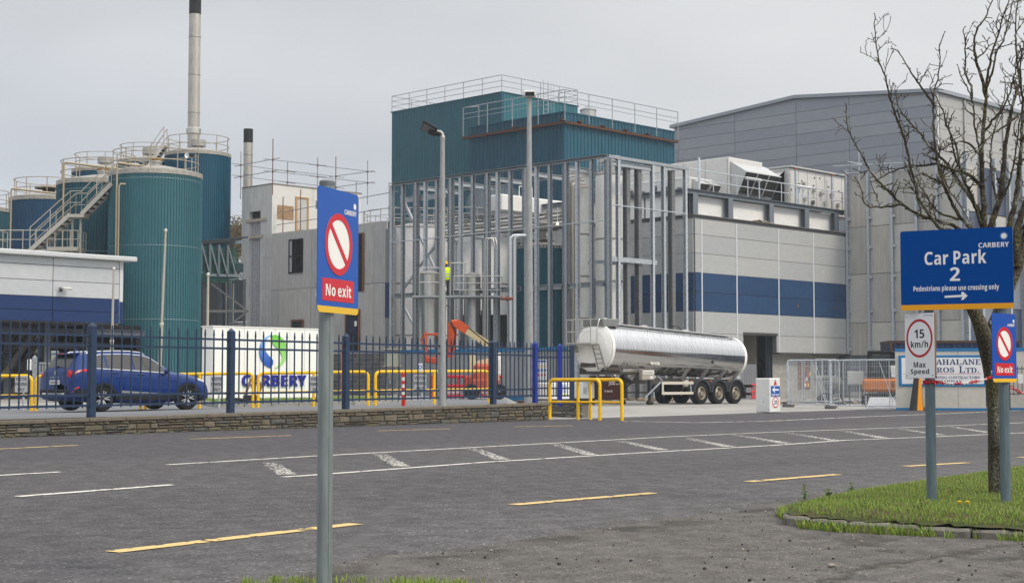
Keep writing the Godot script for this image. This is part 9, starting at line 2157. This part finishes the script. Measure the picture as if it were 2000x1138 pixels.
# ------------------------------------------------------------------ the bare tree
func build_tree() -> void:
	var t := thing("bare_tree", "bare gnarled lichen covered tree behind the signs on the grass island", "tree", on(1954, 966, GRASS_Y) + Vector3(0, -0.03, 0))
	var m := M(C(255, 255, 252), 0.92, 0.0, "bark", 0.35, "bark_n", 1.2); m.vertex_color_use_as_albedo = true
	var Z := -t.position.z
	var ns := FastNoiseLite.new(); ns.seed = 4; ns.frequency = 6.0
	var tint := func(b: B, light: float) -> void:
		b.c.resize(b.v.size())
		for i in b.v.size():
			var f := ns.get_noise_3dv(b.v[i]) * 0.5 + 0.5; var g := ns.get_noise_3dv(b.v[i] * 0.45 + Vector3(9, 0, 0)) * 0.5 + 0.5
			var c := Color(0.075, 0.06, 0.045).lerp(Color(0.17, 0.155, 0.12), smoothstep(0.42, 0.62, f))
			c = c.lerp(Color(0.16, 0.145, 0.06), smoothstep(0.5, 0.75, g) * 0.8)
			if f > 0.68: c = c.lerp(Color(0.34, 0.35, 0.31), 0.7)
			b.c[i] = c * light * 1.5
		b.use_col = true
	var trunk := []; var tr := []
	for q in [[1955, 985, 24], [1955, 966, 22], [1951, 930, 17.5], [1948, 880, 15.5], [1946, 820, 15], [1942, 760, 14.5], [1936, 710, 14.5], [1926, 668, 15.5], [1912, 628, 14], [1897, 592, 13], [1886, 560, 11.5], [1884, 520, 10], [1886, 480, 9]]:
		trunk.append(at(q[0], q[1], Z) - t.position); tr.append(q[2] * Z / FOCAL)
	var b := B.new(); b.tube(trunk, tr, 20)
	for i in b.v.size(): var p := b.v[i]; b.v[i] = p + b.n[i] * (0.022 * ns.get_noise_3dv(p * 0.5) + 0.012 * ns.get_noise_3dv(p * 1.6))
	tint.call(b, 1.0); obj("trunk", b, m, t)
	b = B.new(); var fk := []; var fr := []
	for q in [[1926, 680, 12], [1938, 640, 11], [1955, 600, 10.5], [1975, 560, 10], [1990, 520, 9], [2003, 470, 8.5], [2012, 430, 8]]: fk.append(at(q[0], q[1], Z + 0.1) - t.position); fr.append(q[2] * Z / FOCAL)
	b.tube(fk, fr, 16); tint.call(b, 1.0); obj("fork", b, m, t)
	var O := Vector2(1640, 0); var K := 1.0 / 2.475
	var limbs := [
		[[700, 1110], [700, 1000], [692, 900], [688, 760], [700, 600], [713, 450], [718, 350], [738, 250], [780, 140], [800, 60], [830, -20]],
		[[560, 1120], [480, 1100], [430, 1030], [385, 960], [362, 880], [342, 780], [320, 680], [285, 580], [262, 520], [245, 470], [222, 370], [195, 300], [178, 220], [172, 160], [171, 95]],
		[[600, 1120], [500, 1075], [400, 1040], [300, 985], [240, 930], [185, 870], [148, 825], [110, 750], [68, 680], [38, 620], [30, 530]],
		[[300, 985], [260, 1000], [215, 1000], [140, 1002], [118, 970], [112, 930], [90, 880]],
		[[650, 1115], [580, 1040], [530, 950], [495, 870], [472, 780], [462, 700], [455, 600], [452, 520], [455, 440], [475, 385], [487, 300], [485, 220], [498, 178]],
		[[454, 500], [435, 475], [400, 425], [370, 385], [335, 330], [305, 280], [280, 240]],
		[[690, 1050], [640, 960], [590, 890], [530, 800], [480, 750], [430, 705], [385, 640], [340, 590], [305, 545], [280, 500], [270, 440]],
		[[690, 1100], [660, 1010], [640, 940], [600, 870], [580, 800], [570, 720], [545, 660], [520, 600], [500, 540], [470, 470]],
		[[690, 800], [670, 690], [650, 580], [648, 500], [620, 420], [590, 370], [580, 340]],
		[[640, 480], [640, 420], [605, 350], [612, 300], [610, 210], [603, 155]],
		[[712, 470], [690, 380], [665, 300], [655, 240], [655, 180], [670, 130], [700, 95], [722, 40], [742, 8], [750, -30]],
		[[730, 1110], [765, 1000], [785, 900], [795, 790], [802, 700], [815, 620], [830, 550], [850, 470], [870, 400], [868, 330], [858, 250], [855, 170], [852, 90], [866, 20], [872, -40]],
		[[820, 1110], [850, 1000], [862, 900], [872, 800], [880, 700], [884, 600], [886, 500], [880, 420], [872, 330], [880, 270], [895, 190]],
		[[760, 1020], [800, 940], [832, 860], [845, 780], [860, 690], [872, 600], [884, 530], [900, 440]],
		[[690, 760], [640, 700], [590, 680], [545, 690], [500, 720], [455, 730]],
		[[692, 900], [640, 850], [600, 830], [520, 810], [470, 790], [420, 800], [330, 800], [250, 830], [180, 870]],
		[[700, 640], [740, 580], [790, 520], [830, 440], [850, 360], [870, 290], [890, 240]],
		[[715, 420], [750, 330], [760, 250], [790, 200], [815, 120], [830, 40], [850, -20]],
		[[770, 980], [740, 860], [730, 740], [745, 640], [770, 560], [800, 480], [805, 400]],
		[[600, 840], [560, 760], [540, 680], [530, 610], [545, 560]],
		[[470, 780], [500, 850], [540, 930], [590, 1000], [640, 1090]],
		[[860, 1110], [900, 980], [930, 860], [960, 740], [980, 620], [1000, 500], [1040, 380]],
		[[880, 1110], [960, 1040], [1040, 960], [1110, 860], [1160, 760]],
		[[880, 700], [930, 600], [950, 480], [990, 360], [1010, 240], [1030, 120], [1040, 0]],
		[[886, 500], [930, 400], [940, 300], [960, 180], [975, 60]],
		[[860, 560], [800, 610], [740, 650], [690, 700], [640, 760]],
		[[580, 1060], [470, 1020], [420, 940], [390, 900], [400, 860]],
		[[500, 880], [440, 860], [395, 840], [370, 850]]]
	var all := []; var k := 0
	for l in limbs:
		var pts := []; var dz := rng.randf_range(-0.75, 0.75); var big := k in [0, 11, 12, 21]
		var n: int = l.size(); var rr := []
		for i in n:
			var f := float(i) / (n - 1); var d := Z + 0.05 + dz * f
			if k in [3, 5, 8, 9, 10]: d = Z + 0.15 * sin(k * 2.0) + 0.3 * f * dz
			pts.append(at(O.x + l[i][0] * K + rng.randf_range(-1, 1), l[i][1] * K + rng.randf_range(-1, 1), d) - t.position)
			rr.append(lerpf(0.036 if big else (0.021 if n > 8 else 0.013), 0.0045, pow(f, 0.7)))
		if l[0][1] > 1080:
			pts.push_front(at(lerpf(1890, 2000, clampf((l[0][0] - 560.0) / 340.0, 0, 1)), 520, Z + 0.05) - t.position); rr.push_front(rr[0] * 1.25)
		var cv := Curve3D.new()
		for i in pts.size():
			var tg: Vector3 = (pts[mini(i + 1, pts.size() - 1)] - pts[maxi(i - 1, 0)]) * 0.16
			cv.add_point(pts[i], -tg, tg)
		var fine := []; var fr2 := []; var L := cv.get_baked_length(); var c := int(L / 0.035) + 2
		for i in c:
			var p := cv.sample_baked(L * i / (c - 1.0)); p += Vector3(ns.get_noise_2d(i * 0.35, k * 7.0), ns.get_noise_2d(i * 0.35, k * 7.0 + 50.0), ns.get_noise_2d(i * 0.35, k * 7.0 + 99.0)) * 0.012
			fine.append(p); var fi := (pts.size() - 1.0) * i / (c - 1.0); var i0 := mini(int(fi), pts.size() - 2)
			fr2.append(lerpf(rr[i0], rr[i0 + 1], fi - i0) * (1.0 + 0.16 * ns.get_noise_2d(i * 1.3, k * 3.0)))
		b = B.new(); b.tube(fine, fr2, 9); tint.call(b, 1.0); obj("limb", b, m, t)
		all.append([fine, fr2]); k += 1
	var tw := B.new()
	for a in all:
		var f: Array = a[0]; var n: int = f.size()
		var i := int(n * 0.22) + rng.randi() % 4
		while i < n - 1:
			var d: Vector3 = (f[mini(i + 1, n - 1)] - f[maxi(i - 1, 0)]).normalized()
			var side := d.cross(Vector3(rng.randfn(), rng.randfn(), rng.randfn())).normalized()
			var long := rng.randf() < 0.3
			var len2 := rng.randf_range(0.1, 0.26) if long else rng.randf_range(0.025, 0.08)
			twig(tw, f[i], (side * 0.9 + d * 0.5 + Vector3(0, 0.45, 0)).normalized(), len2, minf(a[1][i] * 0.65, 0.0085 if long else 0.008), 1 if long else 0)
			i += 1 + rng.randi() % 2
		twig(tw, f[n - 1], (f[n - 1] - f[n - 3]).normalized(), 0.06, 0.006, 0)
	tint.call(tw, 1.0); stuff(obj("twigs", tw, m, t))

func twig(b: B, p: Vector3, d: Vector3, l: float, r: float, depth: int) -> void:
	var pts := [p]; var rr := [r]; var n := 6 if depth > 0 else 3; var q := p
	for i in n:
		d = (d + Vector3(rng.randfn(), rng.randfn() + 0.25, rng.randfn()) * 0.24).normalized(); q += d * l / n; pts.append(q); rr.append(lerpf(r, 0.0028, (i + 1.0) / n) * (1.25 if i == n - 1 else 1.0))
		if depth > 0 and rng.randf() < 0.75:
			var s := d.cross(Vector3(rng.randfn(), rng.randfn(), rng.randfn())).normalized(); twig(b, q, (s + d * 0.5 + Vector3(0, 0.3, 0)).normalized(), rng.randf_range(0.02, 0.07) if rng.randf() < 0.7 else rng.randf_range(0.08, 0.18), r * 0.75, 0)
	b.tube(pts, rr, 5)
	if depth == 0: b.rbox(q, Vector3(r, r * 2.4, r) * 1.2, r * 0.4, b.frame(d))

# ------------------------------------------------------------------ the worker on the walkway
func caps(bones: Array, cell: float, soft: float) -> B:
	var lo := Vector3.ONE * 1e9; var hi := -lo
	for c in bones: lo = lo.min(c[0].min(c[1]) - Vector3.ONE * (maxf(c[2], c[3]) + 2 * cell)); hi = hi.max(c[0].max(c[1]) + Vector3.ONE * (maxf(c[2], c[3]) + 2 * cell))
	var d := Vector3i(((hi - lo) / cell).ceil()) + Vector3i.ONE; var f := PackedFloat32Array(); f.resize(d.x * d.y * d.z)
	for z in d.z:
		for y in d.y:
			for x in d.x:
				var p := lo + Vector3(x, y, z) * cell; var v := 1e3
				for c in bones:
					var ab: Vector3 = c[1] - c[0]; var h := clampf((p - c[0]).dot(ab) / maxf(ab.length_squared(), 1e-9), 0, 1)
					var q: Vector3 = p - (c[0] + ab * h)
					if c.size() > 4: q *= c[4]
					var e: float = q.length() - lerpf(c[2], c[3], h); var k := maxf(soft - absf(v - e), 0) / soft; v = minf(v, e) - k * k * soft * 0.25
				f[x + d.x * (y + d.y * z)] = v
	var b := B.new(); var idx := {}
	for z in d.z - 1:
		for y in d.y - 1:
			for x in d.x - 1:
				var s := Vector3(); var cnt := 0; var vals := []
				for o in 8: vals.append(f[x + (o & 1) + d.x * (y + (o >> 1 & 1) + d.y * (z + (o >> 2)))])
				for e in [[0, 1], [2, 3], [4, 5], [6, 7], [0, 2], [1, 3], [4, 6], [5, 7], [0, 4], [1, 5], [2, 6], [3, 7]]:
					var a: float = vals[e[0]]; var c: float = vals[e[1]]
					if (a < 0) != (c < 0):
						var t := a / (a - c); var pa := Vector3(e[0] & 1, e[0] >> 1 & 1, e[0] >> 2); var pb := Vector3(e[1] & 1, e[1] >> 1 & 1, e[1] >> 2); s += pa.lerp(pb, t); cnt += 1
				if cnt:
					var g := Vector3(vals[1] - vals[0] + vals[7] - vals[6], vals[2] - vals[0] + vals[7] - vals[5], vals[4] - vals[0] + vals[7] - vals[3])
					idx[Vector3i(x, y, z)] = b.vert(lo + (Vector3(x, y, z) + s / cnt) * cell, g.normalized())
	for key in idx:
		for ax in 3:
			var u := Vector3i(); var w := Vector3i(); var e := Vector3i(); e[ax] = 1; u[(ax + 1) % 3] = 1; w[(ax + 2) % 3] = 1
			var a: float = f[key.x + d.x * (key.y + d.y * key.z)]; var k2: Vector3i = key + e
			if k2.x >= d.x or k2.y >= d.y or k2.z >= d.z: continue
			var c: float = f[k2.x + d.x * (k2.y + d.y * k2.z)]
			if (a < 0) == (c < 0): continue
			var q := [key, key - u, key - u - w, key - w]
			if not (idx.has(q[1]) and idx.has(q[2]) and idx.has(q[3])): continue
			var r := [idx[q[0]], idx[q[1]], idx[q[2]], idx[q[3]]]
			if a < 0: b.ix.append_array(PackedInt32Array([r[0], r[2], r[1], r[0], r[3], r[2]]))
			else: b.ix.append_array(PackedInt32Array([r[0], r[1], r[2], r[0], r[2], r[3]]))
	return b

func build_worker() -> void:
	var foot := at(871, 577, 80.9)
	var t := thing("person", "person in yellow hi-vis jacket and helmet standing on the walkway, hands on the rail", "person", foot, 0.5)
	var V := func(x: float, y: float, z: float) -> Vector3: return Vector3(x, y, z)
	var body := caps([[V.call(-0.09, 0.05, 0.0), V.call(-0.1, 0.5, 0.0), 0.05, 0.062], [V.call(-0.1, 0.5, 0), V.call(-0.09, 0.92, 0.0), 0.065, 0.09], [V.call(0.1, 0.05, 0.02), V.call(0.11, 0.5, -0.03), 0.05, 0.062], [V.call(0.11, 0.5, -0.03), V.call(0.09, 0.92, 0), 0.065, 0.09],
		[V.call(-0.09, 0.04, 0.02), V.call(-0.1, 0.035, -0.16), 0.045, 0.035], [V.call(0.1, 0.04, 0.04), V.call(0.11, 0.035, -0.14), 0.045, 0.035],
		[V.call(0, 0.95, 0), V.call(0, 1.3, -0.02), 0.13, 0.15, Vector3(0.75, 1, 1.15)], [V.call(-0.13, 1.42, -0.02), V.call(0.13, 1.42, -0.02), 0.07, 0.07], [V.call(0, 1.42, -0.02), V.call(0, 1.56, -0.03), 0.055, 0.05], [V.call(0, 1.62, -0.04), V.call(0, 1.69, -0.045), 0.075, 0.085],
		[V.call(0.19, 1.4, -0.02), V.call(0.25, 1.13, -0.08), 0.055, 0.045], [V.call(0.25, 1.13, -0.08), V.call(0.2, 1.06, -0.33), 0.042, 0.03], [V.call(-0.19, 1.4, -0.02), V.call(-0.24, 1.13, -0.08), 0.055, 0.045], [V.call(-0.24, 1.13, -0.08), V.call(-0.18, 1.06, -0.33), 0.042, 0.03]], 0.024, 0.05)
	obj("body", body, M(C(38, 38, 44), 0.85), t)
	for s in [-1.0, 1.0]:
		var hb := []
		hb.append([V.call(0.19 * s, 1.06, -0.33), V.call(0.19 * s, 1.055, -0.4), 0.028, 0.03])
		for k in 4: var x: float = 0.19 * s + (k - 1.5) * 0.021; hb.append([V.call(x, 1.06, -0.4), V.call(x, 1.05, -0.45 + 0.006 * absf(k - 1.3)), 0.0095, 0.009]); hb.append([V.call(x, 1.05, -0.45 + 0.006 * absf(k - 1.3)), V.call(x, 1.015, -0.455), 0.009, 0.008])
		hb.append([V.call(0.19 * s - 0.03 * s, 1.055, -0.36), V.call(0.19 * s - 0.055 * s, 1.04, -0.41), 0.011, 0.009])
		obj("hand", caps(hb, 0.006, 0.006), M(C(188, 140, 116), 0.6), t)
	var jacket := caps([[V.call(0, 0.93, 0), V.call(0, 1.3, -0.02), 0.155, 0.172, Vector3(0.75, 1, 1.15)], [V.call(-0.14, 1.42, -0.02), V.call(0.14, 1.42, -0.02), 0.085, 0.085], [V.call(0.19, 1.4, -0.02), V.call(0.25, 1.13, -0.08), 0.072, 0.06], [V.call(0.25, 1.13, -0.08), V.call(0.21, 1.07, -0.28), 0.056, 0.045], [V.call(-0.19, 1.4, -0.02), V.call(-0.24, 1.13, -0.08), 0.072, 0.06], [V.call(-0.24, 1.13, -0.08), V.call(-0.19, 1.07, -0.28), 0.056, 0.045]], 0.024, 0.05)
	obj("jacket", jacket, M(C(206, 240, 30), 0.7), t)
	var b: B
	for y in [1.0, 1.14]:
		b = B.new(); b.lathe([Vector2(0.001, y - 0.026), Vector2(0.196, y - 0.025), Vector2(0.199, y), Vector2(0.2, y + 0.025), Vector2(0.001, y + 0.026)], 28, Transform3D(Basis().scaled(Vector3(1.22, 1, 0.83)), Vector3(0, 0, -0.01))); obj("reflective_band", b, M(C(196, 200, 200), 0.4, 0.3), t)
	b = B.new(); b.lathe([Vector2(0.135, 1.66), Vector2(0.14, 1.67), Vector2(0.128, 1.7), Vector2(0.115, 1.77), Vector2(0.07, 1.825), Vector2(0.0, 1.838)], 24, Transform3D(Basis().scaled(Vector3(0.95, 1, 1.05)), Vector3(0, 0, -0.045))); obj("helmet", b, M(C(226, 176, 36), 0.4), t)
	b = B.new(); b.lathe([Vector2(0.105, 1.6), Vector2(0.1, 1.66), Vector2(0.02, 1.7)], 20, Transform3D(Basis().scaled(Vector3(0.86, 1, 1.0)), Vector3(0, 0, -0.035))); obj("hair", b, M(C(50, 36, 28), 0.8), t)
	b = B.new(); b.rbox(Vector3(0, 1.6, -0.128), Vector3(0.09, 0.13, 0.05), 0.03); b.rbox(Vector3(0, 1.61, -0.16), Vector3(0.022, 0.04, 0.03), 0.008); obj("face", b, M(C(194, 146, 122), 0.6), t)
	for s in [-1.0, 1.0]: b = B.new(); b.rbox(Vector3(0.085 * s, 1.62, -0.04), Vector3(0.016, 0.055, 0.035), 0.007); obj("ear", b, M(C(194, 142, 118), 0.6), t)
